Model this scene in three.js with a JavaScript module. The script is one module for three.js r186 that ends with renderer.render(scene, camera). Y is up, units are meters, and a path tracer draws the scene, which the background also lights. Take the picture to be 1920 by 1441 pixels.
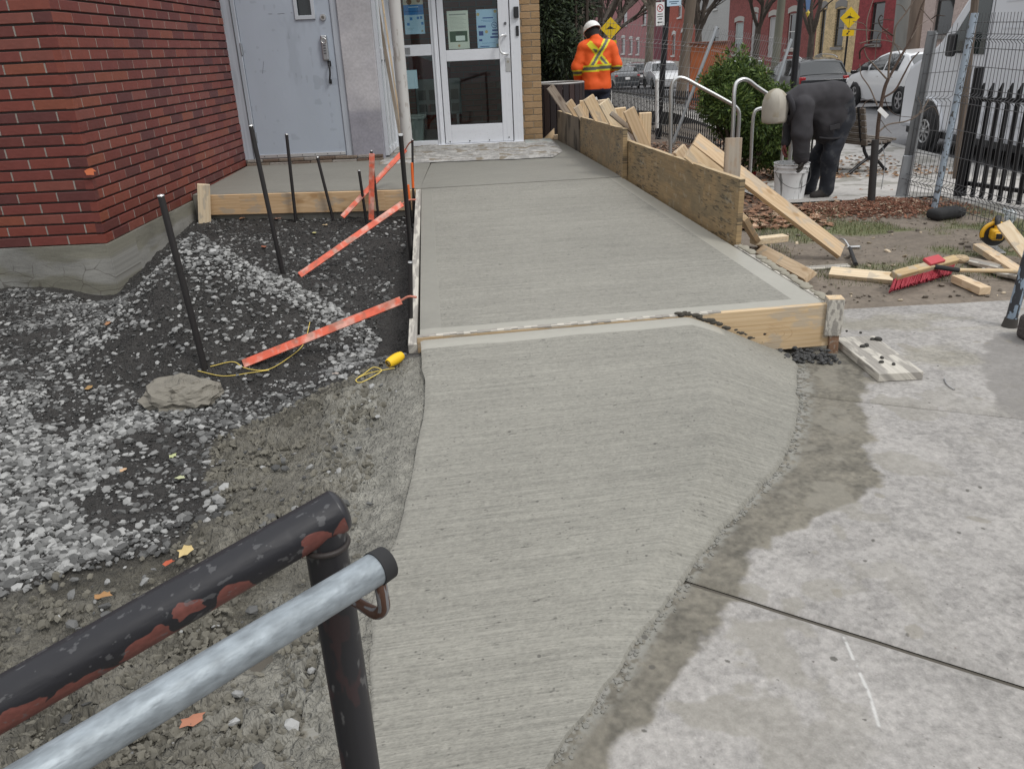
import * as THREE from 'three';
import { mergeGeometries } from 'three/addons/utils/BufferGeometryUtils.js';
import { RoundedBoxGeometry } from 'three/addons/geometries/RoundedBoxGeometry.js';

// ---------------------------------------------------------------- camera, sky, sun, exposure
const scene = new THREE.Scene();
const renderer = new THREE.WebGLRenderer({ antialias: true });
renderer.setSize(1024, 768);
renderer.toneMapping = THREE.LinearToneMapping;
renderer.toneMappingExposure = 1.08;
renderer.shadowMap.enabled = true;
const DEG = Math.PI / 180;
const EYE = 1.58;                                        // camera height above the pavement
const FOC = 1500;                                        // focal length in photo pixels (1920 wide)
const camera = new THREE.PerspectiveCamera(2 * Math.atan(720.5 / FOC) / DEG, 4 / 3, 0.05, 600);
camera.rotation.order = 'YXZ';
camera.rotation.set(-22.75 * DEG, -0.15 * DEG, -2.6 * DEG);
camera.position.set(0, EYE, 0);
camera.updateMatrixWorld(true);

// overcast sky: air and cloud only, a little brighter overhead
function rngOf(seed) { let a = seed >>> 0; return () => { a = (a + 0x6D2B79F5) | 0; let t = Math.imul(a ^ (a >>> 15), 1 | a); t = (t + Math.imul(t ^ (t >>> 7), 61 | t)) ^ t; return ((t ^ (t >>> 14)) >>> 0) / 4294967296; }; }
const LAT = new Float32Array(65536); { const r = rngOf(77); for (let i = 0; i < 65536; i++) LAT[i] = r(); }
function vn(x, y) {
  const xi = Math.floor(x), yi = Math.floor(y); let fx = x - xi, fy = y - yi;
  fx = fx * fx * (3 - 2 * fx); fy = fy * fy * (3 - 2 * fy);
  const x0 = xi & 255, x1 = (xi + 1) & 255, y0 = (yi & 255) << 8, y1 = ((yi + 1) & 255) << 8;
  const a = LAT[y0 | x0], b = LAT[y0 | x1], c = LAT[y1 | x0], d = LAT[y1 | x1];
  return a + (b - a) * fx + (c - a) * fy + (a - b - c + d) * fx * fy;
}
function fbm(x, y, o = 4) { let s = 0, a = 0.5, n = 0; for (let i = 0; i < o; i++) { s += a * vn(x, y); n += a; x = x * 2.03 + 17.7; y = y * 2.03 + 5.3; a *= 0.5; } return s / n; }
const clamp = (x, a = 0, b = 1) => Math.min(b, Math.max(a, x));
const lerp = (a, b, t) => a + (b - a) * t;
const sst = (a, b, x) => { const t = clamp((x - a) / (b - a)); return t * t * (3 - 2 * t); };
{
  const w = 256, h = 128, data = new Float32Array(w * h * 4);
  for (let j = 0; j < h; j++) for (let i = 0; i < w; i++) {
    const el = (j + 0.5) / h * Math.PI - Math.PI / 2, az = (i + 0.5) / w * Math.PI * 2;
    const se = Math.sin(el), up = Math.max(0, se);
    const px = Math.cos(az) * Math.cos(el) / (0.25 + up), py = Math.sin(az) * Math.cos(el) / (0.25 + up);
    const cl = fbm(px * 1.3 + 40, py * 1.3 + 40, 4) - 0.5;
    let v = 0.34 + 1.0 * Math.pow(up, .85) + cl * 0.22 * (el > 0 ? 1 : 0);
    if (el < 0) v = 0.34 * (1 + el * 0.2);
    const k = (j * w + i) * 4; data[k] = v * 0.975; data[k + 1] = v * 0.995; data[k + 2] = v * 1.03; data[k + 3] = 1;
  }
  const sky = new THREE.DataTexture(data, w, h, THREE.RGBAFormat, THREE.FloatType);
  sky.mapping = THREE.EquirectangularReflectionMapping; sky.minFilter = sky.magFilter = THREE.LinearFilter; sky.needsUpdate = true;
  scene.background = sky; scene.environment = sky; scene.environmentIntensity = 1;
}
const sun = new THREE.DirectionalLight(new THREE.Color(1, 0.97, 0.92), 1.45);
sun.position.set(9, 15, 3); sun.target.position.set(0, 0, -5);
sun.castShadow = true; sun.shadow.radius = 26; sun.shadow.mapSize.set(2048, 2048);
Object.assign(sun.shadow.camera, { left: -25, right: 25, top: 25, bottom: -25, near: 1, far: 80 });
scene.add(sun, sun.target);

// ---------------------------------------------------------------- photo pixel -> point (distance from what the thing touches)
const V = (x, y, z) => new THREE.Vector3(x, y, z);
function ray(px, py) { return V((px - 960) / FOC, -(py - 720.5) / FOC, -1).applyQuaternion(camera.quaternion); }
function onY(px, py, y) { const r = ray(px, py); return r.multiplyScalar((y - EYE) / r.y).add(camera.position); }
function onZ(px, py, d) { const r = ray(px, py); return r.multiplyScalar(-d / r.z).add(camera.position); }      // d metres ahead
function onX(px, py, x) { const r = ray(px, py); return r.multiplyScalar(x / r.x).add(camera.position); }
function onG(px, py, hf, d0 = 1) { for (let d = d0; d < 60; d += 0.01) { const p = onZ(px, py, d); if (p.y <= hf(p.x, d)) { p.y = hf(p.x, d); return p; } } return onZ(px, py, 20); }

// ---------------------------------------------------------------- scene helpers
const taken = {};
function numbered(n) { const k = taken[n] = (taken[n] ?? -1) + 1; return k ? n + '_' + String(k).padStart(3, '0') : n; }
function tag(o, label, category, group) { o.userData.label = label; o.userData.category = category; if (group) o.userData.group = group; return o; }
function thing(name, label, category, pos = [0, 0, 0], turn = 0, group) {
  const o = new THREE.Group(); o.name = numbered(name); o.position.set(...pos); o.rotation.y = turn; scene.add(o);
  return tag(o, label, category, group);
}
function mesh(name, geo, mat, parent) { const g = Array.isArray(geo) ? merge(geo) : geo; const m = new THREE.Mesh(g, mat); m.name = parent && parent !== scene ? name : numbered(name); m.castShadow = m.receiveShadow = true; (parent || scene).add(m); return m; }
function structure(name, geo, mat) { const m = mesh(name, geo, mat, scene); m.userData.kind = 'structure'; return m; }
function solo(name, geo, mat, label, category, group, kind) { const m = mesh(name, geo, mat, scene); tag(m, label, category, group); if (kind) m.userData.kind = kind; return m; }
function merge(list) {
  const l = list.map(g => { let q = g.index ? g.toNonIndexed() : g; for (const k of Object.keys(q.attributes)) if (!['position', 'normal', 'uv', 'color'].includes(k)) q.deleteAttribute(k); return q; });
  const hasC = l.some(g => g.attributes.color);
  for (const g of l) {
    if (!g.attributes.normal) g.computeVertexNormals();
    if (!g.attributes.uv) g.setAttribute('uv', new THREE.BufferAttribute(new Float32Array(g.attributes.position.count * 2), 2));
    if (hasC && !g.attributes.color) g.setAttribute('color', new THREE.BufferAttribute(new Float32Array(g.attributes.position.count * 3).fill(1), 3));
  }
  return mergeGeometries(l);
}
function box(w, h, d, x = 0, y = 0, z = 0, rx = 0, ry = 0, rz = 0) { const g = new THREE.BoxGeometry(w, h, d); if (rx || ry || rz) g.applyMatrix4(new THREE.Matrix4().makeRotationFromEuler(new THREE.Euler(rx, ry, rz))); g.translate(x, y, z); return g; }
function rbox(w, h, d, r, x = 0, y = 0, z = 0, rx = 0, ry = 0, rz = 0) { const g = new RoundedBoxGeometry(w, h, d, 2, Math.min(r, w * .49, h * .49, d * .49)); if (rx || ry || rz) g.applyMatrix4(new THREE.Matrix4().makeRotationFromEuler(new THREE.Euler(rx, ry, rz))); g.translate(x, y, z); return g; }
const span = (x0, x1, y0, y1, z0, z1) => box(Math.abs(x1 - x0), Math.abs(y1 - y0), Math.abs(z1 - z0), (x0 + x1) / 2, (y0 + y1) / 2, (z0 + z1) / 2);
const rspan = (x0, x1, y0, y1, z0, z1, r = .004) => rbox(Math.abs(x1 - x0), Math.abs(y1 - y0), Math.abs(z1 - z0), r, (x0 + x1) / 2, (y0 + y1) / 2, (z0 + z1) / 2);
function rod(a, b, r0, r1 = r0, n = 8, open = false) { const d = b.clone().sub(a), L = d.length(); const g = new THREE.CylinderGeometry(r1, r0, L, n, 1, open); g.translate(0, L / 2, 0); g.applyQuaternion(new THREE.Quaternion().setFromUnitVectors(V(0, 1, 0), d.normalize())); g.translate(a.x, a.y, a.z); return g; }
function tube(pts, r, seg = 32, n = 8, closed = false) { return new THREE.TubeGeometry(new THREE.CatmullRomCurve3(pts, closed, 'centripetal'), seg, r, n, closed); }
// board whose length runs a -> b, its wide face turned towards n
function board(a, b, w, t, n, bevel = .003) {
  const y = b.clone().sub(a), L = y.length(); y.normalize(); const x = y.clone().cross(n).normalize(), z = x.clone().cross(y);
  const g = bevel ? new RoundedBoxGeometry(w, L, t, 1, Math.min(bevel, t * .4)) : new THREE.BoxGeometry(w, L, t);
  const p = g.attributes.position, u = new Float32Array(p.count * 2);
  for (let i = 0; i < p.count; i++) { u[2 * i] = (p.getX(i) + p.getZ(i)) * 4 + a.x * 3.3; u[2 * i + 1] = p.getY(i) * .8 + a.y; }
  g.setAttribute('uv', new THREE.BufferAttribute(u, 2));
  g.applyMatrix4(new THREE.Matrix4().makeBasis(x, y, z)); g.translate((a.x + b.x) / 2, (a.y + b.y) / 2, (a.z + b.z) / 2); return g;
}
function grid(nu, nv, fn) {
  const P = new Float32Array((nu + 1) * (nv + 1) * 3), U = new Float32Array((nu + 1) * (nv + 1) * 2), I = [];
  for (let j = 0; j <= nv; j++) for (let i = 0; i <= nu; i++) { const k = j * (nu + 1) + i, q = fn(i / nu, j / nv); P[3 * k] = q[0]; P[3 * k + 1] = q[1]; P[3 * k + 2] = q[2]; U[2 * k] = q[3] ?? i / nu; U[2 * k + 1] = q[4] ?? j / nv; }
  for (let j = 0; j < nv; j++) for (let i = 0; i < nu; i++) { const a = j * (nu + 1) + i, b = a + 1, c = a + nu + 1, d = c + 1; I.push(a, b, d, a, d, c); }
  const g = new THREE.BufferGeometry(); g.setAttribute('position', new THREE.BufferAttribute(P, 3)); g.setAttribute('uv', new THREE.BufferAttribute(U, 2)); g.setIndex(I); g.computeVertexNormals(); return g;
}
function colorize(g, fn) { const p = g.attributes.position, c = new Float32Array(p.count * 3); for (let i = 0; i < p.count; i++) { const q = fn(p.getX(i), p.getY(i), p.getZ(i), i); c[3 * i] = q[0]; c[3 * i + 1] = q[1]; c[3 * i + 2] = q[2]; } g.setAttribute('color', new THREE.BufferAttribute(c, 3)); return g; }
function extrude(pts, depth, bevel = 0) { const s = new THREE.Shape(pts.map(p => new THREE.Vector2(p[0], p[1]))); return new THREE.ExtrudeGeometry(s, { depth, bevelEnabled: bevel > 0, bevelThickness: bevel, bevelSize: bevel, bevelSegments: 2, steps: 1 }); }

// ---------------------------------------------------------------- textures and materials
const ENC = new Uint8Array(4097); for (let i = 0; i <= 4096; i++) { const x = i / 4096; ENC[i] = Math.round(255 * (x <= .0031308 ? 12.92 * x : 1.055 * Math.pow(x, 1 / 2.4) - .055)); }
function tex(w, h, fn, o = {}) {
  const d = new Uint8Array(w * h * 4), out = [0, 0, 0];
  for (let j = 0; j < h; j++) for (let i = 0; i < w; i++) {
    const k = (j * w + i) * 4, r = fn((i + .5) / w, (j + .5) / h, out);
    if (typeof r === 'number') { d[k] = d[k + 1] = d[k + 2] = clamp(r) * 255; }
    else { d[k] = ENC[clamp(r[0]) * 4096 | 0]; d[k + 1] = ENC[clamp(r[1]) * 4096 | 0]; d[k + 2] = ENC[clamp(r[2]) * 4096 | 0]; }
    d[k + 3] = 255;
  }
  const t = new THREE.DataTexture(d, w, h, THREE.RGBAFormat); t.magFilter = THREE.LinearFilter; t.minFilter = THREE.LinearMipmapLinearFilter; t.generateMipmaps = true;
  t.wrapS = t.wrapT = o.clamp ? THREE.ClampToEdgeWrapping : THREE.RepeatWrapping; if (o.color) t.colorSpace = THREE.SRGBColorSpace; if (o.rep) t.repeat.set(...o.rep); t.needsUpdate = true; return t;
}
const ctex = (w, h, fn, o = {}) => tex(w, h, fn, { ...o, color: true });
const rgb = (r, g, b) => new THREE.Color().setRGB(r, g, b);
const mat = (c, rough = .8, o = {}) => new THREE.MeshStandardMaterial({ color: Array.isArray(c) ? rgb(...c) : c, roughness: rough, ...o });
// tile-able noise so that repeats have no seams
function pn(u, v, n, seed = 0) { const x = u * n, y = v * n, xi = Math.floor(x), yi = Math.floor(y); let fx = x - xi, fy = y - yi; fx = fx * fx * (3 - 2 * fx); fy = fy * fy * (3 - 2 * fy); const q = (a, b) => LAT[((((b % n) + n) % n + seed * 31 & 255) << 8) | (((a % n) + n) % n + seed * 17 & 255)]; const a = q(xi, yi), b = q(xi + 1, yi), c = q(xi, yi + 1), d = q(xi + 1, yi + 1); return a + (b - a) * fx + (c - a) * fy + (a - b - c + d) * fx * fy; }
function pf(u, v, n, o = 4, seed = 0) { let s = 0, a = .5, t = 0; for (let i = 0; i < o; i++) { s += a * pn(u, v, n, seed + i); t += a; n *= 2; a *= .5; } return s / t; }
const grainTex = ctex(256, 256, (u, v) => { const k = .78 + .44 * pf(u, v, 8, 5, 3); return [k * .8, k * .8, k * .8]; });
const grainBump = tex(256, 256, (u, v) => pf(u, v, 32, 3, 9));
const roughBump = tex(512, 512, (u, v) => pf(u, v, 12, 6, 5));
const woodTex = (base, dark, seed, knots = 2) => ctex(256, 512, (u, v) => {
  let dx = 0, kn = 0; const r = rngOf(seed); for (let i = 0; i < knots; i++) { const kx = r(), ky = r(), e = ((u - kx) ** 2 * 40 + (v - ky) ** 2 * 220); dx += .5 * Math.exp(-e * .5) * Math.sign(u - kx); kn = Math.max(kn, Math.exp(-e * 9)); }
  const g = .5 + .5 * Math.sin((u * 9 + dx * 2.2 + 1.3 * fbm(u * 2 + seed, v * 1.3, 3)) * 6.28), f = vn(u * 120 + seed * 3, v * 7), s = fbm(u * 5 + seed, v * 3, 4);
  const k = clamp(g * .3 + f * .25 + (s - .4) * .7), t = clamp(k + kn * 1.5);
  const sm = sst(.58, .68, fbm(u * 4 + seed * 1.7, v * 9 + seed, 5)) * .5; return [lerp(lerp(base[0], dark[0], t), .36, sm), lerp(lerp(base[1], dark[1], t), .335, sm), lerp(lerp(base[2], dark[2], t), .29, sm)];
});
const woodBump = tex(128, 256, (u, v) => .5 * vn(u * 60, v * 5) + .5 * fbm(u * 20, v * 20, 2));
const wood = (base, dark, seed, o = {}) => new THREE.MeshStandardMaterial({ map: woodTex(base, dark, seed, o.knots), roughness: o.rough ?? .75, bumpMap: woodBump, bumpScale: .0012 });
const M = {};
M.pine = wood([.70, .54, .35], [.48, .32, .17], 11);
M.pine2 = wood([.68, .53, .36], [.45, .31, .18], 23);
M.pine3 = wood([.60, .45, .29], [.38, .25, .13], 31, { knots: 3 });
M.pineWhite = wood([.76, .64, .46], [.58, .43, .26], 47);
M.greyWood = wood([.36, .30, .24], [.16, .12, .09], 53);
M.dirtyWood = new THREE.MeshStandardMaterial({ map: ctex(256, 256, (u, v) => { const s = fbm(u * 6, v * 6, 5), f = vn(u * 70, v * 8), a = sst(.45, .6, s); return [lerp(.30, .52, a) * (.8 + .3 * f), lerp(.28, .49, a) * (.8 + .3 * f), lerp(.25, .43, a) * (.8 + .3 * f)]; }), roughness: .85, bumpMap: grainBump, bumpScale: .002 });
M.steelDark = new THREE.MeshStandardMaterial({ color: rgb(.045, .042, .042), roughness: .5, metalness: .55, bumpMap: grainBump, bumpScale: .001 });
M.black = mat([.018, .018, .02], .5);
M.blackPaint = mat([.012, .012, .014], .4, { metalness: .2 });
M.rubber = mat([.02, .02, .021], .85);
M.galv = new THREE.MeshStandardMaterial({ color: rgb(.50, .53, .56), roughness: .42, metalness: .75, roughnessMap: null });
M.stainless = mat([.62, .62, .61], .32, { metalness: .9 });
M.white = mat([.80, .80, .80], .5);
M.glassDark = new THREE.MeshPhysicalMaterial({ color: rgb(.02, .024, .026), roughness: .06, clearcoat: 1, clearcoatRoughness: .02 });
M.glass = new THREE.MeshPhysicalMaterial({ color: rgb(.86, .91, .90), roughness: .02, transmission: 1, thickness: 0, ior: 1.5 });
M.chrome = mat([.7, .7, .7], .2, { metalness: 1 });
// ================================================================ SETTING
const lin = (pts, x) => { if (x <= pts[0][0]) return pts[0][1]; for (let i = 1; i < pts.length; i++) if (x <= pts[i][0]) return lerp(pts[i - 1][1], pts[i][1], (x - pts[i - 1][0]) / (pts[i][0] - pts[i - 1][0])); return pts[pts.length - 1][1]; };
// right-hand ground falls gently from the pavement to the street, a raised bed by the house
const gR = (x, d) => lerp(lin([[5, 0], [8.7, -.08], [12, -.25]], d), .16, sst(2.9, 1.7, x) * sst(8, 10, d) * sst(19, 14, d));
const ROAD = -.38;
// ramp corners
const UL = onY(790, 353, .55), UR = onY(1166, 331, .55), LR = onY(1546, 566, .27), LL = onY(787, 629, .27);
const jointD = x => 3.8 + .127 * (x + .44);
// outline of the flared apron (d, x) : free edge on the pavement, ridge of the flare, left edge
const XB = [[.8, -.34], [1.0, -.2], [1.25, -.06], [1.46, .09], [1.68, .26], [1.96, .43], [2.31, .68], [2.51, .84], [2.81, 1.1], [3.0, 1.2], [3.2, 1.3], [3.5, 1.42], [3.75, 1.5], [4.1, 1.55]];
const XR = [[.8, -.45], [1.46, -.02], [2.0, .32], [2.3, .54], [2.65, .74], [2.98, .84], [3.24, .88], [3.56, .93], [3.9, .92], [4.2, .92]];
const XL = [[.8, -.36], [1.42, -.38], [1.8, -.43], [2.1, -.46], [2.38, -.4], [2.67, -.38], [3.22, -.37], [3.5, -.39], [3.75, -.43], [4.1, -.44]];
const smo = (P, d) => (lin(P, d - .2) + 2 * lin(P, d - .1) + 3 * lin(P, d) + 2 * lin(P, d + .1) + lin(P, d + .2)) / 9;
const xb = d => smo(XB, d) + .012 * (vn(d * 14, 3) - .5) + .03 * (vn(d * 4, 9) - .5);
const apronA = d => { const t = clamp((d - 1.45) / 2.35); return .262 * Math.pow(t, 1.4); };
function apronY(x, d) { const A = apronA(d), r = smo(XR, d), b = xb(d); const q = clamp((x - r) / Math.max(.08, b - r)); const fall = q <= 0 ? 1 : 1 - (q * .75 + .25 * q * q * (3 - 2 * q)); return .012 + A * fall; }

// ---- ground sheet and street
structure('ground', (() => { const g = new THREE.PlaneGeometry(600, 600); g.rotateX(-Math.PI / 2); g.translate(0, -4.2, -150); return g; })(), mat([.16, .15, .13], .95, { map: grainTex }));
const asphaltTex = ctex(512, 512, (u, v) => { const k = .6 + .5 * pf(u, v, 64, 3, 2) + .25 * pf(u, v, 4, 3, 8); return [.125 * k, .125 * k, .13 * k]; });
const planarUV = (g, s, ax = 'x', ay = 'z') => { const p = g.attributes.position, u = new Float32Array(p.count * 2); for (let i = 0; i < p.count; i++) { u[2 * i] = (ax === 'x' ? p.getX(i) : ax === 'z' ? p.getZ(i) : p.getY(i)) * s; u[2 * i + 1] = (ay === 'z' ? p.getZ(i) : ay === 'y' ? p.getY(i) : p.getX(i)) * s; } g.setAttribute('uv', new THREE.BufferAttribute(u, 2)); return g; };
const roadY = d => lin([[12, ROAD + .0], [20, -.31], [23, -.33], [31, -.80], [60, -1.3], [170, -3.6]], d);
const strip = (x0, x1, h, d0 = -6, d1 = 170) => grid(4, 90, (u, v) => { const x = lerp(x0, x1, u), d = lerp(d0, d1, v * v * .6 + v * .4); return [x, roadY(d) + h(x, d), -d, x * .4, d * .4]; });
structure('road', strip(6.9, 15.25, () => 0), new THREE.MeshStandardMaterial({ map: asphaltTex, roughness: .85, bumpMap: grainBump, bumpScale: .004 }));
const walkTex = ctex(512, 512, (u, v) => { const k = .78 + .3 * pf(u, v, 48, 3, 1) + .28 * (pf(u, v, 3, 4, 6) - .5), s = sst(.60, .66, pf(u, v, 9, 4, 12)) * .35; return [.44 * k * (1 - s), .42 * k * (1 - s), .395 * k * (1 - s * 1.1)]; });
M.walk = new THREE.MeshStandardMaterial({ map: walkTex, roughness: .85, bumpMap: grainBump, bumpScale: .002 });
structure('far_pavement', merge([strip(15.2, 18.2, () => .13), strip(15.199, 15.201, x => x > 15.2 ? .13 : -.05)]), M.walk);
structure('kerb', merge([strip(6.78, 6.94, (x, d) => .128), strip(6.94, 6.942, x => x > 6.941 ? -.05 : .128)]), mat([.40, .39, .37], .85, { map: grainTex }));
structure('street_walk', (() => { const g = grid(6, 90, (u, v) => { const x = lerp(4.75, 6.78, u), d = 4.79 + v * v * 150; return [x, d < 12 ? lin([[4.79, -.003], [8.7, -.09], [12, -.255]], d) : roadY(d) + .125, -d, x * .5, d * .5]; }); return g; })(), M.walk);

// ---- pavement in the foreground: slabs with open joints
const pvX0 = -.5, pvS = 4.5, pvD0 = .6;
const drops = []; { const r = rngOf(5); for (let i = 0; i < 900; i++) { const x = -.2 + r() * 4.2, d = .8 + r() * 4; drops.push([x, d, (.0020 + .009 * r() ** 6), .5 + r() * .5, r() * 3.1, r() < .93 ? 0 : 1]); } for (let i = 0; i < 46; i++) { const x = 1.6 + r() * 1.8, d = 3.3 + r() * 1.3; drops.push([x, d, .02 + .06 * r() ** 2, .35 + r() * .4, r() * 3.1, 2]); } for (let i = 0; i < 9; i++) { const x = .7 + r() * 1.2, d = 1.8 + r() * 1.4; drops.push([x, d, .015 + .03 * r() ** 2, .45 + r() * .4, r() * 3.1, 2]); } }
const dropCell = {}; drops.forEach(q => { for (let a = Math.floor((q[0] - .1) * 5); a <= Math.floor((q[0] + .1) * 5); a++) for (let b = Math.floor((q[1] - .1) * 5); b <= Math.floor((q[1] + .1) * 5); b++) (dropCell[a + '_' + b] ??= []).push(q); });
const chalk = [onY(1583, 1195, 0), onY(1602, 1240, 0), onY(1630, 1300, 0), onY(1648, 1360, 0)].map(p => [p.x, -p.z]);
function segd(x, y, P) { let m = 9; for (let i = 1; i < P.length; i++) { const [ax, ay] = P[i - 1], [bx, by] = P[i], t = clamp(((x - ax) * (bx - ax) + (y - ay) * (by - ay)) / ((bx - ax) ** 2 + (by - ay) ** 2)); m = Math.min(m, Math.hypot(x - ax - t * (bx - ax), y - ay - t * (by - ay))); } return m; }
const whiteA = [onY(1190, 1395, 0), onY(1340, 1375, 0), onY(1470, 1365, 0), onY(1600, 1362, 0), onY(1650, 1365, 0)].map(p => [p.x, -p.z]);
const damp = [onY(1905, 640, 0), onY(1890, 700, 0), onY(1925, 760, 0), onY(1960, 700, 0)].map(p => [p.x, -p.z]);
const paveTex = ctex(1400, 1400, (u, v, o) => {
  const x = pvX0 + u * pvS, d = pvD0 + v * pvS;
  const f = vn(x * 420, d * 420), g = fbm(x * 60, d * 60, 3), c = fbm(x * 3.1, d * 3.1, 5), m = fbm(x * 13 + 7, d * 13, 4);
  let k = .31 * (.80 + .24 * f + .6 * (g - .5) + .24 * (c - .5) + .34 * (m - .5));
  const peb = vn(x * 150 + 50, d * 150); if (peb > .86) k *= 1.13; else if (peb < .1) k *= .86;
  let R = k * 1.0, G = k * .95, B = k * .895;
  // pale cement film
  const film = sst(.52, .66, fbm(x * 4.3 + 20, d * 4.3, 5)) * .5 + .5 * sst(.07, .0, segd(x, d, whiteA)) * sst(.38, .6, fbm(x * 40, d * 40, 3)); R = lerp(R, .50, film * .2); G = lerp(G, .475, film * .2); B = lerp(B, .44, film * .2);
  const ch = sst(.006, .002, segd(x, d, chalk)) * sst(.3, .45, vn(x * 60, d * 60)); R = lerp(R, .6, ch * .6); G = lerp(G, .6, ch * .6); B = lerp(B, .58, ch * .6);
  // brownish-olive weathering
  const ol = sst(.55, .72, fbm(x * 2.6 + 60, d * 5 + 9, 5)) * sst(3, 3.6, d) * .5; R *= 1 - .28 * ol; G *= 1 - .3 * ol; B *= 1 - .44 * ol;
  // wet band beside the fresh concrete, with its own ragged outline
  const e = (x - lin(XB, d)) * .8, w = .08 + .17 * fbm(d * 2.4 + 3, x * 1.1 + 1, 3) + .09 * (fbm(d * 9, x * 9, 5) - .5) + .08 * (m - .5) + .07 * sst(2.3, 3.2, d) + .15 * Math.exp(-(((d - 2.62) / .2) ** 2));
  const wet = sst(w + .02, w - .02, e) * .95; { const q = .16 + .7 * g + .7 * m; R = lerp(R, .158 * q, wet); G = lerp(G, .144 * q, wet); B = lerp(B, .114 * q, wet); };
  if (wet > 0) { const sm = sst(.05, 0, e) * sst(.35, .6, fbm(x * 55, d * 55, 3)); R = lerp(R, .23, sm); G = lerp(G, .225, sm); B = lerp(B, .20, sm); }
  const ws = sst(.62, .68, fbm(x * 5 + 3, d * 5 + 70, 4)) * sst(.9, .2, e) * .55; R = lerp(R, .22, ws); G = lerp(G, .205, ws); B = lerp(B, .17, ws);
  const dm = sst(.15, .11, segd(x, d, damp) + .09 * (fbm(x * 9, d * 9, 4) - .5)); { const q = (.5 + .8 * m) * dm; R = lerp(R, .17, q * .75); G = lerp(G, .16, q * .75); B = lerp(B, .148, q * .75); };
  const L = dropCell[Math.floor(x * 5) + '_' + Math.floor(d * 5)];
  if (L) for (const q of L) { const cx = Math.cos(q[4]), sx = Math.sin(q[4]), a = ((x - q[0]) * cx + (d - q[1]) * sx) / q[2], b = (-(x - q[0]) * sx + (d - q[1]) * cx) / q[2] / q[3]; const rr = a * a + b * b; if (rr < 1.6) { const t = sst(1.15, .8, rr + .5 * (vn(x * 190, d * 190) - .5)) * (q[5] === 2 ? .5 : .85), C = q[5] === 1 ? [.12, .07, .05] : q[5] === 2 ? [.22, .20, .16] : [.08, .075, .065]; R = lerp(R, C[0], t); G = lerp(G, C[1], t); B = lerp(B, C[2], t); } }
  o[0] = R; o[1] = G; o[2] = B; return o;
});
paveTex.wrapS = paveTex.wrapT = THREE.MirroredRepeatWrapping;
M.pave = new THREE.MeshStandardMaterial({ map: paveTex, roughness: .82, bumpMap: null });
const paveBump = tex(1024, 1024, (u, v) => .55 * pf(u, v, 96, 3, 4) + .45 * pf(u, v, 7, 4, 2)); paveBump.repeat.set(pvS, pvS); M.pave.bumpMap = paveBump; M.pave.bumpScale = .003;
const j1 = x => 3.43 - .42 * (x - 1.51), j2 = x => 2.02 - .66 * (x - .65), edgeFar = x => 4.75 + .03 * (x - 2.13);
const paving = thing('pavement', 'x', 'x'); paving.userData = { kind: 'structure' };
function paveSlab(x0, x1, dn, df) {
  const nu = 70, nv = 34, gp = .009;
  const f = (u, v) => { const x = lerp(x0 + gp, x1 - gp, u), d = lerp(dn(x) + gp, df(x) - gp, v), e = Math.min(v * nv, (1 - v) * nv, u * nu, (1 - u) * nu); const rag = e < .5 ? .004 * (vn(x * 40, d * 40) - .5) : 0; return [x, e < .5 ? -.012 : .0015 * fbm(x * 3, d * 3, 2), -d - rag, (x - pvX0) / pvS, (d - pvD0) / pvS]; };
  const vv = []; const top = grid(nu, nv, (u, v) => { const U = u < 1 / nu * 1.5 && u > 0 ? .002 : u > 1 - 1 / nu * 1.5 && u < 1 ? .998 : u, Vv = v > 0 && v < 1.5 / nv ? .008 : v < 1 && v > 1 - 1.5 / nv ? .992 : v; return f(U, Vv).map((q, i) => i === 1 && u > 0 && u < 1 && v > 0 && v < 1 ? .0015 * fbm(u * 9, v * 9, 2) : q); });
  mesh('paving_slab', top, M.pave, paving);
}
paveSlab(-.6, 4.74, j1, edgeFar);
paveSlab(-.6, 4.74, j2, j1);
paveSlab(-.6, 4.74, x => Math.min(j2(x) - .6, -1.5), j2);
structure('pavement_bed', span(-.8, 4.76, -.2, -.016, 2, -4.76), mat([.09, .08, .065], .95));
structure('pavement_edge', planarUV(span(4.74, 6.78, -.2, -.002, 2, -4.79), .5), M.walk);

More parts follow.
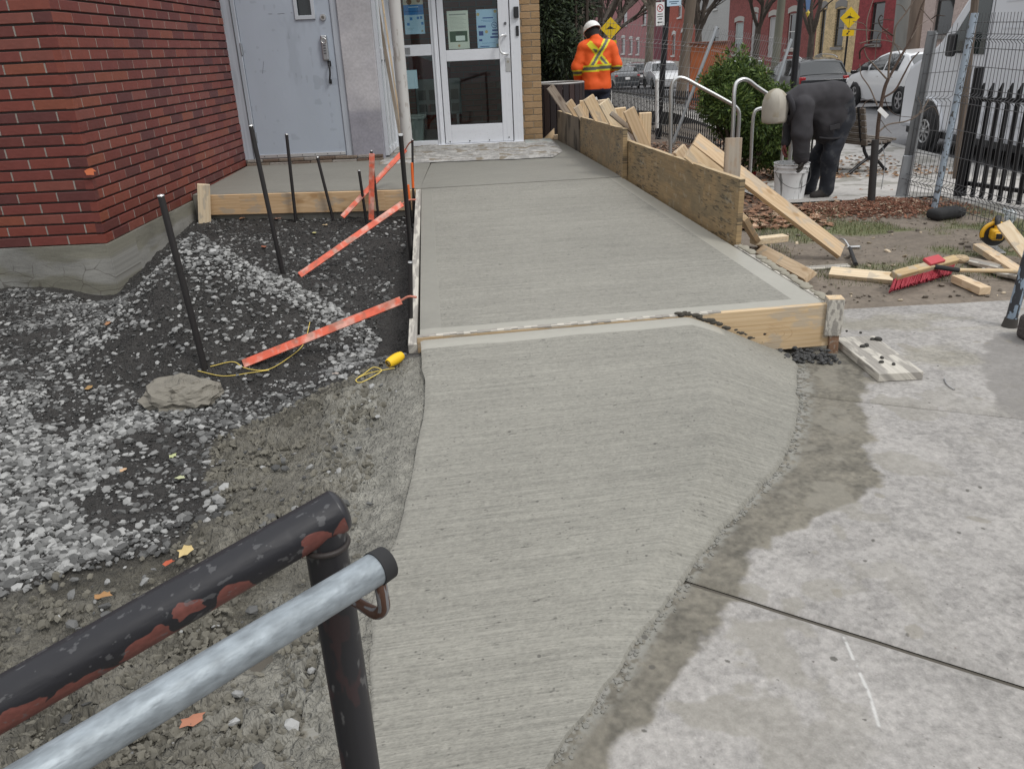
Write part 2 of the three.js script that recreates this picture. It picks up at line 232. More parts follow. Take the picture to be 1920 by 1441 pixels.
// ---- fresh concrete: landing, ramp, apron
const broom = (x, y) => { const yy = y + .007 * (fbm(x * 1.1, y * .8, 2) - .5) + .003 * vn(x * 9, y * 30); return .25 * vn(x * 2.2, yy * 290) + .25 * vn(x * 7 + 40, yy * 430) + .20 * vn(x * 30, yy * 260 + 8) + .30 * vn(x * 140, yy * 310); };
const pits = (x, y) => { const p = vn(x * 90, y * 190 + 31) * .6 + .4 * vn(x * 33, y * 60); return sst(.80, .93, p); };
function concTex(w, h, wm, hm, border, tone) {
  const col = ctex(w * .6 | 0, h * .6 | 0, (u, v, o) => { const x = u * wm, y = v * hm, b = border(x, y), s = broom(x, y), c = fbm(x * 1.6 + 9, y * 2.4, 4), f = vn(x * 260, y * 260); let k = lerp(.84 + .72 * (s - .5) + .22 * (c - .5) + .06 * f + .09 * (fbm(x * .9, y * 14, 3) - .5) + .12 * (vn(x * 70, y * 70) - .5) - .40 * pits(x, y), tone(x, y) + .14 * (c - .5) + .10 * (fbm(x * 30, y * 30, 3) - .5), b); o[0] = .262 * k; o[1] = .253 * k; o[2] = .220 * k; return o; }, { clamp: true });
  const bmp = tex(w, h, (u, v) => { const x = u * wm, y = v * hm, b = border(x, y); return lerp(.2 + .7 * broom(x, y) - .35 * pits(x, y), .62 + .06 * fbm(x * 40, y * 40, 2), b) * (1 - 0 * b); }, { clamp: true });
  const rgh = tex(256, 256, (u, v) => lerp(.78, .45, border(u * wm, v * hm)), { clamp: true });
  return new THREE.MeshStandardMaterial({ map: col, bumpMap: bmp, bumpScale: .0055, roughnessMap: rgh, roughness: 1 });
}
const lerp4 = (a, b, c, d, u, v) => { const p = a.clone().lerp(b, u), q = c.clone().lerp(d, u); return p.lerp(q, v); };
function slabGeo(nu, nv, pos, depth = .3, lip = .004) {
  const g = grid(nu, nv, (u, v) => { const p = pos(u, v); return [p.x, p.y - ((u === 0 || u === 1 || v === 0 || v === 1) ? lip : 0), p.z]; });
  const sk = [[t => [t, 1]], [t => [1, 1 - t]], [t => [1 - t, 0]], [t => [0, t]]].map(([e]) => grid(24, 1, (u, v) => { const [a, b] = e(u), p = pos(a, b); return [p.x, p.y - lip - v * depth, p.z, a, b]; }));
  return merge([g, ...sk]);
}
{ // main ramp panel, with trowelled margins
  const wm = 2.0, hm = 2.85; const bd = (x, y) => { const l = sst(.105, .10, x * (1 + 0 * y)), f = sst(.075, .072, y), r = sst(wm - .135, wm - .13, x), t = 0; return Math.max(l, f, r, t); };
  const m = concTex(2048, 2048, wm, hm, bd, (x, y) => y < .08 || x > 1 ? 1.22 : .93);  // front and right margins paler: reflected sky painted into their colour
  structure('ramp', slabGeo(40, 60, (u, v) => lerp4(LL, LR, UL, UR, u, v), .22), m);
}
{ // landing at the door: two quads, one before the grey door, one before the glass doors
  const m = concTex(1024, 1024, 2.4, 2.6, () => .55, () => .8); m.bumpScale = .0015;
  const y1 = .553, y2 = .575, A = V(-2.625, .55, -6.95), B = UL.clone().add(V(-.012, .003, -.012)), E = onY(1050, 264, .575);
  const jl = UR.clone().add(V(0, .003, -.012));
  structure('landing', [slabGeo(16, 16, (u, v) => lerp4(A, B, V(-2.625, y2, -8.66), V(-.70, y2, -8.66), u, v), .25), slabGeo(16, 20, (u, v) => lerp4(V(B.x, y1, B.z), jl, V(-.70, y2, -9.62), V(E.x, y2, -9.66), u, v), .25), span(-2.6, -.69, .3, y2 - .002, -8.66, -9.8), span(-.71, .7, .3, .574, -9.6, -10)], m);
}
{ // apron with a flared side running down to the pavement
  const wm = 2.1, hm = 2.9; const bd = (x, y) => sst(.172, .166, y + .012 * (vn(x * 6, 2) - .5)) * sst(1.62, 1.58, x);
  const m = concTex(2048, 2048, wm, hm, bd, () => 1.28);  // trowelled strip at the joint, its sky sheen painted in as paler tone
  const nu = 110, nv = 150;
  const pos = (u, v) => { const d0 = lerp(3.86, .85, v), xl = smo(XL, d0) + .015 * (vn(d0 * 9, 7) - .5), x = lerp(xl, xb(d0), u); const d = d0 + (1 - v) ** 2 * .127 * (x - .55) - .008 * (1 - v); let y = apronY(x, d0); return V(x, y, -d); };
  const g = grid(nu, nv, (u, v) => { const p = pos(u, v); const e = u === 1 ? -.016 : u === 0 ? -.006 : 0; return [p.x, p.y + e, p.z, (p.x + .5) / wm, (3.9 - (-p.z) + .127 * (p.x - .55)) / hm + .006]; });
  // uv v grows towards the camera; flip winding because rows run nearer
  const I = g.index.array; for (let i = 0; i < I.length; i += 3) { const t = I[i]; I[i] = I[i + 1]; I[i + 1] = t; } g.computeVertexNormals();
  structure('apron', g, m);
  // crumbs of concrete along the free edge
  const r = rngOf(9), cr = []; for (let i = 0; i < 420; i++) { const d = 1.3 + r() * 2.4, s = .0015 + .0045 * r() ** 3, x = xb(d) + .003 + .04 * r() ** 2; const q = new THREE.IcosahedronGeometry(s, 0); q.scale(1 + r(), .6, 1 + r()); q.rotateY(r() * 6); q.translate(x, .003, -d - .127 * (x - .55) * ((d - .85) / 3) ** 2); cr.push(q); }
  solo('concrete_crumbs', merge(cr), mat([.19, .185, .165], .9), 'grey crumbs of fresh concrete strewn along the apron edge on the pavement', 'crumbs', null, 'stuff');
}
{ // broken old threshold in front of the glass doors
  const pol = (u, v) => { const x = lerp(-1.2, .66, u), dn = 8.22 - .06 * u + .10 * (fbm(u * 7, 3, 3) - .5) + (u > .93 ? (u - .93) * 6 : 0), df = 9.5; const d = lerp(dn, df, v); const e = sst(0, .05, v) * sst(1, .97, u); const hgt = .571 + e * (.004 + .012 * fbm(x * 9, d * 30, 4) * sst(0, .5, v) + .012 * sst(.47, .55, fbm(x * 5 + 4, d * 14, 4)) + .006 * vn(x * 40, d * 60) + .012 * sst(.6, 1, v)); return [x, hgt, -d, x, d]; };
  const g = grid(150, 90, pol);
  structure('broken_threshold', g, new THREE.MeshStandardMaterial({ map: ctex(512, 512, (u, v) => { const a = sst(.40, .62, fbm(u * 16, v * 46, 5)), f = .8 + .3 * vn(u * 120, v * 160), br = sst(.60, .68, fbm(u * 5 + 8, v * 14, 4)); const k = lerp(.27, .40, a) * f; return [lerp(k, .2, br), lerp(k * .97, .17, br), lerp(k * .92, .13, br)]; }), roughness: .9, bumpMap: roughBump, bumpScale: .012 }));
}

// ---- excavated ground on the left: soil, gravel heap, slopped mud
const pileC = [-1.74, 4.55];
function hL(x, d) {
  let h = clamp((d - 2.7) * .078, 0, .36);
  const dx = x - pileC[0], dd = d - pileC[1];
  const a = dx * .95 - dd * .31, b = dx * .31 + dd * .95, rr = Math.hypot(a / (a > 0 ? 1.05 : .72), b / (b < 0 ? .78 : .40));
  h += .51 * Math.pow(clamp(1.02 - rr), 1.0) * (.92 + .16 * vn(x * 5, d * 5));
  h += .10 * Math.exp(-(((x + 3.3) / .6) ** 2 + ((d - 4.3) / .6) ** 2)) + .07 * Math.exp(-(((x + 2.7) / .4) ** 2 + ((d - 3.5) / .4) ** 2)) - .09 * Math.exp(-(((x + 2.75) / .22) ** 2 + ((d - 5.2) / .2) ** 2));
  h += .07 * (fbm(x * 2.3 + 5, d * 2.3, 4) - .5) * sst(7.1, 6.6, d) + .022 * (fbm(x * 11, d * 11, 3) - .5);
  const near = sst(-1.25, -.42, x) * sst(3.95, 3.6, d); h = lerp(h, apronA(d) + .004 + .03 * (fbm(x * 9, d * 9, 3) - .5) * sst(-.55, -.75, x) - .05 * sst(.0, .09, x - smo(XL, d) - .03 * (vn(d * 7, 5) - .5)), near);
  if (x > -.66) h = Math.min(h, d > 3.78 ? .27 - .05 + .08 * (d - 3.8) : 9);
  return h;
}
const G = (px, py) => onG(px, py, hL, 1.2);
const polyOf = px => px.map(([a, b]) => { const p = G(a, b); return [p.x, -p.z]; });
const inside = (P, x, y) => { let c = false; for (let i = 0, j = P.length - 1; i < P.length; j = i++) { const [xi, yi] = P[i], [xj, yj] = P[j]; if ((yi > y) !== (yj > y) && x < (xj - xi) * (y - yi) / (yj - yi) + xi) c = !c; } return c; };
const mudP = polyOf([[-500, 1180], [0, 1130], [130, 1080], [300, 1040], [420, 960], [395, 850], [480, 790], [600, 735], [700, 690], [775, 672], [900, 680], [900, 1500], [400, 1700], [-500, 1700]]);
const lightP = polyOf([[-120, 880], [0, 770], [110, 690], [190, 600], [330, 470], [420, 452], [530, 545], [660, 590], [760, 640], [700, 690], [600, 705], [470, 690], [370, 760], [290, 800], [340, 880], [300, 960], [150, 1060], [-120, 1130]]);
const darkP = polyOf([[410, 500], [470, 520], [560, 560], [660, 605], [640, 650], [560, 650], [470, 630], [420, 570]]), darkQ = polyOf([[90, 690], [190, 640], [230, 700], [210, 800], [130, 830], [60, 780]]);
const mudM = (x, d) => { const a = .16 * (fbm(x * 3, d * 3, 4) - .5), b = .16 * (fbm(x * 3 + 30, d * 3, 4) - .5); let s = 0; for (const [ox, oy] of [[0, 0], [.05, 0], [-.05, 0], [0, .05], [0, -.05]]) s += inside(mudP, x + a + ox, d + b + oy) ? .2 : 0; return s; };
const lightM = (x, d) => inside(lightP, x + .4 * (fbm(x * 2.2, d * 2.2, 3) - .5), d + .4 * (fbm(x * 2.2 + 30, d * 2.2, 3) - .5)) ? 1 : 0;
{
  const x0 = -5.2, x1 = -.28, d0 = .55, d1 = 6.98, nu = 390, nv = 520, mm = new Float32Array((nu + 1) * (nv + 1));
  const dOf = v => lerp(d0, d1, Math.pow(v, 1.12)), xOf = u => x1 - (x1 - x0) * Math.pow(1 - u, 1.25);
  const g = grid(nu, nv, (u, v) => {
    const x = xOf(u), d = dOf(v), m = mudM(x, d); mm[Math.round(v * nv) * (nu + 1) + Math.round(u * nu)] = m;
    let y = hL(x, d); const ap = sst(-.42, -.62, x);
    if (m > 0) { const l = fbm(x * 7 + 3, d * 7, 3), r = 1 - Math.abs(2 * fbm(x * 24, d * 24, 3) - 1), c = fbm(x * 4 + 12, d * 4, 3); y += m * ((.05 * (l - .5) + .045 * Math.pow(r, 3) * sst(.38, .6, c) + .013 * (vn(x * 60, d * 60) - .5) - .02) * (.25 + .75 * ap)); }
    else y += .02 * (fbm(x * 34, d * 34, 3) - .5);
    return [x, y, -d, x, d];
  });
  colorize(g, (x, y, z, i) => { const m = mm[i], d = -z, c = fbm(x * 6, d * 6, 4), s = .8 + .5 * (c - .5) + .5 * (fbm(x * 40, d * 40, 2) - .5); const wetm = sst(.50, .62, fbm(x * 3 + 9, d * 3, 4)); const sl = sst(-.85, -.62, x + .32 * (fbm(x * 5, d * 5, 4) - .5)) * sst(3.95, 3.7, d) * sst(1.2, 1.6, d) * sst(.30, .44, fbm(x * 8 + 2, d * 8, 4) + .35 * sst(-.8, -.6, x)), A = [.042, .039, .036], Bm = [lerp(lerp(.175, .105, wetm), .265, sl), lerp(lerp(.164, .097, wetm), .256, sl), lerp(lerp(.136, .077, wetm), .222, sl)]; return [0, 1, 2].map(k => lerp(A[k], Bm[k], m) * s); });
  structure('excavated_soil', g, new THREE.MeshStandardMaterial({ vertexColors: true, roughness: .88, bumpMap: tex(1024, 1024, (u, v) => { const n = pf(u, v, 40, 5, 7); return .5 * n + .5 * (1 - Math.abs(2 * pf(u, v, 70, 3, 3) - 1)); }), bumpScale: .03, map: ctex(512, 512, (u, v) => { const k = .7 + .55 * pf(u, v, 90, 3, 4); return [k, k, k]; }) }));
  // loose stones: far too many to count
  const r = rngOf(21), shapes = [0, 1, 2, 3].map(s => { const q = new THREE.IcosahedronGeometry(1, 0), p = q.attributes.position, rr = rngOf(90 + s), off = {}; for (let i = 0; i < p.count; i++) { const k = [p.getX(i), p.getY(i), p.getZ(i)].map(t => t.toFixed(2)).join(); const o = off[k] ??= [.72 + .5 * rr(), .7 + .5 * rr(), .72 + .5 * rr()]; p.setXYZ(i, p.getX(i) * o[0], p.getY(i) * o[1] * .48, p.getZ(i) * o[2] * .78); } q.computeVertexNormals(); return q; });
  const lists = shapes.map(() => []);
  for (let i = 0; i < 230000; i++) {
    const x = x0 + .6 + r() * 4.2, d = 1.0 + r() * 5.95; if (x < -2.6 && d > 5.25) continue; if (d > 3.75 && x > -.72) continue; if (x > -.5) continue;
    const L = lightM(x, d), m = mudM(x, d), cl = fbm(x * 2.6 + 70, d * 2.6, 4); const far = d > 5.3 && !L;
    const pa = (x - pileC[0]) * .95 - (d - pileC[1]) * .31, pb = (x - pileC[0]) * .31 + (d - pileC[1]) * .95, pr = Math.hypot(pa / (pa > 0 ? 1.05 : .72), pb / (pb < 0 ? .78 : .40)) + .25 * (cl - .5), crest = pb > -.13 - .25 * (fbm(x * 5, d * 5, 4) - .4) && pb < .12 && pa > -.3 && pa < .95, flank = pr > .22 && pr < .85 && pb < -.05; const dk = flank && !crest && r() > sst(.44, .58, fbm(x * 3.6 + 11, d * 3.6, 4)) + .12 * (pa < 0 ? 2 : 1) || inside(darkP, x + .12 * (vn(x * 9, d * 9) - .5), d) || inside(darkQ, x + .12 * (vn(x * 9, d * 9) - .5), d); const bh = ((x - pileC[0]) * .31 + (d - pileC[1]) * .95) > .10 + .1 * vn(x * 6, d * 6) && x > -2.6; const dens = crest ? .95 : bh ? .10 * sst(.35, .6, cl) + .03 : dk ? .20 : m > .5 ? .015 : L ? lerp(.10, .98, sst(.40, .53, cl)) : far ? .14 * sst(.4, .6, cl) + .05 : lerp(.16, .62, sst(.42, .58, cl)); if (r() > dens) continue;
    const sz = (.0038 + .0155 * Math.pow(r(), 3.2)) * (d < 3.4 ? 1.1 : .92); const pale = r() < (crest ? .85 : bh ? .4 : m > .5 ? .5 : L ? .76 : .38);
    lists[r() * 4 | 0].push([x, hL(x, d) + sz * .18, -d, sz * (1 + .5 * r()), r() * 6.28, (r() - .5) * 1.1, (r() - .5) * 1.1, pale ? .10 + .27 * r() : .05 + .08 * r()]);
  }
  for (let i = 0; i < 60000; i++) { const x = x0 + .6 + r() * 4.2, d = 1.0 + r() * 5.95; if (x < -2.6 && d > 5.25) continue; if (d > 3.75 && x > -.72) continue; if (x > -.5 || mudM(x, d) > .3) continue; const sz = .0025 + .006 * r() * r(), k = .03 + .05 * r() * r(); lists[r() * 4 | 0].push([x, hL(x, d) + sz * .3, -d, sz * (1 + .5 * r()), r() * 6.28, (r() - .5) * 2, (r() - .5) * 2, k]); }
  const gm = new THREE.MeshStandardMaterial({ color: 0xffffff, roughness: .8, bumpMap: grainBump, bumpScale: .001, flatShading: true });
  const o = new THREE.Object3D(), col = new THREE.Color();
  const gr = thing('gravel', 'loose grey crushed stone and shale heaped over the dug up soil', 'gravel'); gr.userData.kind = 'stuff';
  lists.forEach((l, s) => { const im = new THREE.InstancedMesh(shapes[s], gm, l.length); im.name = 'loose_stones'; im.userData.kind = 'stuff'; im.castShadow = im.receiveShadow = true; l.forEach((q, i) => { o.position.set(q[0], q[1], q[2]); o.rotation.set(q[5], q[4], q[6]); o.scale.setScalar(q[3]); o.updateMatrix(); im.setMatrixAt(i, o.matrix); im.setColorAt(i, col.setRGB(q[7] * 1.0, q[7] * 1.0, q[7] * .97)); }); gr.add(im); });
}
{ // crumbs and clods of mud
  const r = rngOf(57), o = new THREE.Object3D(), col = new THREE.Color(), L = []; for (let i = 0; i < 60000 && L.length < 11000; i++) { const x = -3.2 + r() * 2.7, d = 1.0 + r() * 3; if (mudM(x, d) < .4 || x > -.62 + .1 * r()) continue; const c = fbm(x * 4 + 12, d * 4, 3); if (r() > sst(.36, .62, c) + .06) continue; const s = .002 + .0075 * r() ** 3; L.push([x, d, s, r() * 6.3, r(), r()]); }
  const q = new THREE.IcosahedronGeometry(1, 1), p = q.attributes.position, off = {}; for (let i = 0; i < p.count; i++) { const k = [p.getX(i), p.getY(i), p.getZ(i)].map(t => t.toFixed(2)).join(); const w = off[k] ??= .65 + .6 * r(); p.setXYZ(i, p.getX(i) * w, p.getY(i) * w * .65, p.getZ(i) * w); } q.computeVertexNormals();
  const im = new THREE.InstancedMesh(q, mat(0xffffff, .9), L.length); im.name = 'mud_crumbs'; im.castShadow = im.receiveShadow = true; L.forEach((v, i) => { o.position.set(v[0], hL(v[0], v[1]) + v[2] * .1, -v[1]); o.rotation.set(v[4], v[3], v[5]); o.scale.set(v[2] * (1 + v[4]), v[2], v[2] * (1 + v[5])); o.updateMatrix(); im.setMatrixAt(i, o.matrix); const k = .65 + .55 * v[5]; im.setColorAt(i, col.setRGB(.135 * k, .126 * k, .102 * k)); }); scene.add(im); tag(im, 'crumbly clods of grey cement mud churned up beside the apron', 'mud'); im.userData.kind = 'stuff';
}
{ // lumps of slopped concrete
  const lump = (px, py, s, sq, label, seed) => { const p = G(px, py), q = new THREE.IcosahedronGeometry(1, 5), a = q.attributes.position; for (let i = 0; i < a.count; i++) { const n = V(a.getX(i), a.getY(i), a.getZ(i)).normalize(), k = .72 + .5 * fbm(n.x * 1.6 + seed, n.z * 1.6 + n.y, 4) + .22 * (fbm(n.x * 6 + seed, n.z * 6 + n.y * 5, 4) - .5) - .10 * sst(.5, .56, fbm(n.x * 3 + 9, n.y * 7 + n.z * 2, 3)); a.setXYZ(i, n.x * k * s, n.y * k * s * sq, n.z * k * s * .8); } q.computeVertexNormals(); q.translate(p.x, p.y + s * sq * .15, p.z); return solo('concrete_lump', q, mat([.20, .185, .155], .85, { bumpMap: roughBump, bumpScale: .03 }), label, 'concrete lump'); };
  lump(345, 748, .20, .55, 'large rounded lump of wet concrete at the foot of the gravel heap', 3);
 }
// ---- yard on the right: packed earth with thin grass, leaf litter under the shrubs
const gY = (x, d) => gR(x, d) + .012 * (fbm(x * 3, d * 3, 4) - .5) * sst(4.75, 5.1, d) + .10 * Math.exp(-(((x - 3.75) / .62) ** 2 + ((d - 8.0) / .32) ** 2)) * (.8 + .4 * vn(x * 7, d * 7));
const GY = (px, py) => onG(px, py, gY, 2);
{
  const g = grid(150, 220, (u, v) => { const x = lerp(.3, 4.752, u), d = lerp(4.74 + .03 * (x - 2.13), 20, v * v * .6 + v * .4); let y = gY(x, d) + .006 * (fbm(x * 40, d * 40, 2) - .5) + (v === 0 ? -.01 : 0); return [x, y - .004, -d, x, d]; });
  colorize(g, (x, y, z) => { const d = -z, c = fbm(x * 2.5, d * 2.5, 5), f = .75 + .5 * fbm(x * 20, d * 20, 3); const gr = sst(.46, .62, fbm(x * 1.6 + 4, d * 1.8, 4)) * sst(5.4, 6, d) * sst(7.9, 7.2, d) * sst(2.2, 2.8, x), lt = sst(7.6, 8.4, d) * sst(3.6, 3, x); const mu = Math.exp(-(((x - 3.75) / .7) ** 2 + ((d - 8.0) / .36) ** 2)) > .3 ? 1 : 0; let C = [lerp(.15, .20, c), lerp(.125, .165, c), lerp(.10, .13, c)]; C = C.map((q, i) => lerp(q, [.13, .14, .065][i], gr)); C = C.map((q, i) => lerp(q, [.10, .06, .04][i], Math.max(lt * .7, mu))); return C.map(q => q * f); });
  structure('yard', g, new THREE.MeshStandardMaterial({ vertexColors: true, roughness: .95, bumpMap: roughBump, bumpScale: .02, map: ctex(256, 256, (u, v) => { const k = .7 + .55 * pf(u, v, 50, 4, 8); return [k, k, k]; }) }));
  const pth = [[1440, 388], [1500, 352], [1580, 333], [1740, 330], [1790, 372], [1640, 379], [1560, 378]].map(([a, b]) => { const p = onG(a, b, (x, d) => gR(x, d) + .012, 3); return p; });
  // concrete path crossing the yard
  structure('yard_path', grid(20, 20, (u, v) => { const x = lerp(2.9, 4.8, u), d = lerp(8.55, 10.6, v); return [x, gR(x, d) + .02, -d, x * .5, d * .5]; }), M.walk);
  // wood chips, leaves, grass
  const o = new THREE.Object3D(), col = new THREE.Color(), r = rngOf(61);
  const inst = (name, geo, m, list, label, cat) => { const im = new THREE.InstancedMesh(geo, m, list.length); im.name = name; im.castShadow = im.receiveShadow = true; list.forEach((q, i) => { o.position.set(q[0], q[1], q[2]); o.rotation.set(q[4], q[3], q[5]); o.scale.set(...q[6]); o.updateMatrix(); im.setMatrixAt(i, o.matrix); im.setColorAt(i, col.setRGB(...q[7])); }); scene.add(im); tag(im, label, cat); im.userData.kind = 'stuff'; return im; };
  const gauss = () => (r() + r() + r() - 1.5) / 1.5;
  let L = []; for (let i = 0; i < 5200; i++) { const x = 3.72 + gauss() * 1.15, d = 7.98 + gauss() * .62; if (x > 4.7) continue; const k = .5 + .9 * r(), s = .01 + .03 * r() * r(); L.push([x, gY(x, d) + .006, -d, r() * 6.3, gauss() * .6, gauss() * .6, [s * 1.6, .004, s * .55], r() < .12 ? [.42, .33, .24] : [.17 * k, .075 * k, .045 * k]]); }
  inst('wood_chips', new THREE.BoxGeometry(1, 1, 1), mat(0xffffff, .9), L, 'reddish brown wood chip mulch heaped round the sapling', 'mulch');
  const leaf = new THREE.BufferGeometry(); leaf.setAttribute('position', new THREE.BufferAttribute(new Float32Array([-.5, 0, 0, 0, .12, -.35, .5, 0, 0, 0, .1, .38]), 3)); leaf.setIndex([0, 2, 1, 0, 3, 2]); leaf.computeVertexNormals();
  L = []; for (let i = 0; i < 5200; i++) { const d = 7.3 + r() ** 1.3 * 9, x = 1.75 + r() * (d < 8.3 ? 1.3 : 2.9); if (d < 10.7 && d > 8.4 && x > 3.05 && r() < .93) continue; const k = .5 + r(), s = .05 + .05 * r(); L.push([x, gY(x, d) + .012, -d, r() * 6.3, gauss() * .7, gauss() * .7, [s, s, s], r() < .2 ? [.36 * k, .25 * k, .17 * k] : [.18 * k, .095 * k, .055 * k]]); }
  for (let i = 0; i < 500; i++) { const d = 10.6 + r() * 2.6, x = 3.9 + r() * 2.3, k = .5 + r(), s = .05 + .04 * r(); L.push([x, lin([[8.7, -.09], [12, -.255]], d) + .012, -d, r() * 6.3, gauss() * .6, gauss() * .6, [s, s, s], [.22 * k, .13 * k, .07 * k]]); }
  inst('leaf_litter', leaf, mat(0xffffff, .85, { side: THREE.DoubleSide }), L, 'brown fallen leaves covering the ground under the evergreen shrub', 'leaf litter');
  const blade = new THREE.BufferGeometry(); blade.setAttribute('position', new THREE.BufferAttribute(new Float32Array([-.5, 0, 0, .5, 0, 0, .15, 1, .35]), 3)); blade.computeVertexNormals();
  L = []; for (let i = 0; i < 26000 && L.length < 9000; i++) { const x = 2.2 + r() * 2.5, d = 5.2 + r() * 2.7; if (r() > sst(.44, .62, fbm(x * 1.6 + 4, d * 1.8, 4))) continue; const k = .6 + .7 * r(); L.push([x, gY(x, d) - .002, -d, r() * 6.3, gauss() * .8, gauss() * .5, [.004, .015 + .03 * r(), .02], r() < .35 ? [.22 * k, .19 * k, .10 * k] : [.10 * k, .13 * k, .045 * k]]); }
  inst('grass', blade, mat(0xffffff, .8, { side: THREE.DoubleSide }), L, 'thin worn grass growing in patches on the bare yard', 'grass');
  L = []; for (let i = 0; i < 620; i++) { const d = 4.85 + r() ** 1.4 * 3.2, x = 1.9 + r() * 2.8, s = .004 + .018 * r() ** 4, k = .6 + .8 * r(); L.push([x, gY(x, d) + s * .15, -d, r() * 6.3, gauss(), gauss(), [s * 1.5, s * .6, s], r() < .3 ? [.40 * k, .33 * k, .24 * k] : [.15 * k, .125 * k, .10 * k]]); }
  inst('yard_debris', new THREE.IcosahedronGeometry(1, 0), mat(0xffffff, .9), L, 'small stones and wood scraps scattered over the bare yard', 'debris');
}
// ================================================================ BRICK BUILDING WITH THE ENTRANCE
const XW = -2.64, DC = 5.33, DB = 8.67, FT = .495, CP = .0706, BL = .245, BJ = .0095, BH = .058;
const bld = thing('brick_building', 'dark red brick building with concrete footing and a recessed entrance', 'building');
M.mortar = mat([.38, .35, .31], .95, { bumpMap: grainBump, bumpScale: .003 });
M.mortarDark = mat([.16, .14, .13], .95);
{ // footing
  const crackPts = []; const r = rngOf(14); for (let i = 0; i < 38; i++) crackPts.push([r() * 1.5, r() * .4]);
  const ft = ctex(1024, 512, (u, v) => { const x = u * 2.4, y = v * .6; const c = fbm(x * 4, y * 5, 5), f = vn(x * 200, y * 200), st = sst(.5, .7, fbm(x * 2 + 4, y * 9 + 2, 4)); let k = .26 * (.72 + .3 * f * .5 + .7 * (c - .4)); let R = lerp(k, k * .75, st), Gc = lerp(k * .98, k * .72, st), B = lerp(k * .90, k * .58, st); let a = 9, b = 9; const wx = x + .05 * (fbm(x * 9, y * 9, 3) - .5), wy = y + .05 * (fbm(x * 9 + 7, y * 9, 3) - .5); for (const p of crackPts) { const q = Math.hypot(wx - p[0] - .1, (wy - p[1])); if (q < a) { b = a; a = q; } else if (q < b) b = q; } const ck = sst(.006, .002, b - a) * sst(.40, .34, y + .1 * (fbm(x * 5, y * 5, 3) - .5)) * sst(.42, .52, fbm(x * 3 + 8, y * 3, 3)) * sst(1.5, 1.35, x); return [lerp(R, .06, ck * .6), lerp(Gc, .05, ck * .6), lerp(B, .04, ck * .6)]; });
  const m = new THREE.MeshStandardMaterial({ map: ft, roughness: .9, bumpMap: roughBump, bumpScale: .006 });
  const f1 = planarUV(span(-9, XW + .012, -.3, FT, -DC + .012, -DC - .4), 1, 'x', 'y'), f2 = planarUV(span(XW - .4, XW + .012, -.3, FT + .001, -DC - .4, -DB - .2), 1, 'z', 'y');
  for (const g of [f1, f2]) { const a = g.attributes.uv; for (let i = 0; i < a.count; i++) a.setXY(i, a.getX(i) / 2.4 + (g === f1 ? 4 / 2.4 : .35), (a.getY(i) - .0) / .6); }
  mesh('footing', [f1, f2], m, bld);
}
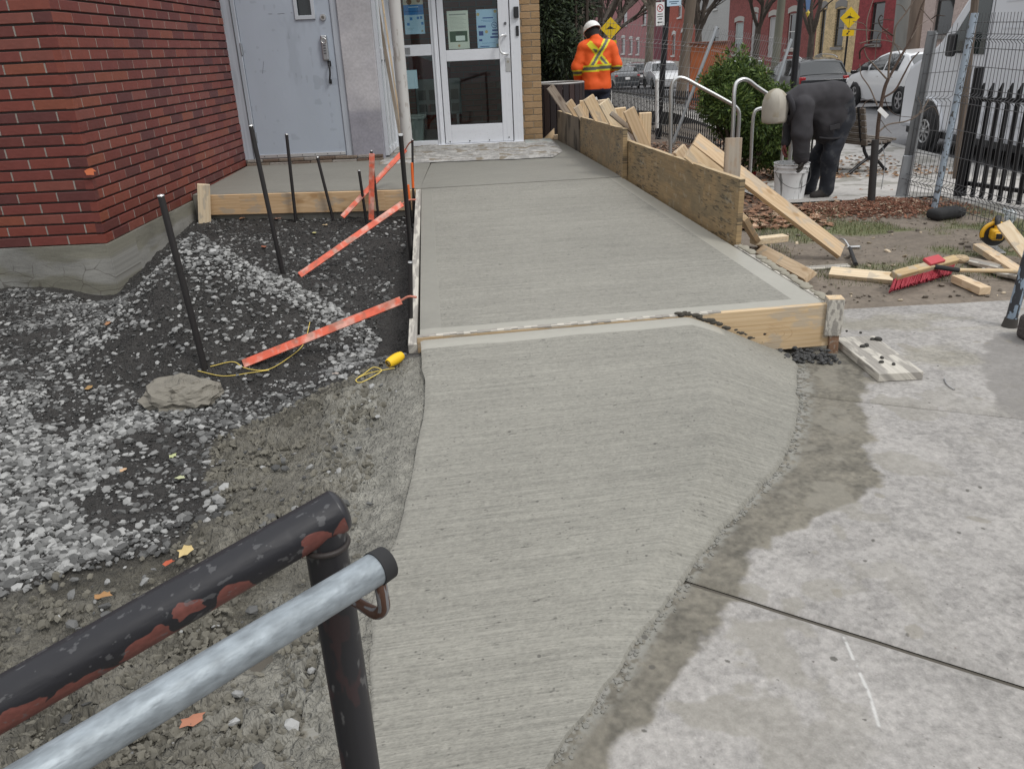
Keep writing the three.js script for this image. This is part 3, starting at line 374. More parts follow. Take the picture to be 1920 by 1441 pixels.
{ // brick walls: courses with raked bed joints, flush pale head joints
  const wall = new THREE.Group(); wall.name = 'brick_wall'; bld.add(wall);
  const top = 3.5, rows = Math.ceil((top - FT) / CP);
  mesh('mortar_core', [span(-9, XW - .03, FT, top, -DC - .03, -DC - .25), span(XW - .25, XW - .03, FT, top, -DC - .25, -DB - .02)], M.mortarDark, wall);
  const tones = [[.215, .052, .036], [.18, .042, .031], [.235, .06, .038], [.15, .038, .030], [.195, .048, .037], [.25, .072, .04], [.125, .036, .032], [.22, .066, .048]];
  const bmap = ctex(256, 256, (u, v) => { const k = .72 + .5 * pf(u, v, 6, 5, 2) + .14 * pf(u, v, 90, 2, 5), sc = sst(.70, .78, pf(u, v, 20, 4, 8)) * .25; return [k * .82 + sc, k * .82 + sc * .9, k * .82 + sc * .85]; });
  const mats = tones.map(c => new THREE.MeshStandardMaterial({ color: rgb(...c), map: bmap, roughness: .46, bumpMap: grainBump, bumpScale: .0012 }));
  const one = L => { const w = L / 2, h = BH / 2, t = .05, e = .003, P = [], U = [], I = []; const q = (a, b, c, d) => { const k = P.length / 3; for (const p of [a, b, c, d]) { P.push(...p); U.push(p[0] * 1.7 + p[2], p[1] * 1.7 + p[2]); } I.push(k, k + 1, k + 2, k, k + 2, k + 3); }; const f = [[-w + e, -h + e, 0], [w - e, -h + e, 0], [w - e, h - e, 0], [-w + e, h - e, 0]], m = [[-w, -h, -e], [w, -h, -e], [w, h, -e], [-w, h, -e]], b = m.map(p => [p[0], p[1], -t]); q(...f); for (let i = 0; i < 4; i++) { const j = (i + 1) % 4; q(m[i], m[j], f[j], f[i]); q(b[i], b[j], m[j], m[i]); } const g = new THREE.BufferGeometry(); g.setAttribute('position', new THREE.BufferAttribute(new Float32Array(P), 3)); g.setAttribute('uv', new THREE.BufferAttribute(new Float32Array(U), 2)); g.setIndex(I); return g.toNonIndexed(); };
  const geos = {}; const geoOf = L => { const k = L.toFixed(3); return geos[k] ??= (() => { const g = one(L); g.computeVertexNormals(); return g; })(); };
  const r = rngOf(33), all = [], heads = [];
  const lay = (len, side, row) => { // s runs away from the corner
    let s = 0; const y = FT + row * CP + BH / 2 + .006; let first = (row % 2 === 0) === (side === 0) ? BL : .115;
    while (s < len) { const L = Math.min(s === 0 ? first : BL, len - s); if (L < .03) break; all.push({ side, s: s + L / 2, y, L, out: .0035 * (r() - .5), rot: (r() - .5) * .008, tone: r() < .04 ? 5 : [0, 1, 2, 3, 4, 6, 7][r() * 7 | 0] }); if (s + L < len - .02) heads.push({ side, s: s + L + BJ / 2, y }); s += L + BJ; }
  };
  for (let k = 0; k < rows; k++) { lay(k < 26 ? 4.2 : 4.2, 0, k); lay(DB - DC, 1, k); }
  const place = (o, b) => { if (b.side === 0) { o.position.set(XW - b.s, b.y, -DC + b.out); o.rotation.set(0, 0, b.rot); } else { o.position.set(XW + b.out, b.y, -DC - b.s); o.rotation.set(0, Math.PI / 2, b.rot, 'YXZ'); } };
  const tmp = new THREE.Object3D();
  for (const b of all) { place(tmp, b); const p = tmp.position.clone().project(camera); b.vis = Math.abs(p.x) < 1.02 && Math.abs(p.y) < 1.03 ? 1 / tmp.position.distanceTo(camera.position) * (b.side ? 1 : 1.5) : 0; }
  all.sort((a, b) => b.vis - a.vis);
  all.slice(0, 300).forEach((b, i) => { const m = new THREE.Mesh(geoOf(b.L), mats[b.tone]); m.name = i ? 'brick_' + String(i).padStart(3, '0') : 'brick'; m.castShadow = m.receiveShadow = true; place(m, b); wall.add(m); });
  const byTone = {}; all.slice(300).forEach(b => { place(tmp, b); tmp.updateMatrix(); (byTone[b.tone] ??= []).push(geoOf(b.L).clone().applyMatrix4(tmp.matrix)); });
  for (const k in byTone) { const m = mesh('far_bricks', byTone[k], mats[k], wall); m.userData.kind = 'stuff'; }
  const hg = heads.map(h => h.side === 0 ? box(BJ, BH * .96, .02, XW - h.s, h.y, -DC - .0125) : box(.02, BH * .96, BJ, XW - .0125, h.y, -DC - h.s));
  const hj = mesh('head_joints', hg, M.mortar, wall); hj.userData.kind = 'stuff';
}
// ---- back of the recess: grey steel door, frame, plaster pier
M.greyDoor = new THREE.MeshStandardMaterial({ map: ctex(512, 512, (u, v) => { const k = .95 + .10 * (fbm(u * 5, v * 7, 5) - .5), sc = sst(.74, .80, vn(u * 6, v * 60) * .6 + .4 * vn(u * 40, v * 9)) * .12, d = sst(.66, .74, fbm(u * 4 + 3, v * 4, 4)) * .10; return [.40 * k * (1 - sc - d), .45 * k * (1 - sc - d), .52 * k * (1 - sc - d)]; }), roughness: .45, bumpMap: grainBump, bumpScale: .0006 });
M.greyFrame = mat([.48, .52, .58], .5, { map: grainTex });
M.plaster = new THREE.MeshStandardMaterial({ map: ctex(512, 512, (u, v) => { const c = fbm(u * 4, v * 9, 5), s = sst(.5, .62, fbm(u * 3 + 9, v * 4, 4)), f = .9 + .2 * vn(u * 150, v * 150), low = sst(.47, .50, v + .03 * (fbm(u * 6, v * 6, 3) - .5)); const k = (.42 + .2 * (c - .5)) * f; return [k * lerp(.72, 1, low) * (1 - .12 * s), k * lerp(.71, .98, low) * (1 - .12 * s), k * lerp(.79, 1.02, low) * (1 - .1 * s)]; }), roughness: .75, bumpMap: roughBump, bumpScale: .004 });
const SILL = .632, dx0 = onZ(487, 296, DB).x, dx1 = onZ(650, 288, DB).x;
{
  // wall infill, frame
  mesh('recess_wall', [span(XW - .3, -1.2, SILL + 2.2, 3.5, -DB - .05, -DB - .3), span(XW - .3, dx0 - .005, .3, SILL + 2.2, -DB - .05, -DB - .3)], M.plaster, bld);
  const fr = mesh('door_frame', [rspan(XW - .01, dx0 - .006, SILL - .05, SILL + 2.16, -DB + .03, -DB - .1, .006), rspan(dx1 + .006, dx1 + .075, SILL - .05, SILL + 2.16, -DB + .03, -DB - .1, .006), rspan(XW - .01, dx1 + .075, SILL + 2.15, SILL + 2.26, -DB + .031, -DB - .1, .006)], M.greyFrame, bld);
  mesh('frame_stop', [span(dx0 - .05, dx0 - .042, SILL, SILL + 2.14, -DB + .031, -DB + .036)], mat([.1, .11, .12], .6), fr);
  const door = new THREE.Group(); door.name = 'door'; bld.add(door);
  const w0 = onZ(553, 0, DB - .02), w1 = onZ(587, 31, DB - .02), wt = w1.y + .62;
  const leaf = (() => { const s = new THREE.Shape(); s.moveTo(dx0, SILL); s.lineTo(dx1, SILL); s.lineTo(dx1, SILL + 2.13); s.lineTo(dx0, SILL + 2.13); s.closePath(); const h = new THREE.Path(); h.moveTo(w0.x, w1.y); h.lineTo(w1.x, w1.y); h.lineTo(w1.x, wt); h.lineTo(w0.x, wt); h.closePath(); s.holes.push(h); const g = new THREE.ExtrudeGeometry(s, { depth: .044, bevelEnabled: true, bevelThickness: .003, bevelSize: .003, bevelSegments: 1 }); g.translate(0, 0, -DB - .03); const u = g.attributes.uv, p = g.attributes.position; for (let i = 0; i < u.count; i++) u.setXY(i, (p.getX(i) - dx0) / 1.0, (p.getY(i) - SILL) / 2.2); return g; })();
  mesh('leaf', leaf, M.greyDoor, door);
  const fz = -DB + .017;
  mesh('window_frame', [rspan(w0.x - .022, w0.x + .012, w1.y - .022, wt + .02, fz, fz + .014, .003), rspan(w1.x - .012, w1.x + .022, w1.y - .022, wt + .02, fz, fz + .014, .003), rspan(w0.x - .022, w1.x + .022, w1.y - .022, w1.y + .014, fz, fz + .0145, .003), rspan(w0.x - .022, w1.x + .022, wt - .012, wt + .022, fz, fz + .0145, .003)], mat([.46, .49, .53], .4), door);
  mesh('window_pane', span(w0.x, w1.x, w1.y, wt, -DB - .008, -DB - .012), M.glassDark, door);
  const cyl = onZ(605.5, 32.5, DB - .02); { const g = new THREE.CylinderGeometry(.027, .032, .018, 24); g.rotateX(Math.PI / 2); g.translate(cyl.x, cyl.y, fz + .01); const c = new THREE.CylinderGeometry(.014, .014, .012, 18); c.rotateX(Math.PI / 2); c.translate(cyl.x, cyl.y, fz + .024); const lk = mesh('lock', g, M.stainless, door); mesh('keyhole', c, mat([.2, .19, .17], .4, { metalness: .8 }), lk); }
  const k0 = onZ(600, 66, DB - .03), k1 = onZ(621, 113, DB - .03); { const kp = mesh('keypad_lock', rspan(k0.x, k1.x - .015, k1.y, k0.y, fz, fz + .04, .014), mat([.46, .47, .48], .3, { metalness: .85 }), door); const cx = (k0.x + k1.x - .015) / 2; const bt = []; for (let i = 0; i < 5; i++) bt.push(rspan(cx - .013, cx + .013, k1.y + .06 + i * .024, k1.y + .074 + i * .024, fz + .039, fz + .046, .003)); mesh('buttons', bt, mat([.16, .16, .17], .35, { metalness: .6 }), kp); const kn = new THREE.TorusGeometry(.024, .006, 8, 20); kn.translate(cx, k0.y - .05, fz + .043); mesh('turn_ring', kn, M.stainless, kp); }
  const h0 = onZ(617, 118, DB - .03), h1 = onZ(619, 153, DB - .03); mesh('handle', [tube([V(h0.x, h0.y, fz), V(h0.x + .003, h0.y - .008, fz + .045), V(h0.x + .006, (h0.y + h1.y) / 2, fz + .06), V(h1.x + .004, h1.y + .02, fz + .045), V(h1.x, h1.y, fz)], .009, 24, 8), rspan(h0.x - .017, h0.x + .017, h0.y - .03, h0.y + .02, fz, fz + .01, .004), rspan(h1.x - .014, h1.x + .016, h1.y - .018, h1.y + .022, fz, fz + .01, .004)], M.black, door);
  for (const [px, py] of [[455, 92], [474, 258]]) { const p = onZ(px, py, DB); mesh('hinge', [rod(V(dx0 - .006, p.y - .055, fz + .012), V(dx0 - .006, p.y + .055, fz + .012), .009, .009, 10), span(dx0 - .02, dx0 + .01, p.y - .05, p.y + .05, fz - .002, fz + .004)], mat([.30, .32, .35], .5, { metalness: .4 }), door); }
  const ks = mesh('kick_strip', rspan(dx0 + .01, dx1 - .005, SILL + .002, SILL + .036, fz, fz + .012, .003), mat([.68, .69, .70], .3, { metalness: .7 }), door);
  for (let i = 0; i < 7; i++) { const c = new THREE.CylinderGeometry(.005, .005, .004, 10); c.rotateX(Math.PI / 2); c.translate(lerp(dx0 + .06, dx1 - .06, i / 6), SILL + .02, fz + .0135); mesh('screw', c, M.black, ks); }
  // pencil-thin scuffs read from the photograph
  mesh('scuff_mark', [[503, 26, 510, 26], [520, 26, 533, 25], [494, 115, 492, 138], [545, 24, 548, 24]].map(([a, b, c, d]) => { const p = onZ(a, b, DB - .0175), q = onZ(c, d, DB - .0175); return rod(p, q, .0014, .0014, 4); }), mat([.08, .08, .09], .8), door);
  // curb of old brick and mortar below the door
  const r = rngOf(44), cb = []; for (let row = 0; row < 2; row++) { let x = XW + .02; while (x < -1.22) { const L = .12 + r() * .14; cb.push(rspan(x, Math.min(x + L, -1.2) - .008, .566 + row * .034, .566 + row * .034 + .03 - .004 * r(), -DB + .03, -DB + .10 - row * .022 + .02 * (r() - .5), .006)); x += L; } }
  cb.forEach((g, i) => mesh('curb_brick', g, [mat([.24, .19, .15], .9, { bumpMap: roughBump, bumpScale: .01 }), mat([.34, .31, .28], .9, { bumpMap: roughBump, bumpScale: .01 }), mat([.17, .12, .09], .9, { bumpMap: roughBump, bumpScale: .01 })][i % 3], bld));
  mesh('curb_core', span(XW, -1.2, .4, SILL - .004, -DB + .034, -DB - .2), M.mortarDark, bld);
  // plaster pier right of the door
  const pz = -DB + .05, pg = planarUV(rspan(dx1 + .076, -1.19, .57, 3.5, pz, pz - .35, .006), .45, 'x', 'y'); mesh('plaster_pier', pg, M.plaster, bld);
}
// ---- glazed entrance
const DE = 9.5; M.alu = new THREE.MeshStandardMaterial({ map: ctex(256, 256, (u, v) => { const k = .95 + .08 * (pf(u, v, 5, 5, 3) - .5), s = sst(.72, .8, pf(u, v, 30, 3, 6)) * .12; return [.74 * k - s, .76 * k - s, .80 * k - s]; }), roughness: .42, metalness: .15 });
const ex = (px, py = 180) => onZ(px, py, DE).x, ey = (px, py) => onZ(px, py, DE).y;
const eb = .60, et = 3.2;
{
  const ent = new THREE.Group(); ent.name = 'glazed_entrance'; bld.add(ent);
  const f = (n, ...g) => mesh(n, g, M.alu, ent);
  const x0 = -1.16, x1 = ex(816), x2 = ex(829), x3 = ex(961), x4 = ex(979), z = -DE;
  const railT = ey(780, 84), railB = ey(780, 105);
  // side light
  f('frame', rspan(x0, x0 + .05, eb, et, z - .05, z + .05, .006), rspan(x1, x2, eb, et, z - .05, z + .05, .006), rspan(x1 + .03, x2 - .03, eb, et, z + .049, z + .065, .004), rspan(x3, x4, eb - .03, et, z - .05, z + .06, .006), rspan(x0 + .05, x1, eb, eb + .055, z - .045, z + .045, .005), rspan(x0 + .05, x1, railB, railT, z - .045, z + .045, .005), rspan(x0, x4, et - .1, et, z - .051, z + .051));
  f('threshold', rspan(x1, x4, eb - .02, eb + .012, z - .08, z + .09, .004));
  mesh('pane', span(x0 + .05, x1, eb + .055, railB, z - .004, z + .004), M.glass, ent); mesh('pane', span(x0 + .05, x1, railT, et - .1, z - .004, z + .004), M.glass, ent);
  mesh('vent_grille', Array.from({ length: 7 }, (_, i) => rspan(ex(750), ex(777), lerp(ey(765, 101), ey(765, 90), i / 6) - .003, lerp(ey(765, 101), ey(765, 90), i / 6) + .004, z + .045, z + .056, .002)), mat([.33, .34, .35], .45, { metalness: .4 }), ent);
  // returning side glazing between pier and front
  const rs = []; for (const d of [8.72, 8.95, 9.2, 9.44]) rs.push(rspan(-1.2, -1.15, .6, et, -d - .022, -d + .022, .005)); rs.push(rspan(-1.195, -1.155, .6, .66, -8.7, -9.46), rspan(-1.195, -1.155, railB - .02, railT - .02, -8.7, -9.46), rspan(-1.195, -1.155, et - .08, et, -8.7, -9.46));
  f('return_frame', ...rs); for (const [a, b] of [[8.745, 8.925], [8.975, 9.175], [9.225, 9.415]]) { mesh('pane', span(-1.179, -1.171, .66, railB - .02, -a, -b), M.glass, ent); mesh('pane', span(-1.179, -1.171, railT - .02, et - .08, -a, -b), M.glass, ent); }
  // door leaf
  const dr = new THREE.Group(); dr.name = 'entrance_door'; bld.add(dr);
  const a = x2 + .008, b = x3 - .008, g0 = ex(842), g1 = ex(940), bt = ey(890, 232), mB = ey(890, 113), mT = ey(890, 92), zf = z + .05;
  mesh('stile', [rspan(a, g0, eb + .015, et - .12, z - .03, zf, .006), rspan(g1, b, eb + .015, et - .12, z - .03, zf, .006)], M.alu, dr);
  mesh('rail', [rspan(g0, g1, eb + .015, bt, z - .028, zf - .002, .005), rspan(g0, g1, mB, mT, z - .028, zf - .002, .005), rspan(g0, g1, et - .22, et - .12, z - .028, zf - .002, .005)], M.alu, dr);
  mesh('gasket', [[g0, g0 + .008, bt, mB], [g1 - .008, g1, bt, mB], [g0, g0 + .008, mT, et - .22], [g1 - .008, g1, mT, et - .22]].map(q => span(...q, z + .012, z + .03)).concat([[bt, bt + .008], [mB - .008, mB], [mT, mT + .008]].map(([p, q]) => span(g0 + .008, g1 - .008, p, q, z + .012, z + .03))), M.black, dr);
  mesh('pane', span(g0, g1, bt, mB, z + .004, z + .012), M.glass, dr); mesh('pane', span(g0, g1, mT, et - .22, z + .004, z + .012), M.glass, dr);
  const hx = ex(944, 80), hy0 = ey(942, 66), hy1 = ey(942, 101); mesh('pull_handle', tube([V(hx + .03, hy0, zf), V(hx + .01, hy0, zf + .05), V(hx - .03, hy0 - .01, zf + .07), V(hx - .045, hy0 - .04, zf + .07), V(hx - .04, hy1 + .04, zf + .07), V(hx - .02, hy1 + .008, zf + .07), V(hx + .03, hy1, zf + .05), V(hx + .04, hy1, zf)], .011, 40, 10), mat([.72, .73, .74], .3, { metalness: .5 }), dr);
  const lp = [ex(948, 121), ey(948, 108), ex(957, 121), ey(948, 134)]; const lk = mesh('lock_plate', rspan(lp[0], lp[2] + .004, lp[3], lp[1], zf, zf + .006, .002), M.stainless, dr); { const c = new THREE.CylinderGeometry(.013, .013, .012, 16); c.rotateX(Math.PI / 2); c.translate((lp[0] + lp[2]) / 2, lp[1] - .04, zf + .008); mesh('cylinder', c, mat([.45, .42, .36], .3, { metalness: .9 }), lk); const c2 = new THREE.CylinderGeometry(.015, .015, .012, 16); c2.rotateX(Math.PI / 2); const q = onZ(947, 44, DE); c2.translate(q.x, q.y, zf + .004); mesh('deadbolt', c2, mat([.16, .16, .17], .4, { metalness: .8 }), dr); }
  for (let i = 0; i < 4; i++) { const c = new THREE.CylinderGeometry(.007, .007, .005, 10); c.rotateX(Math.PI / 2); c.translate(lerp(a + .05, b - .05, i / 3), eb + .035 + .02 * (i === 3), zf + .003); mesh('screw', c, M.black, dr); }
  // card reader on the post
  const rd = mesh('card_reader', rspan(ex(962.5, 20), ex(972, 20), ey(967, 34), ey(967, 13), z + .06, z + .095, .008), M.black, bld);
  { const p = onZ(969, 58, DE); mesh('strike_box', rspan(p.x - .012, p.x + .02, p.y - .05, p.y + .05, z + .06, z + .075, .004), M.black, bld); }
  // small lobby behind the glass: floor, brick back wall, ceiling, sides
  const lob = new THREE.Group(); lob.name = 'lobby'; bld.add(lob);
  mesh('floor', span(-2.3, x4 - .01, .5, .595, -9.3, -13.2), mat([.10, .11, .12], .5), lob);
  mesh('ceiling', span(-2.3, x4 - .01, 3.2, 3.3, -8.7, -13.2), mat([.45, .45, .44], .9), lob);
  mesh('side_wall', span(-2.4, -2.3, .5, 3.3, -8.7, -13.2), mat([.22, .17, .15], .9), lob); mesh('side_wall', span(x4 - .06, x4 - .01, .5, 3.3, -9.56, -13.2), mat([.22, .17, .15], .9), lob);
  mesh('back_wall', span(-2.4, x4 - .01, .5, 3.3, -11.62, -11.75), mat([.24, .20, .18], .95), lob);
  const bg = [[], [], []], r = rngOf(8); for (let k = 0; k < 36; k++) { let x = -2.3 + (k % 2) * .11; while (x < -.05) { bg[r() * 3 | 0].push(box(.21, .058, .03, x + .105, .63 + k * .072, -11.615 + .006 * r())); x += .22; } }
  bg.forEach((l, i) => { const m = mesh('lobby_bricks', l, mat([[.30, .085, .06], [.24, .07, .05], [.34, .11, .08]][i], .55), lob); m.userData.kind = 'stuff'; });
}
// things in the lobby and on the glass
const onE = (px, py, off) => { const p = onZ(px, py, DE - off); return p; };
function canvasMat(w, h, draw, rough = .6, o = {}) { const c = document.createElement('canvas'); c.width = w; c.height = h; const x = c.getContext('2d'); draw(x, w, h); const t = new THREE.CanvasTexture(c); t.colorSpace = THREE.SRGBColorSpace; return new THREE.MeshStandardMaterial({ map: t, roughness: rough, ...o }); }
function flat(w, h, t = .003) { const g = new THREE.BoxGeometry(w, h, t); const u = g.attributes.uv; for (let i = 0; i < u.count; i++) { const f = i >> 2; if (f !== 4) u.setXY(i, .01, .01); } return g; }
const bars = (x, ...L) => { for (const [c, a, b, w, h] of L) { x.fillStyle = c; x.fillRect(a, b, w, h); } };
function poster(label, c, top, bottom, draw) { const a = onE(c[0], top, -.0), b = onE(c[1], bottom, 0); const w = b.x - a.x, h = a.y - b.y; const g = flat(w, h); g.translate((a.x + b.x) / 2, (a.y + b.y) / 2, -DE - .0065); return solo('poster', g, canvasMat(256, Math.round(256 * h / w), draw), label, 'poster', 'notices taped inside the entrance glass'); }
poster('blue and white notice with a photo strip behind the side glass', [754, 797], -8, 63, (x, w, h) => { bars(x, ['#b9d3ea', 0, 0, w, h], ['#cdbfae', 0, 0, w, h * .24]); x.fillStyle = '#7c5236'; x.beginPath(); x.arc(w * .3, h * .16, 34, 0, 7); x.arc(w * .78, h * .14, 24, 0, 7); x.fill(); bars(x, ['#2f7fc4', 0, h * .24, w, h * .26], ['#e6f0f8', w * .25, h * .29, w * .5, 8], ['#1c5d9c', w * .06, h * .40, w * .86, 10]); bars(x, ['#2f7fc4', w * .28, h * .56, 34, 34], ['#2f7fc4', w * .64, h * .55, 30, 30], ['#2f7fc4', w * .8, h * .54, 30, 34], ['#2f7fc4', w * .12, h * .7, 34, 34], ['#2f7fc4', w * .84, h * .69, 30, 34], ['#8fa9bd', w * .12, h * .84, 90, 5], ['#8fa9bd', w * .12, h * .88, 70, 5], ['#a9a690', w * .82, h * .9, 24, 24]); });
poster('white notice with a green picture near its foot on the glass door', [837, 881], 21, 92, (x, w, h) => { bars(x, ['#dedbd0', 0, 0, w, h], ['#8f908a', w * .1, h * .08, w * .8, 12]); for (let i = 0; i < 10; i++) bars(x, ['#b3b1a8', w * .12, h * (.16 + i * .033), w * (.6 + .16 * ((i * 7) % 3) / 2), 4]); bars(x, ['#2c4a2c', w * .08, h * .52, w * .84, h * .28], ['#e9e9e4', w * .36, h * .64, w * .44, h * .13], ['#1d331d', w * .4, h * .54, w * .3, h * .05]); x.fillStyle = '#c39a6b'; x.beginPath(); x.arc(w * .5, h * .9, 15, 0, 7); x.fill(); });
poster('pale blue notice with round marks beside the pull handle', [892, 938], 18, 91, (x, w, h) => { bars(x, ['#b6d0ec', 0, 0, w, h], ['#2c4f9e', w * .28, h * .2, w * .46, 12], ['#6f8fc0', w * .2, h * .27, w * .6, 4], ['#6f8fc0', w * .3, h * .3, w * .4, 4], ['#23438f', w * .06, h * .4, w * .34, 22], ['#23438f', w * .08, h * .54, w * .2, 46], ['#23438f', w * .08, h * .74, w * .14, 22], ['#23438f', w * .68, h * .51, w * .3, 18], ['#23438f', w * .66, h * .6, w * .32, 18], ['#23438f', w * .58, h * .68, w * .4, 18], ['#6f8fc0', w * .2, h * .84, w * .6, 4], ['#23438f', w * .12, h * .92, w * .4, 8], ['#a2a08a', w * .84, h * .87, 28, 34]); x.fillStyle = '#c4a873'; for (const [a, b] of [[.08, .12], [.84, .06], [.42, .56]]) { x.beginPath(); x.arc(w * a, h * b, 17, 0, 7); x.fill(); } x.strokeStyle = '#23438f'; x.lineWidth = 5; x.beginPath(); x.arc(w * .78, h * .4, 30, 0, 7); x.stroke(); x.beginPath(); x.moveTo(w * .7, h * .38); x.lineTo(w * .88, h * .43); x.stroke(); });
poster('plain white sheet of paper on the lower side glass', [754, 784], 132, 166, (x, w, h) => bars(x, ['#c6d7e6', 0, 0, w, h]));
{ const a = onZ(788, 128, 11.5), g = flat(.55, .5); g.translate(a.x + .12, a.y - .05, -11.56); solo('poster', g, canvasMat(256, 256, (x, w, h) => { bars(x, ['#8f1f24', 0, 0, w, h]); x.fillStyle = '#b9c8cf'; x.beginPath(); x.moveTo(0, 0); x.lineTo(w, 0); x.lineTo(w, h * .42); x.closePath(); x.fill(); x.strokeStyle = '#c2555a'; x.lineWidth = 12; x.beginPath(); x.arc(w * .35, h * .7, 40, 0, 4); x.stroke(); }), 'dark red poster on the lobby back wall behind the side glass', 'poster'); }
{ const a = onZ(776, 150, 11.2), b = onZ(866, 214, 11.2), t = thing('display_board', 'pale framed board with six grey panels standing in the lobby', 'display board', [(a.x + b.x) / 2, b.y, -11.3]); const w = b.x - a.x, h = a.y - b.y; mesh('panel', rbox(w, h, .04, .01, 0, h / 2, 0), mat([.62, .68, .68], .6), t); for (let j = 0; j < 2; j++) for (let i = 0; i < 4; i++) mesh('picture', box(w * .17, h * (j ? .28 : .22), .01, lerp(-.36, .36, i / 3) * w, h * (j ? .56 : .2), .022), mat([.24, .25, .24], .6), t); mesh('leg', [box(.03, Math.max(.05, b.y - .595), .03, -w * .4, -(b.y - .595) / 2, 0), box(.03, Math.max(.05, b.y - .595), .03, w * .4, -(b.y - .595) / 2, 0)], M.alu, t); }
{ const a = onZ(737, 220, 10), b = onZ(797, 262, 10), t = thing('plastic_bin', 'cloudy white plastic storage bin on the lobby floor behind the side glass', 'bin', [(a.x + b.x) / 2, .598, -10.1]); const w = b.x - a.x, h = a.y - .598; const g = new THREE.CylinderGeometry(.5, .44, 1, 4, 1, true); g.rotateY(Math.PI / 4); g.scale(w * 1.41 / 1.0 * .98, h * .94, .42); g.translate(0, h * .47, 0); mesh('tub', [g, box(w * .85, .01, .25, 0, .006, 0)], mat([.46, .50, .48], .5, { side: THREE.DoubleSide }), t); mesh('rim', [rbox(w * 1.02, .035, .03, .01, 0, h * .95, .15), rbox(w * 1.02, .035, .03, .01, 0, h * .95, -.15), rbox(.03, .035, .3, .01, w * .5, h * .95, 0), rbox(.03, .035, .3, .01, -w * .5, h * .95, 0)], mat([.52, .56, .54], .45), t); }
// steel post carrying the canopy, laths leaning behind it
{ const b = onY(766, 297, .577), q = onZ(733, 0, -b.z), top = b.clone().lerp(q, 1.7); top.x = b.x - .0; top.y = 3.6; top.z = b.z;
  const t = thing('steel_post', 'white painted round steel post standing before the glazed entrance', 'post', [b.x, b.y, b.z]); mesh('shaft', [(() => { const g = new THREE.CylinderGeometry(.057, .057, 2.95, 28); g.translate(0, 1.475, 0); return g; })()], new THREE.MeshStandardMaterial({ map: ctex(128, 512, (u, v) => { const k = .5 + .12 * (fbm(u * 4, v * 9, 4) - .5), s = sst(.68, .75, fbm(u * 9, v * 40, 4)); return [lerp(k, .2, s * .4), lerp(k * .985, .16, s * .4), lerp(k * .95, .12, s * .4)]; }), roughness: .5 }), t); mesh('collar', (() => { const g = new THREE.CylinderGeometry(.07, .075, .02, 24); g.translate(0, .01, 0); return g; })(), mat([.45, .43, .4], .7), t);
  const lath = (a, b2, w, label, m) => { solo('lath', board(a, b2, w, .012, V(0, 0, 1)), m, label, 'lath'); };
  lath(onZ(752, 240, 8.95).setY(.582), onZ(700, -30, 9.1), .035, 'weathered thin lath leaning behind the steel post, wider one', M.greyWood);
  lath(onZ(756, 255, 8.86).setY(.582), onZ(712, -30, 9.02), .018, 'narrow pale lath leaning close behind the steel post', M.pine2);
}
// ---- yellow brick pier and the stone step beside it
{
  const x0 = ex(979) + .004, x1 = onZ(1014, 120, 9.62).x, d = 9.62, t = thing('yellow_brick_wall', 'buff yellow brick wall end beside the white entrance frame', 'wall', [0, .5, -d]);
  mesh('mortar_core', span(x0 - .0, x1 - .006, 0, 3, -.006, -3.6), mat([.34, .29, .22], .95), t);
  const r = rngOf(71), ms = [[.42, .27, .135], [.38, .245, .125], [.46, .30, .16], [.35, .22, .11]].map(c => mat(c, .75, { map: grainTex, bumpMap: grainBump, bumpScale: .002 })); let n = 0;
  for (let k = 0; k < 38; k++) { let x = x1 - (k % 2 ? .1 : 0); const y = .05 + k * .0715; const put = (a, b) => { if (b - a < .02) return; const m = mesh('brick', rspan(a, b, y - .031, y + .031, -.1, .004 * r(), .003), ms[r() * 4 | 0], t); m.name = n ? 'brick_' + String(n).padStart(3, '0') : 'brick'; n++; }; if (k % 2) put(x1 - .094, x1); x = k % 2 ? x1 - .102 : x1; while (x > x0 + .02) { put(Math.max(x0, x - .2), x); x -= .208; } }
  const a = onY(981, 254, .6), b = onY(1028, 252, .6); solo('stone_step', rspan(ex(981), b.x, .578, .607, -9.3, -9.61, .006), mat([.38, .42, .41], .6, { map: grainTex }), 'pale green grey stone slab at the foot of the buff brick wall', 'slab');
}
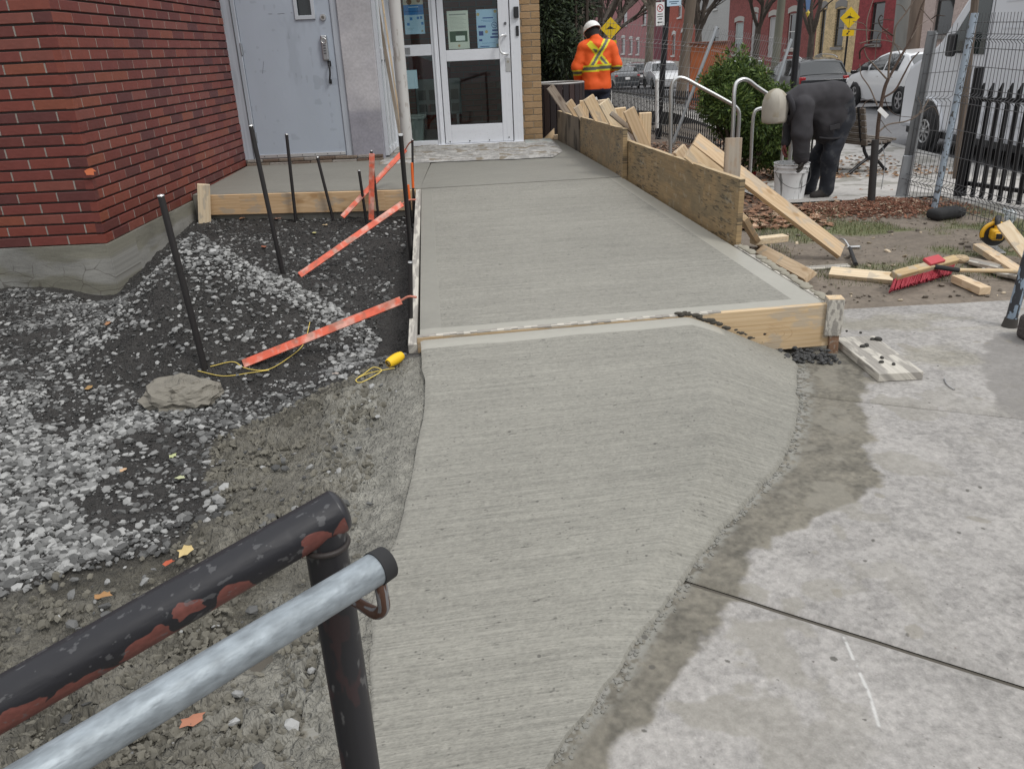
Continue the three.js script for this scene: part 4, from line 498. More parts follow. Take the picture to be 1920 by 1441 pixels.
// ================================================================ FORMWORK AND LUMBER
const away = V(0, .25, 1).normalize();
{ // tall form panels along the ramp
  M.ply = new THREE.MeshStandardMaterial({ map: ctex(1024, 512, (u, v) => { const c = fbm(u * 4, v * 3, 5), fib = fbm(u * 14, v * 150, 4), pe = sst(.54, .60, fbm(u * 30 + 7, v * 34, 5)), st = sst(.50, .70, fbm(u * 6 + 40, v * 10, 5)), dk = sst(.60, .70, fbm(u * 26 + 3, v * 120, 4)) * sst(.45, .6, fbm(u * 5, v * 5 + 9, 3)), w = sst(.70, .74, fbm(u * 34, v * 26 + 30, 4)); let R = lerp(.25, .35, c) * (.7 + .6 * fib), Gc = R * .70, B = R * .36; R = lerp(R, .19, st * .5); Gc = lerp(Gc, .155, st * .5); B = lerp(B, .095, st * .5); R = lerp(R, .13, pe * .25); Gc = lerp(Gc, .105, pe * .25); B = lerp(B, .07, pe * .25); R = lerp(R, .04, dk * .75); Gc = lerp(Gc, .034, dk * .75); B = lerp(B, .026, dk * .75); const wl = w * .22; return [lerp(R, .46, wl), lerp(Gc, .44, wl), lerp(B, .36, wl)]; }), roughness: .6, bumpMap: roughBump, bumpScale: .003 });
  M.plyGrey = new THREE.MeshStandardMaterial({ map: ctex(512, 256, (u, v) => { const c = fbm(u * 4, v * 5, 5), st = fbm(u * 30 + 2, v * 6, 4), dk = sst(.54, .68, fbm(u * 14 + 40, v * 5, 4)); let k = lerp(.10, .24, c) * (.7 + .6 * st) * (1 - .6 * dk); return [k, k * .82, k * .62]; }), roughness: .7, bumpMap: roughBump, bumpScale: .004 });
  M.plyEdge = mat([.55, .42, .26], .8, { map: grainTex });
  // panel : two bottom points on the concrete, two top heights
  const panel = (b0, b1, h0, h1, m, label, th = .036) => {
    const t = thing('plywood_panel', label, 'form panel', [b0.x, b0.y, b0.z], 0, null); const L = b1.clone().sub(b0), n = V(-L.z, 0, L.x).normalize(); if (n.x < 0) n.negate();
    const f = (u, v, o) => { const p = b0.clone().lerp(b1, u).sub(b0); return [p.x + n.x * o, p.y + lerp(-.12, lerp(h0, h1, u), v) + (v === 1 ? .004 * (vn(u * 20, 4) - .5) : 0), p.z + n.z * o, u * L.length() / 1.4, v * .45]; };
    const G2 = (a) => { const g = grid(24, 8, (u, v) => f(u, v, a)); return g; };
    const fr = G2(0), bk = G2(th); for (const g of [fr]) { const I = g.index.array; for (let i = 0; i < I.length; i += 3) { const q = I[i]; I[i] = I[i + 1]; I[i + 1] = q; } g.computeVertexNormals(); }
    const ends = [0, 1].map(u => grid(1, 6, (a, v) => f(u, v, a * th)));
    mesh('face', [fr, bk, ...ends], m, t); mesh('top_edge', grid(24, 1, (u, v) => f(u, 1, v * th)), M.plyEdge, t); return t;
  };
  const E0 = onY(1046, 263, .572), E1 = onY(1086, 281, .568), U2 = UR.clone(), C1 = UR.clone().lerp(LR, .65);
  const hAt = (px, py, b) => { const q = onZ(px, py, -b.z); return q.y - b.y; };
  panel(E0, E1, hAt(1046, 207, E0), hAt(1086, 220, E1), M.plyGrey, 'dark grey stained short form panel, farthest along the ramp edge');
  const E1b = E1.clone().add(V(.012, 0, .01)); panel(E1b, U2.clone().add(V(-.0, 0, .05)), hAt(1087, 219, E1b), hAt(1186, 244, U2) + .02, M.ply, 'worn brown plywood form panel between the grey panel and the longest one');
  const U3 = U2.clone().add(V(.03, 0, .0)); panel(U3, C1.clone().add(V(.03, 0, 0)), hAt(1184, 262, U3), hAt(1391, 333, C1) - .01, M.ply, 'long flaking brown plywood form panel nearest the pine end board');
  // low edge form from the panels down to the corner
  const a = C1.clone().add(V(.032, -.052, -.0)), b = LR.clone().add(V(.022, -.052, -.0)); solo('edge_form', board(a, b, .10, .036, V(1, 0, .2)), M.dirtyWood, 'concrete splashed low edge form closing the ramp corner', 'form board');
  // broken rim of slopped concrete along it
  const r = rngOf(4), sl = []; for (let i = 0; i < 90; i++) { const t = r(), p = a.clone().lerp(b, t), s = .006 + .012 * r(); const q = new THREE.IcosahedronGeometry(s, 1); q.scale(1.6, .7, 1.6); q.translate(p.x + .01 + .02 * (r() - .3), p.y + .052, p.z); sl.push(q); } solo('concrete_spill', merge(sl), mat([.27, .25, .2], .9), 'ridge of concrete blobs along the low edge form', 'concrete spill', null, 'stuff');
}
{ // pine board across the foot of the ramp
  const a = LL.clone().add(V(-.02, -.001, .022)), b = LR.clone().add(V(.03, -.001, .022)); a.y -= .115; b.y -= .115;
  const m = wood([.60, .455, .285], [.42, .28, .14], 3, { knots: 2 }); const t = thing('pine_form_board', 'clean pine form board with an oval knot across the foot of the ramp', 'form board');
  mesh('plank', board(a, b, .235, .036, V(0, 0, 1)), m, t);
  { const r2 = rngOf(15), sm2 = [], N = V(0, 1, 0); for (let i = 0; i < 46; i++) { const u = i / 46 * .72, p = a.clone().lerp(b, u), q = a.clone().lerp(b, u + .0165); p.y = lerp(a.y, b.y, u) + .1185 + .002 * r2(); q.y = p.y; sm2.push(board(p, q, .030 + .008 * r2(), .004 + .004 * r2(), N, .001)); } mesh('cement_smear', sm2, M.dirtyWood, t).userData.kind = 'stuff'; }
  const kp = a.clone().lerp(b, .84); { const rings = []; for (let i = 0; i < 4; i++) { const g = new THREE.TorusGeometry(1, .012, 4, 40); g.scale(.03 + i * .028, .011 + i * .013, .04); g.rotateZ(.03); g.rotateY(-.125); g.translate(kp.x - .02 + .012 * i, kp.y - .02, kp.z + .0178); rings.push(g); } mesh('knot', rings, mat([.44, .29, .15], .8), t); const k = new THREE.SphereGeometry(1, 12, 8); k.scale(.017, .007, .002); k.rotateY(-.125); k.translate(kp.x - .02, kp.y - .02, kp.z + .0185); mesh('knot_core', k, mat([.035, .025, .02], .8), t); }
  { const r = rngOf(12), sm = []; for (let i = 0; i < 70; i++) { const u = r(), x = lerp(.86, 1.42, u), y = apronY(x, 3.82) + .004 + .02 * r() * (1 - u * .4), s = .004 + .009 * r(); const q = new THREE.IcosahedronGeometry(s, 1); q.scale(2, 1, .5); q.translate(x, y, -jointD(x) + .005 + .042); sm.push(q); } mesh('mud_smear', sm, mat([.075, .068, .055], .8), t).userData.kind = 'stuff'; }
  // block and stake at its end
  const e = LR.clone(); const p = onZ(1566, 568, -e.z - .03); const bt = thing('form_stake', 'cement stained stub of timber bracing the end of the pine form board', 'stake', [p.x - .003, 0, p.z]);
  mesh('block', rbox(.085, .20, .075, .003, 0, .2, 0, 0, -.12, 0), M.dirtyWood, bt); mesh('cap_face', rbox(.082, .006, .072, .002, 0, .302, 0, 0, -.12, 0), M.pine, bt); mesh('stake', rbox(.05, .11, .045, .003, .012, .05, .01, 0, -.12, .04), wood([.26, .15, .09], [.14, .08, .05], 8), bt);
  const rr = rngOf(6); const gv = []; for (let i = 0; i < 220; i++) { const x = 1.42 + .30 * rr(), d = 4.0 - .14 * rr() - (x > 1.6 ? .03 : 0), s = .004 + .010 * rr(); const q = new THREE.IcosahedronGeometry(s, 0); q.scale(1.3, .8, 1); q.rotateY(rr() * 6); q.translate(x, s * .5 + .05 * rr() * rr(), -d); gv.push(q); } solo('gravel_bed', merge(gv), mat([.06, .06, .06], .85), 'dark wet gravel showing below the end of the pine form board', 'gravel', null, 'stuff');
}
{ // left edge form of the ramp, end at the apron
  const a = LL.clone().add(V(-.026, -.075, .12)), b = UL.clone().add(V(-.022, -.075, .02)); solo('edge_form', board(a, b, .15, .042, V(-1, 0, 0)), M.dirtyWood, 'cement crusted edge form along the gravel side of the ramp', 'form board');
  // front form of the landing before the grey door and its upright
  const A = V(-2.56, .548 - .085, -6.92), B = UL.clone().add(V(-.05, -.09, .0)); solo('landing_form', board(A, B, .165, .036, V(0, 0, 1)), wood([.66, .47, .28], [.44, .27, .13], 61, { knots: 5 }), 'knotty pine form board closing the landing before the grey door', 'form board');
  const q0 = onZ(384, 426, 6.82), q1 = onZ(381, 345, 6.82); solo('form_upright', board(q0, q1, .10, .04, V(.35, 0, 1)), M.pineWhite, 'short upright pine stub against the brick footing', 'stake');
}
{ // stakes and braces behind the panels: [top px, foot px, width m, depth ahead, thickness, material, label]
  const pd = px => lin([[1020, 10.2], [1046, 9.72], [1085, 8.75], [1120, 7.95], [1150, 7.4], [1183, 6.95], [1240, 6.35], [1290, 5.95], [1340, 5.55], [1387, 5.25]], px);
  const T = (tx, ty, fx, fy, w, off, m, label, name = 'brace', extra = .18, th = .038) => { const d0 = pd(fx) + off, a = onZ(tx, ty, d0 - .03), b = onZ(fx, fy, d0), dir = b.clone().sub(a).normalize(); b.addScaledVector(dir, extra); solo(name, board(b, a, w * .84, th, away), m, label, name === 'brace' ? 'timber brace' : 'timber stake', 'timber holding up the form panels'); };
  T(1031, 162, 1066, 213, .10, .14, M.greyWood, 'greyed brace reaching highest, leaning towards the dark slatted planter');
  T(1066, 190, 1083, 216, .10, .16, M.pine3, 'stubby brown brace next to the greyed one');
  T(1081, 199, 1094, 222, .09, .13, M.pine2, 'short leaning brace end behind the plywood panel, left of the first upright');
  T(1095, 188, 1096, 224, .105, .20, M.pine, 'first upright timber stake behind the brown plywood panel', 'timber_stake');
  T(1103, 182, 1126, 226, .125, .11, M.pine, 'wide pale brace leaning between the first and second upright stakes');
  T(1129, 187, 1131, 232, .10, .22, M.pine2, 'second upright timber stake, half hidden by a leaning brace', 'timber_stake');
  T(1132, 190, 1159, 240, .12, .10, M.pineWhite, 'pale knotty brace with a pencilled end, over the second upright');
  T(1146, 212, 1185, 245, .045, .05, M.greyWood, 'narrow dark grey brace lying across the pale ones');
  T(1163, 202, 1164, 240, .115, .24, M.pine, 'third upright timber stake, in front of the wire fence', 'timber_stake');
  T(1179, 205, 1203, 262, .115, .14, M.pine3, 'leaning brace with a cut corner beside the last slim upright');
  T(1210, 211, 1208, 270, .12, .22, M.pine, 'tallest clean upright stake at the joint of the two plywood panels', 'timber_stake');
  T(1273, 278, 1294, 310, .11, .12, M.pine2, 'short chunky brace end just behind the long plywood panel');
  T(1290, 284, 1350, 332, .12, .22, M.pine, 'pale brace lying under the splintered long brace');
  // long splintered brace down to the yard
  const a = onZ(1303, 262, 6.15), b = GY(1576, 484); b.y += .05; solo('brace', board(b, a, .125, .038, V(-.35, .9, .5)), M.pine3, 'long splintered brace running from the panels down to the yard by the hammer', 'timber brace', 'timber holding up the form panels');
  const c = onZ(1376, 258, 5.42), d = onZ(1372, 345, 5.36); solo('timber_stake', board(d.clone().add(V(0, -.35, 0)), c, .105, .04, V(-.1, 0, 1)), wood([.42, .34, .26], [.22, .16, .11], 77), 'greyish upright stake at the near end of the long plywood panel', 'timber stake', 'timber holding up the form panels');
  const e = onZ(1388, 400, 5.5), f = GY(1420, 462); f.y += .03; solo('brace', board(f, e, .12, .038, V(-.2, .5, .8)), M.pine, 'short brace footing on the ground below the long plywood panel', 'timber brace', 'timber holding up the form panels');
  // low 2x4 beside the edge form and a cut block
  const g = GY(1425, 485), h = GY(1518, 535); g.y += .07; h.y += .06; solo('low_rail', board(g, h, .089, .04, V(-.3, .5, 1)), M.pine2, 'low pine rail staked beside the concrete splashed edge form', 'timber');
  const k = GY(1436, 472); solo('cut_block', rbox(.30, .05, .09, .004, k.x + .02, k.y + .1, k.z, 0, .25, 0), M.pineWhite, 'pale offcut block at the foot of the short brace', 'offcut');
}
{ // loose lumber, plank, tools on the right
  const P1 = onY(1584, 648, .045), P2 = onY(1648, 700, .045), P3 = onY(1734, 697, .045);
  const w = P3.clone().sub(P2), L = P1.clone().sub(P2).multiplyScalar(1.35), c = P2.clone().addScaledVector(w, .5); const a = c.clone(), b = c.clone().add(L); a.y = b.y = .0235; const pl = thing('plank', 'short thick plank smeared with cement lying on the pavement', 'plank'); mesh('timber', board(a, b, w.length(), .043, V(0, 1, 0), .004), M.dirtyWood, pl);
  { const r = rngOf(18), q = []; for (const [px, py, s] of [[1647, 637, .016], [1636, 636, .01], [1618, 650, .012], [1625, 648, .013], [1654, 671, .009], [1653, 679, .01], [1676, 683, .009], [1614, 624, .008], [1588, 621, .007]]) { const p = onY(px, py, .047), g = new THREE.IcosahedronGeometry(s, 1); g.scale(1.4, .8, 1); g.rotateY(r() * 6); g.translate(p.x, .047 + s * .3, p.z); q.push(g); } mesh('mud_clod', q, mat([.04, .038, .034], .9), pl); }
  const nail = (x0, y0, x1, y1, x2, y2, label) => solo('bent_wire', tube([onY(x0, y0, .05 * 0 + .006), onY(x1, y1, .006), onY(x2, y2, .006)], .003, 14, 6), mat([.5, .5, .5], .35, { metalness: .9 }), label, 'wire'); nail(1771, 709, 1777, 721, 1790, 730, 'short bent bright wire lying on the bare pavement');
  const lum = (p0, p1, wd, th, n, m, label, name = 'lumber') => solo(name, board(p0, p1, wd, th, n), m, label, 'lumber', 'offcuts lying in the yard');
  const at = (px, py, h) => { const p = GY(px, py); p.y += h; return p; };
  lum(at(1556, 518, .03), at(1718, 534, .03), .085, .04, V(0, .8, .5), M.pineWhite, 'clean pale two by four lying behind the red broom');
  lum(at(1497, 507, .012), at(1592, 501, .012), .06, .014, V(0, 1, .1), M.dirtyWood, 'flat cement smeared lath under the foot of the long brace', 'flat_lath');
  lum(at(1792, 530, .03), at(1846, 554, .03), .075, .05, V(0, 1, .2), M.pine2, 'short two by four offcut under the broom handle');
  { const a2 = at(1832, 476, .06), b2 = at(1906, 524, .05); lum(a2, b2, .075, .045, V(-.2, .9, .4), M.pine2, 'pale offcut with a chewed end leaning below the yellow saw'); }
  { const a2 = at(1925, 498, .07), b2 = onZ(1882, 420, 5.9); lum(a2, b2, .09, .04, V(-.5, .7, .5), M.pineWhite, 'peeling white board propped against the yellow saw'); }
  { const t = thing('split_log', 'splintered weathered wood slab lying behind the broom handle', 'wood debris'); const r = rngOf(41); for (let i = 0; i < 9; i++) { const x = 1795 + i * 8 + r() * 14, p = at(x, 492 + i * 3.4, .015 + .02 * r()), q = at(x + 50 + 30 * r(), 505 + i * 3.4 + 8 * r(), .02 + .02 * r()); mesh('splinter', board(p, q, .03 + .05 * r(), .015 + .02 * r(), V(r() - .5, 1, r() - .5), .006), i % 3 ? M.dirtyWood : M.greyWood, t); } }
  // push broom
  { const c0 = at(1672, 548, .11), c1 = at(1788, 512, .10), t = thing('push_broom', 'push broom with red bristles and a wooden head lying on its side', 'broom'); const ax = c1.clone().sub(c0).normalize();
    mesh('head', board(c0, c1, .062, .045, V(-.2, .8, .55), .008), wood([.50, .37, .20], [.30, .2, .1], 19), t);
    const br = [], r = rngOf(3), dn = V(-.42, -.55, .62).normalize(); for (let i = 0; i < 620; i++) { const p = c0.clone().lerp(c1, .015 + .97 * r()).addScaledVector(V(.1, .5, .5), .05 * (r() - .5)); p.y -= .015; const e = p.clone().addScaledVector(dn, .095 + .025 * r()).addScaledVector(ax, .03 * (r() - .5) - .012); e.y = Math.max(e.y, gY(e.x, -e.z) + .003); br.push(rod(p, e, .0042, .0034, 4, true)); } mesh('bristles', br, mat([.33, .018, .035], .55), t).userData.kind = 'stuff';
    const m = c0.clone().lerp(c1, .62); m.y += .035; mesh('bracket', board(m.clone().addScaledVector(ax, -.09), m.clone().addScaledVector(ax, .09), .07, .022, V(-.1, .8, .55), .006), mat([.45, .05, .06], .5), t);
    const g0 = m.clone().add(V(-.1, -.02, .02)), g1 = at(1795, 527, .075), g2 = at(1925, 528, .07); mesh('grip', rod(g0, g1, .017, .016, 12), M.rubber, t); mesh('handle', rod(g1, g2, .014, .014, 12), wood([.62, .48, .30], [.5, .36, .2], 5), t);
    const eb2 = c1.clone().addScaledVector(ax, .0); mesh('end_tuft', (() => { const q = new THREE.IcosahedronGeometry(.045, 2); q.scale(1.4, .7, 1); q.translate(eb2.x + .03, eb2.y, eb2.z); return q; })(), mat([.5, .38, .24], .9, { bumpMap: roughBump, bumpScale: .02 }), t); }
  // claw hammer
  { const p = at(1604, 502, .025), q = at(1592, 476, .05), t = thing('hammer', 'claw hammer with a dark handle resting at the foot of the long brace', 'hammer'); mesh('handle', rod(p, q, .017, .013, 10), M.rubber, t); const u = at(1574, 464, .07), v = at(1612, 478, .06); mesh('head', [rod(q.clone().lerp(v, -.15), v, .013, .017, 12), tube([q, q.clone().lerp(u, .6).add(V(0, .02, 0)), u], .009, 10, 8)], M.stainless, t); }
  // cordless circular saw
  { const c = at(1857, 468, .0), t = thing('cordless_saw', 'yellow and black cordless circular saw standing in the yard', 'power saw', [c.x, c.y, c.z], -.25); const Y = mat([.68, .38, .02], .4), K = M.black;
    { const g = new THREE.CylinderGeometry(.088, .088, .07, 32); g.rotateZ(Math.PI / 2); g.rotateY(Math.PI / 2); g.translate(0, .125, 0); mesh('blade_guard', g, K, t); const h = new THREE.TorusGeometry(.086, .017, 8, 28, 3.6); h.rotateZ(-.2); h.translate(0, .125, .025); mesh('guard_rim', h, Y, t); }
    mesh('motor_housing', [rbox(.085, .085, .1, .02, .0, .135, .07), rbox(.06, .05, .05, .014, 0, .135, .12)], Y, t); mesh('vent_plate', rbox(.045, .04, .012, .004, 0, .135, .148), K, t);
    mesh('handle', tube([V(0, .17, .06), V(0, .225, .05), V(.015, .25, -.0), V(.02, .22, -.07), V(.01, .16, -.1)], .018, 24, 10), Y, t); mesh('trigger_grip', tube([V(0, .2, .062), V(0, .235, .045), V(.01, .255, .01)], .0215, 12, 10), K, t);
    mesh('battery', rbox(.075, .06, .11, .012, .02, .09, -.13), K, t); mesh('base_plate', rbox(.15, .006, .26, .003, 0, .006, 0), M.stainless, t); const b = new THREE.CylinderGeometry(.07, .07, .003, 40); b.rotateX(Math.PI / 2); b.translate(0, .09, .02); mesh('blade', b, M.stainless, t); }
  { const p = at(1893, 418, .06), g = new THREE.SphereGeometry(.055, 20, 14); g.scale(.9, 1.15, .9); g.translate(p.x, p.y, p.z); const nk = new THREE.CylinderGeometry(.018, .022, .06, 14); nk.rotateZ(.9); nk.translate(p.x - .055, p.y + .045, p.z); solo('plastic_bottle', merge([g, nk]), new THREE.MeshPhysicalMaterial({ color: rgb(.75, .8, .84), roughness: .15, transmission: .7, thickness: .02 }), 'clear crumpled plastic bottle behind the yellow saw', 'bottle'); }
}
// ================================================================ STEEL PINS, ORANGE LATHS, STRING
{
  const pin = (b, t2, r, label) => { const a = b.clone(); a.y -= .06; const q = thing('steel_pin', label, 'form pin', [0, 0, 0], 0, 'steel form pins driven into the dug ground'); mesh('shaft', rod(a, t2, r, r * .96, 10), M.steelDark, q); const c = t2.clone().sub(a).normalize(); mesh('struck_head', rod(t2, t2.clone().addScaledVector(c, .006), r * 1.08, r * .9, 10), M.stainless, q); };
  const pz = (bx, by, tx, ty, r, label, dt = 0) => { const b = G(bx, by); pin(b, onZ(tx, ty, -b.z + dt), r, label); };
  const pf4 = (bx, by, tx, ty, d, r, label) => pin(onZ(bx, by, d), onZ(tx, ty, d), r, label);
  pz(385, 692, 301, 367, .0165, 'stout leaning steel pin at the foot of the gravel heap');
  pz(531, 514, 470, 236, .0155, 'tallest leaning steel pin between the gravel heap and the grey door');
  pf4(553, 404, 537, 252, 6.76, .0135, 'upright steel pin touching the pine landing form');
  pf4(623, 399, 595, 295, 6.74, .0125, 'thin tilted steel pin before the right half of the landing form');
  pf4(686, 407, 673, 320, 6.62, .012, 'short steel pin beside the upright orange lath');
  pf4(708, 394, 696, 283, 6.66, .011, 'thin steel pin behind the upright orange lath');
  const bG = UL.clone().lerp(LL, .48).add(V(-.075, -.35, 0)); pin(bG, onZ(751, 253, -bG.z - .3), .0155, 'long black steel pin standing halfway along the ramp edge form');
  const bH = LL.clone().lerp(UL, .07).add(V(-.07, 0, 0)); bH.y = hL(bH.x, -bH.z); pin(bH, onZ(769, 492, -bH.z), .013, 'steel pin beside the spool of yellow string');
  const bI = UL.clone().add(V(-.085, -.3, .1)); pin(bI, onZ(773, 262, -bI.z), .010, 'rusty thin pin at the inner corner of ramp and landing');
  const tubeT = (px, py, py2, d, label) => { const a = onZ(px, py, d), b = onZ(px + 2.5, py2, d); const t = thing('orange_capped_pin', label, 'form pin', [0, 0, 0], 0, 'steel form pins driven into the dug ground'); mesh('orange_cap', rod(b, a, .011, .011, 10), mat([.72, .13, .02], .5), t); const c = b.clone(); c.y -= .38; mesh('shaft', rod(c, b, .009, .009, 8), M.steelDark, t); };
  tubeT(772, 305, 352, 6.52, 'taller orange capped pin at the inner corner of the ramp'); tubeT(765, 346, 374, 6.4, 'shorter orange capped pin at the inner corner of the ramp');
  const om = new THREE.MeshStandardMaterial({ map: ctex(64, 256, (u, v) => { const s = sst(.5, .72, fbm(u * 3, v * 22, 5)) * .6, g = .7 + .5 * fbm(u * 14, v * 40, 4), dd = sst(.6, .72, fbm(u * 6 + 5, v * 30, 4)) * .4; return [lerp(lerp(.70, .70, s) * g, .2, dd), lerp(lerp(.13, .5, s) * g, .13, dd), lerp(lerp(.07, .42, s) * g, .09, dd)]; }), roughness: .6 });
  const lath = (a, b, w, label, tip, n = V(0, .5, 1)) => { const t = thing('orange_lath', label, 'lath', [0, 0, 0], 0, 'orange painted laths tied to the pins'); mesh('strip', board(a, b, w, .014, n, .002), om, t); if (tip) mesh('tie_end', tube([b, b.clone().lerp(tip, .5).add(V(0, .012, 0)), tip], .006, 10, 6), mat([.55, .2, .14], .6), t); };
  const s1 = G(457, 688); s1.y += .01; lath(s1, onZ(752, 563, 3.97), .042, 'nearest orange lath, faded white in the middle, over loose gravel', onZ(781, 557, 3.95));
  const s2 = G(562, 519); s2.y += .01; lath(s2, onZ(754, 382, 5.75), .042, 'orange lath rising from behind the gravel heap to the ramp form', onZ(780, 374, 5.75));
  const s3 = onZ(642, 409, 6.5); s3.y += .01; lath(s3, onZ(760, 280, 6.9), .040, 'dark orange lath crossing before the white steel post', onZ(774, 264, 6.6));
  const s4 = onZ(696, 412, 6.5); lath(s4, onZ(697, 288, -s4.z), .043, 'upright orange lath standing before the landing form', null, V(0, 0, 1));
  // yellow mason's line
  const sp = G(745, 684), t = thing('string_spool', 'spool of bright yellow mason line lying by the ramp form', 'string spool'); const A = V(sp.x - .036, sp.y + .026, sp.z + .05), B = V(sp.x + .02, sp.y + .032, sp.z - .04), ax = B.clone().sub(A); const prof = []; const n = 22; for (let i = 0; i <= n; i++) { const u = i / n; prof.push(new THREE.Vector2(.016 + .009 * Math.sin(Math.PI * u) ** .5 + .0015 * Math.sin(i * 2.2), u * ax.length())); } const lg = new THREE.LatheGeometry(prof, 24); lg.applyQuaternion(new THREE.Quaternion().setFromUnitVectors(V(0, 1, 0), ax.clone().normalize())); lg.translate(A.x, A.y, A.z); mesh('wound_line', lg, mat([.80, .50, .01], .6), t); mesh('core_tube', rod(A.clone().addScaledVector(ax, -.04), B, .010, .010, 16, true), mat([.35, .26, .1], .8, { side: THREE.DoubleSide }), t);
  const gp = (px, py, h = .012) => { const p = G(px, py); p.y += h; return p; };
  solo('yellow_string', merge([tube([gp(740, 694), gp(718, 700), gp(690, 705), gp(668, 716), gp(675, 722), gp(706, 708), gp(716, 700), gp(700, 694), gp(684, 706), gp(672, 712)], .0022, 70, 5), tube([gp(395, 692), gp(440, 686), gp(458, 694), gp(500, 700), gp(540, 678), gp(570, 652), gp(585, 632, .08)], .002, 60, 5), tube([gp(372, 702), gp(420, 712), gp(470, 704), gp(505, 698)], .002, 40, 5)]), mat([.72, .55, .12], .7), 'thin yellow mason line trailing loosely over the gravel', 'string');
}
// ================================================================ FALLEN LEAVES
{
  const r = rngOf(28); const spots = [[350, 1040, .042, 'y'], [365, 1362, .032, 'o'], [318, 1063, .022, 'r'], [325, 860, .022, 'y'], [232, 887, .02, 'y'], [630, 706, .02, 'y'], [168, 732, .026, 'o'], [338, 902, .024, 'y'], [404, 726, .02, 'o'], [195, 1125, .03, 'o'], [455, 412, .035, 'o'], [495, 466, .03, 'r'], [590, 440, .028, 'y'], [610, 425, .028, 'y'], [205, 612, .03, 'o'], [520, 413, .035, 'y']];
  const words = ['curled pale yellow leaf on the mud below the black rail', 'torn orange leaf on the mud under the galvanized rail', 'small red leaf on the mud beside the curled pale yellow one', 'small yellow leaf on dark soil below the concrete lump', 'small yellow leaf on pale gravel left of the concrete lump', 'pale yellow leaf on gravel near the yellow string', 'tan leaf on the gravel left of the concrete lump', 'yellow leaf at the edge of the mud and gravel', 'orange leaf touching the concrete lump', 'brown leaf stuck in the mud by the gravel edge', 'tan leaf at the foot of the landing form', 'red leaf on dark soil behind the gravel heap', 'yellow leaf on dark soil before the landing form', 'pale leaf on dark soil near the thin tilted pin', 'orange leaf on the left flank of the gravel heap', 'cream leaf touching the foot of the upright pin'];
  const col = { y: [.70, .58, .34], o: [.50, .27, .13], r: [.50, .13, .07] };
  spots.forEach(([px, py, s, c], i) => { const p = G(px, py); const N = 12, P = [0, .25, 0], I = []; for (let k = 0; k < N; k++) { const a = k / N * 6.283, q = (.65 + .45 * (k % 2) * r() + .2 * r()) * s; P.push(Math.cos(a) * q / s, .35 * r(), Math.sin(a) * q * .7 / s); I.push(0, 1 + (k + 1) % N, 1 + k); } for (let k = 0; k < P.length; k++) P[k] *= k % 3 === 1 ? s * .8 : s; const g = new THREE.BufferGeometry(); g.setAttribute('position', new THREE.BufferAttribute(new Float32Array(P), 3)); g.setIndex(I); g.computeVertexNormals(); g.rotateY(r() * 6); g.translate(p.x, p.y + .012, p.z); solo('fallen_leaf', g, mat(col[c].map(q => q * (.5 + .3 * r())), .7, { side: THREE.DoubleSide }), words[i], 'leaf', 'fallen leaves on the dug ground'); });
  const q = onX(167, 322, XW + .004), g = new THREE.CircleGeometry(.035, 9); const pp = g.attributes.position; for (let i = 1; i < pp.count; i++) pp.setXYZ(i, pp.getX(i) * (.6 + .6 * r()), pp.getY(i) * (.5 + .5 * r()), .012 * r()); g.rotateY(.4); const cpos = onZ(167, 322, DC - .03); g.translate(cpos.x, cpos.y, cpos.z); solo('fallen_leaf', g, mat([.62, .17, .07], .6, { side: THREE.DoubleSide }), 'orange leaf caught on a ledge of the brick corner', 'leaf', 'fallen leaves on the dug ground');
}
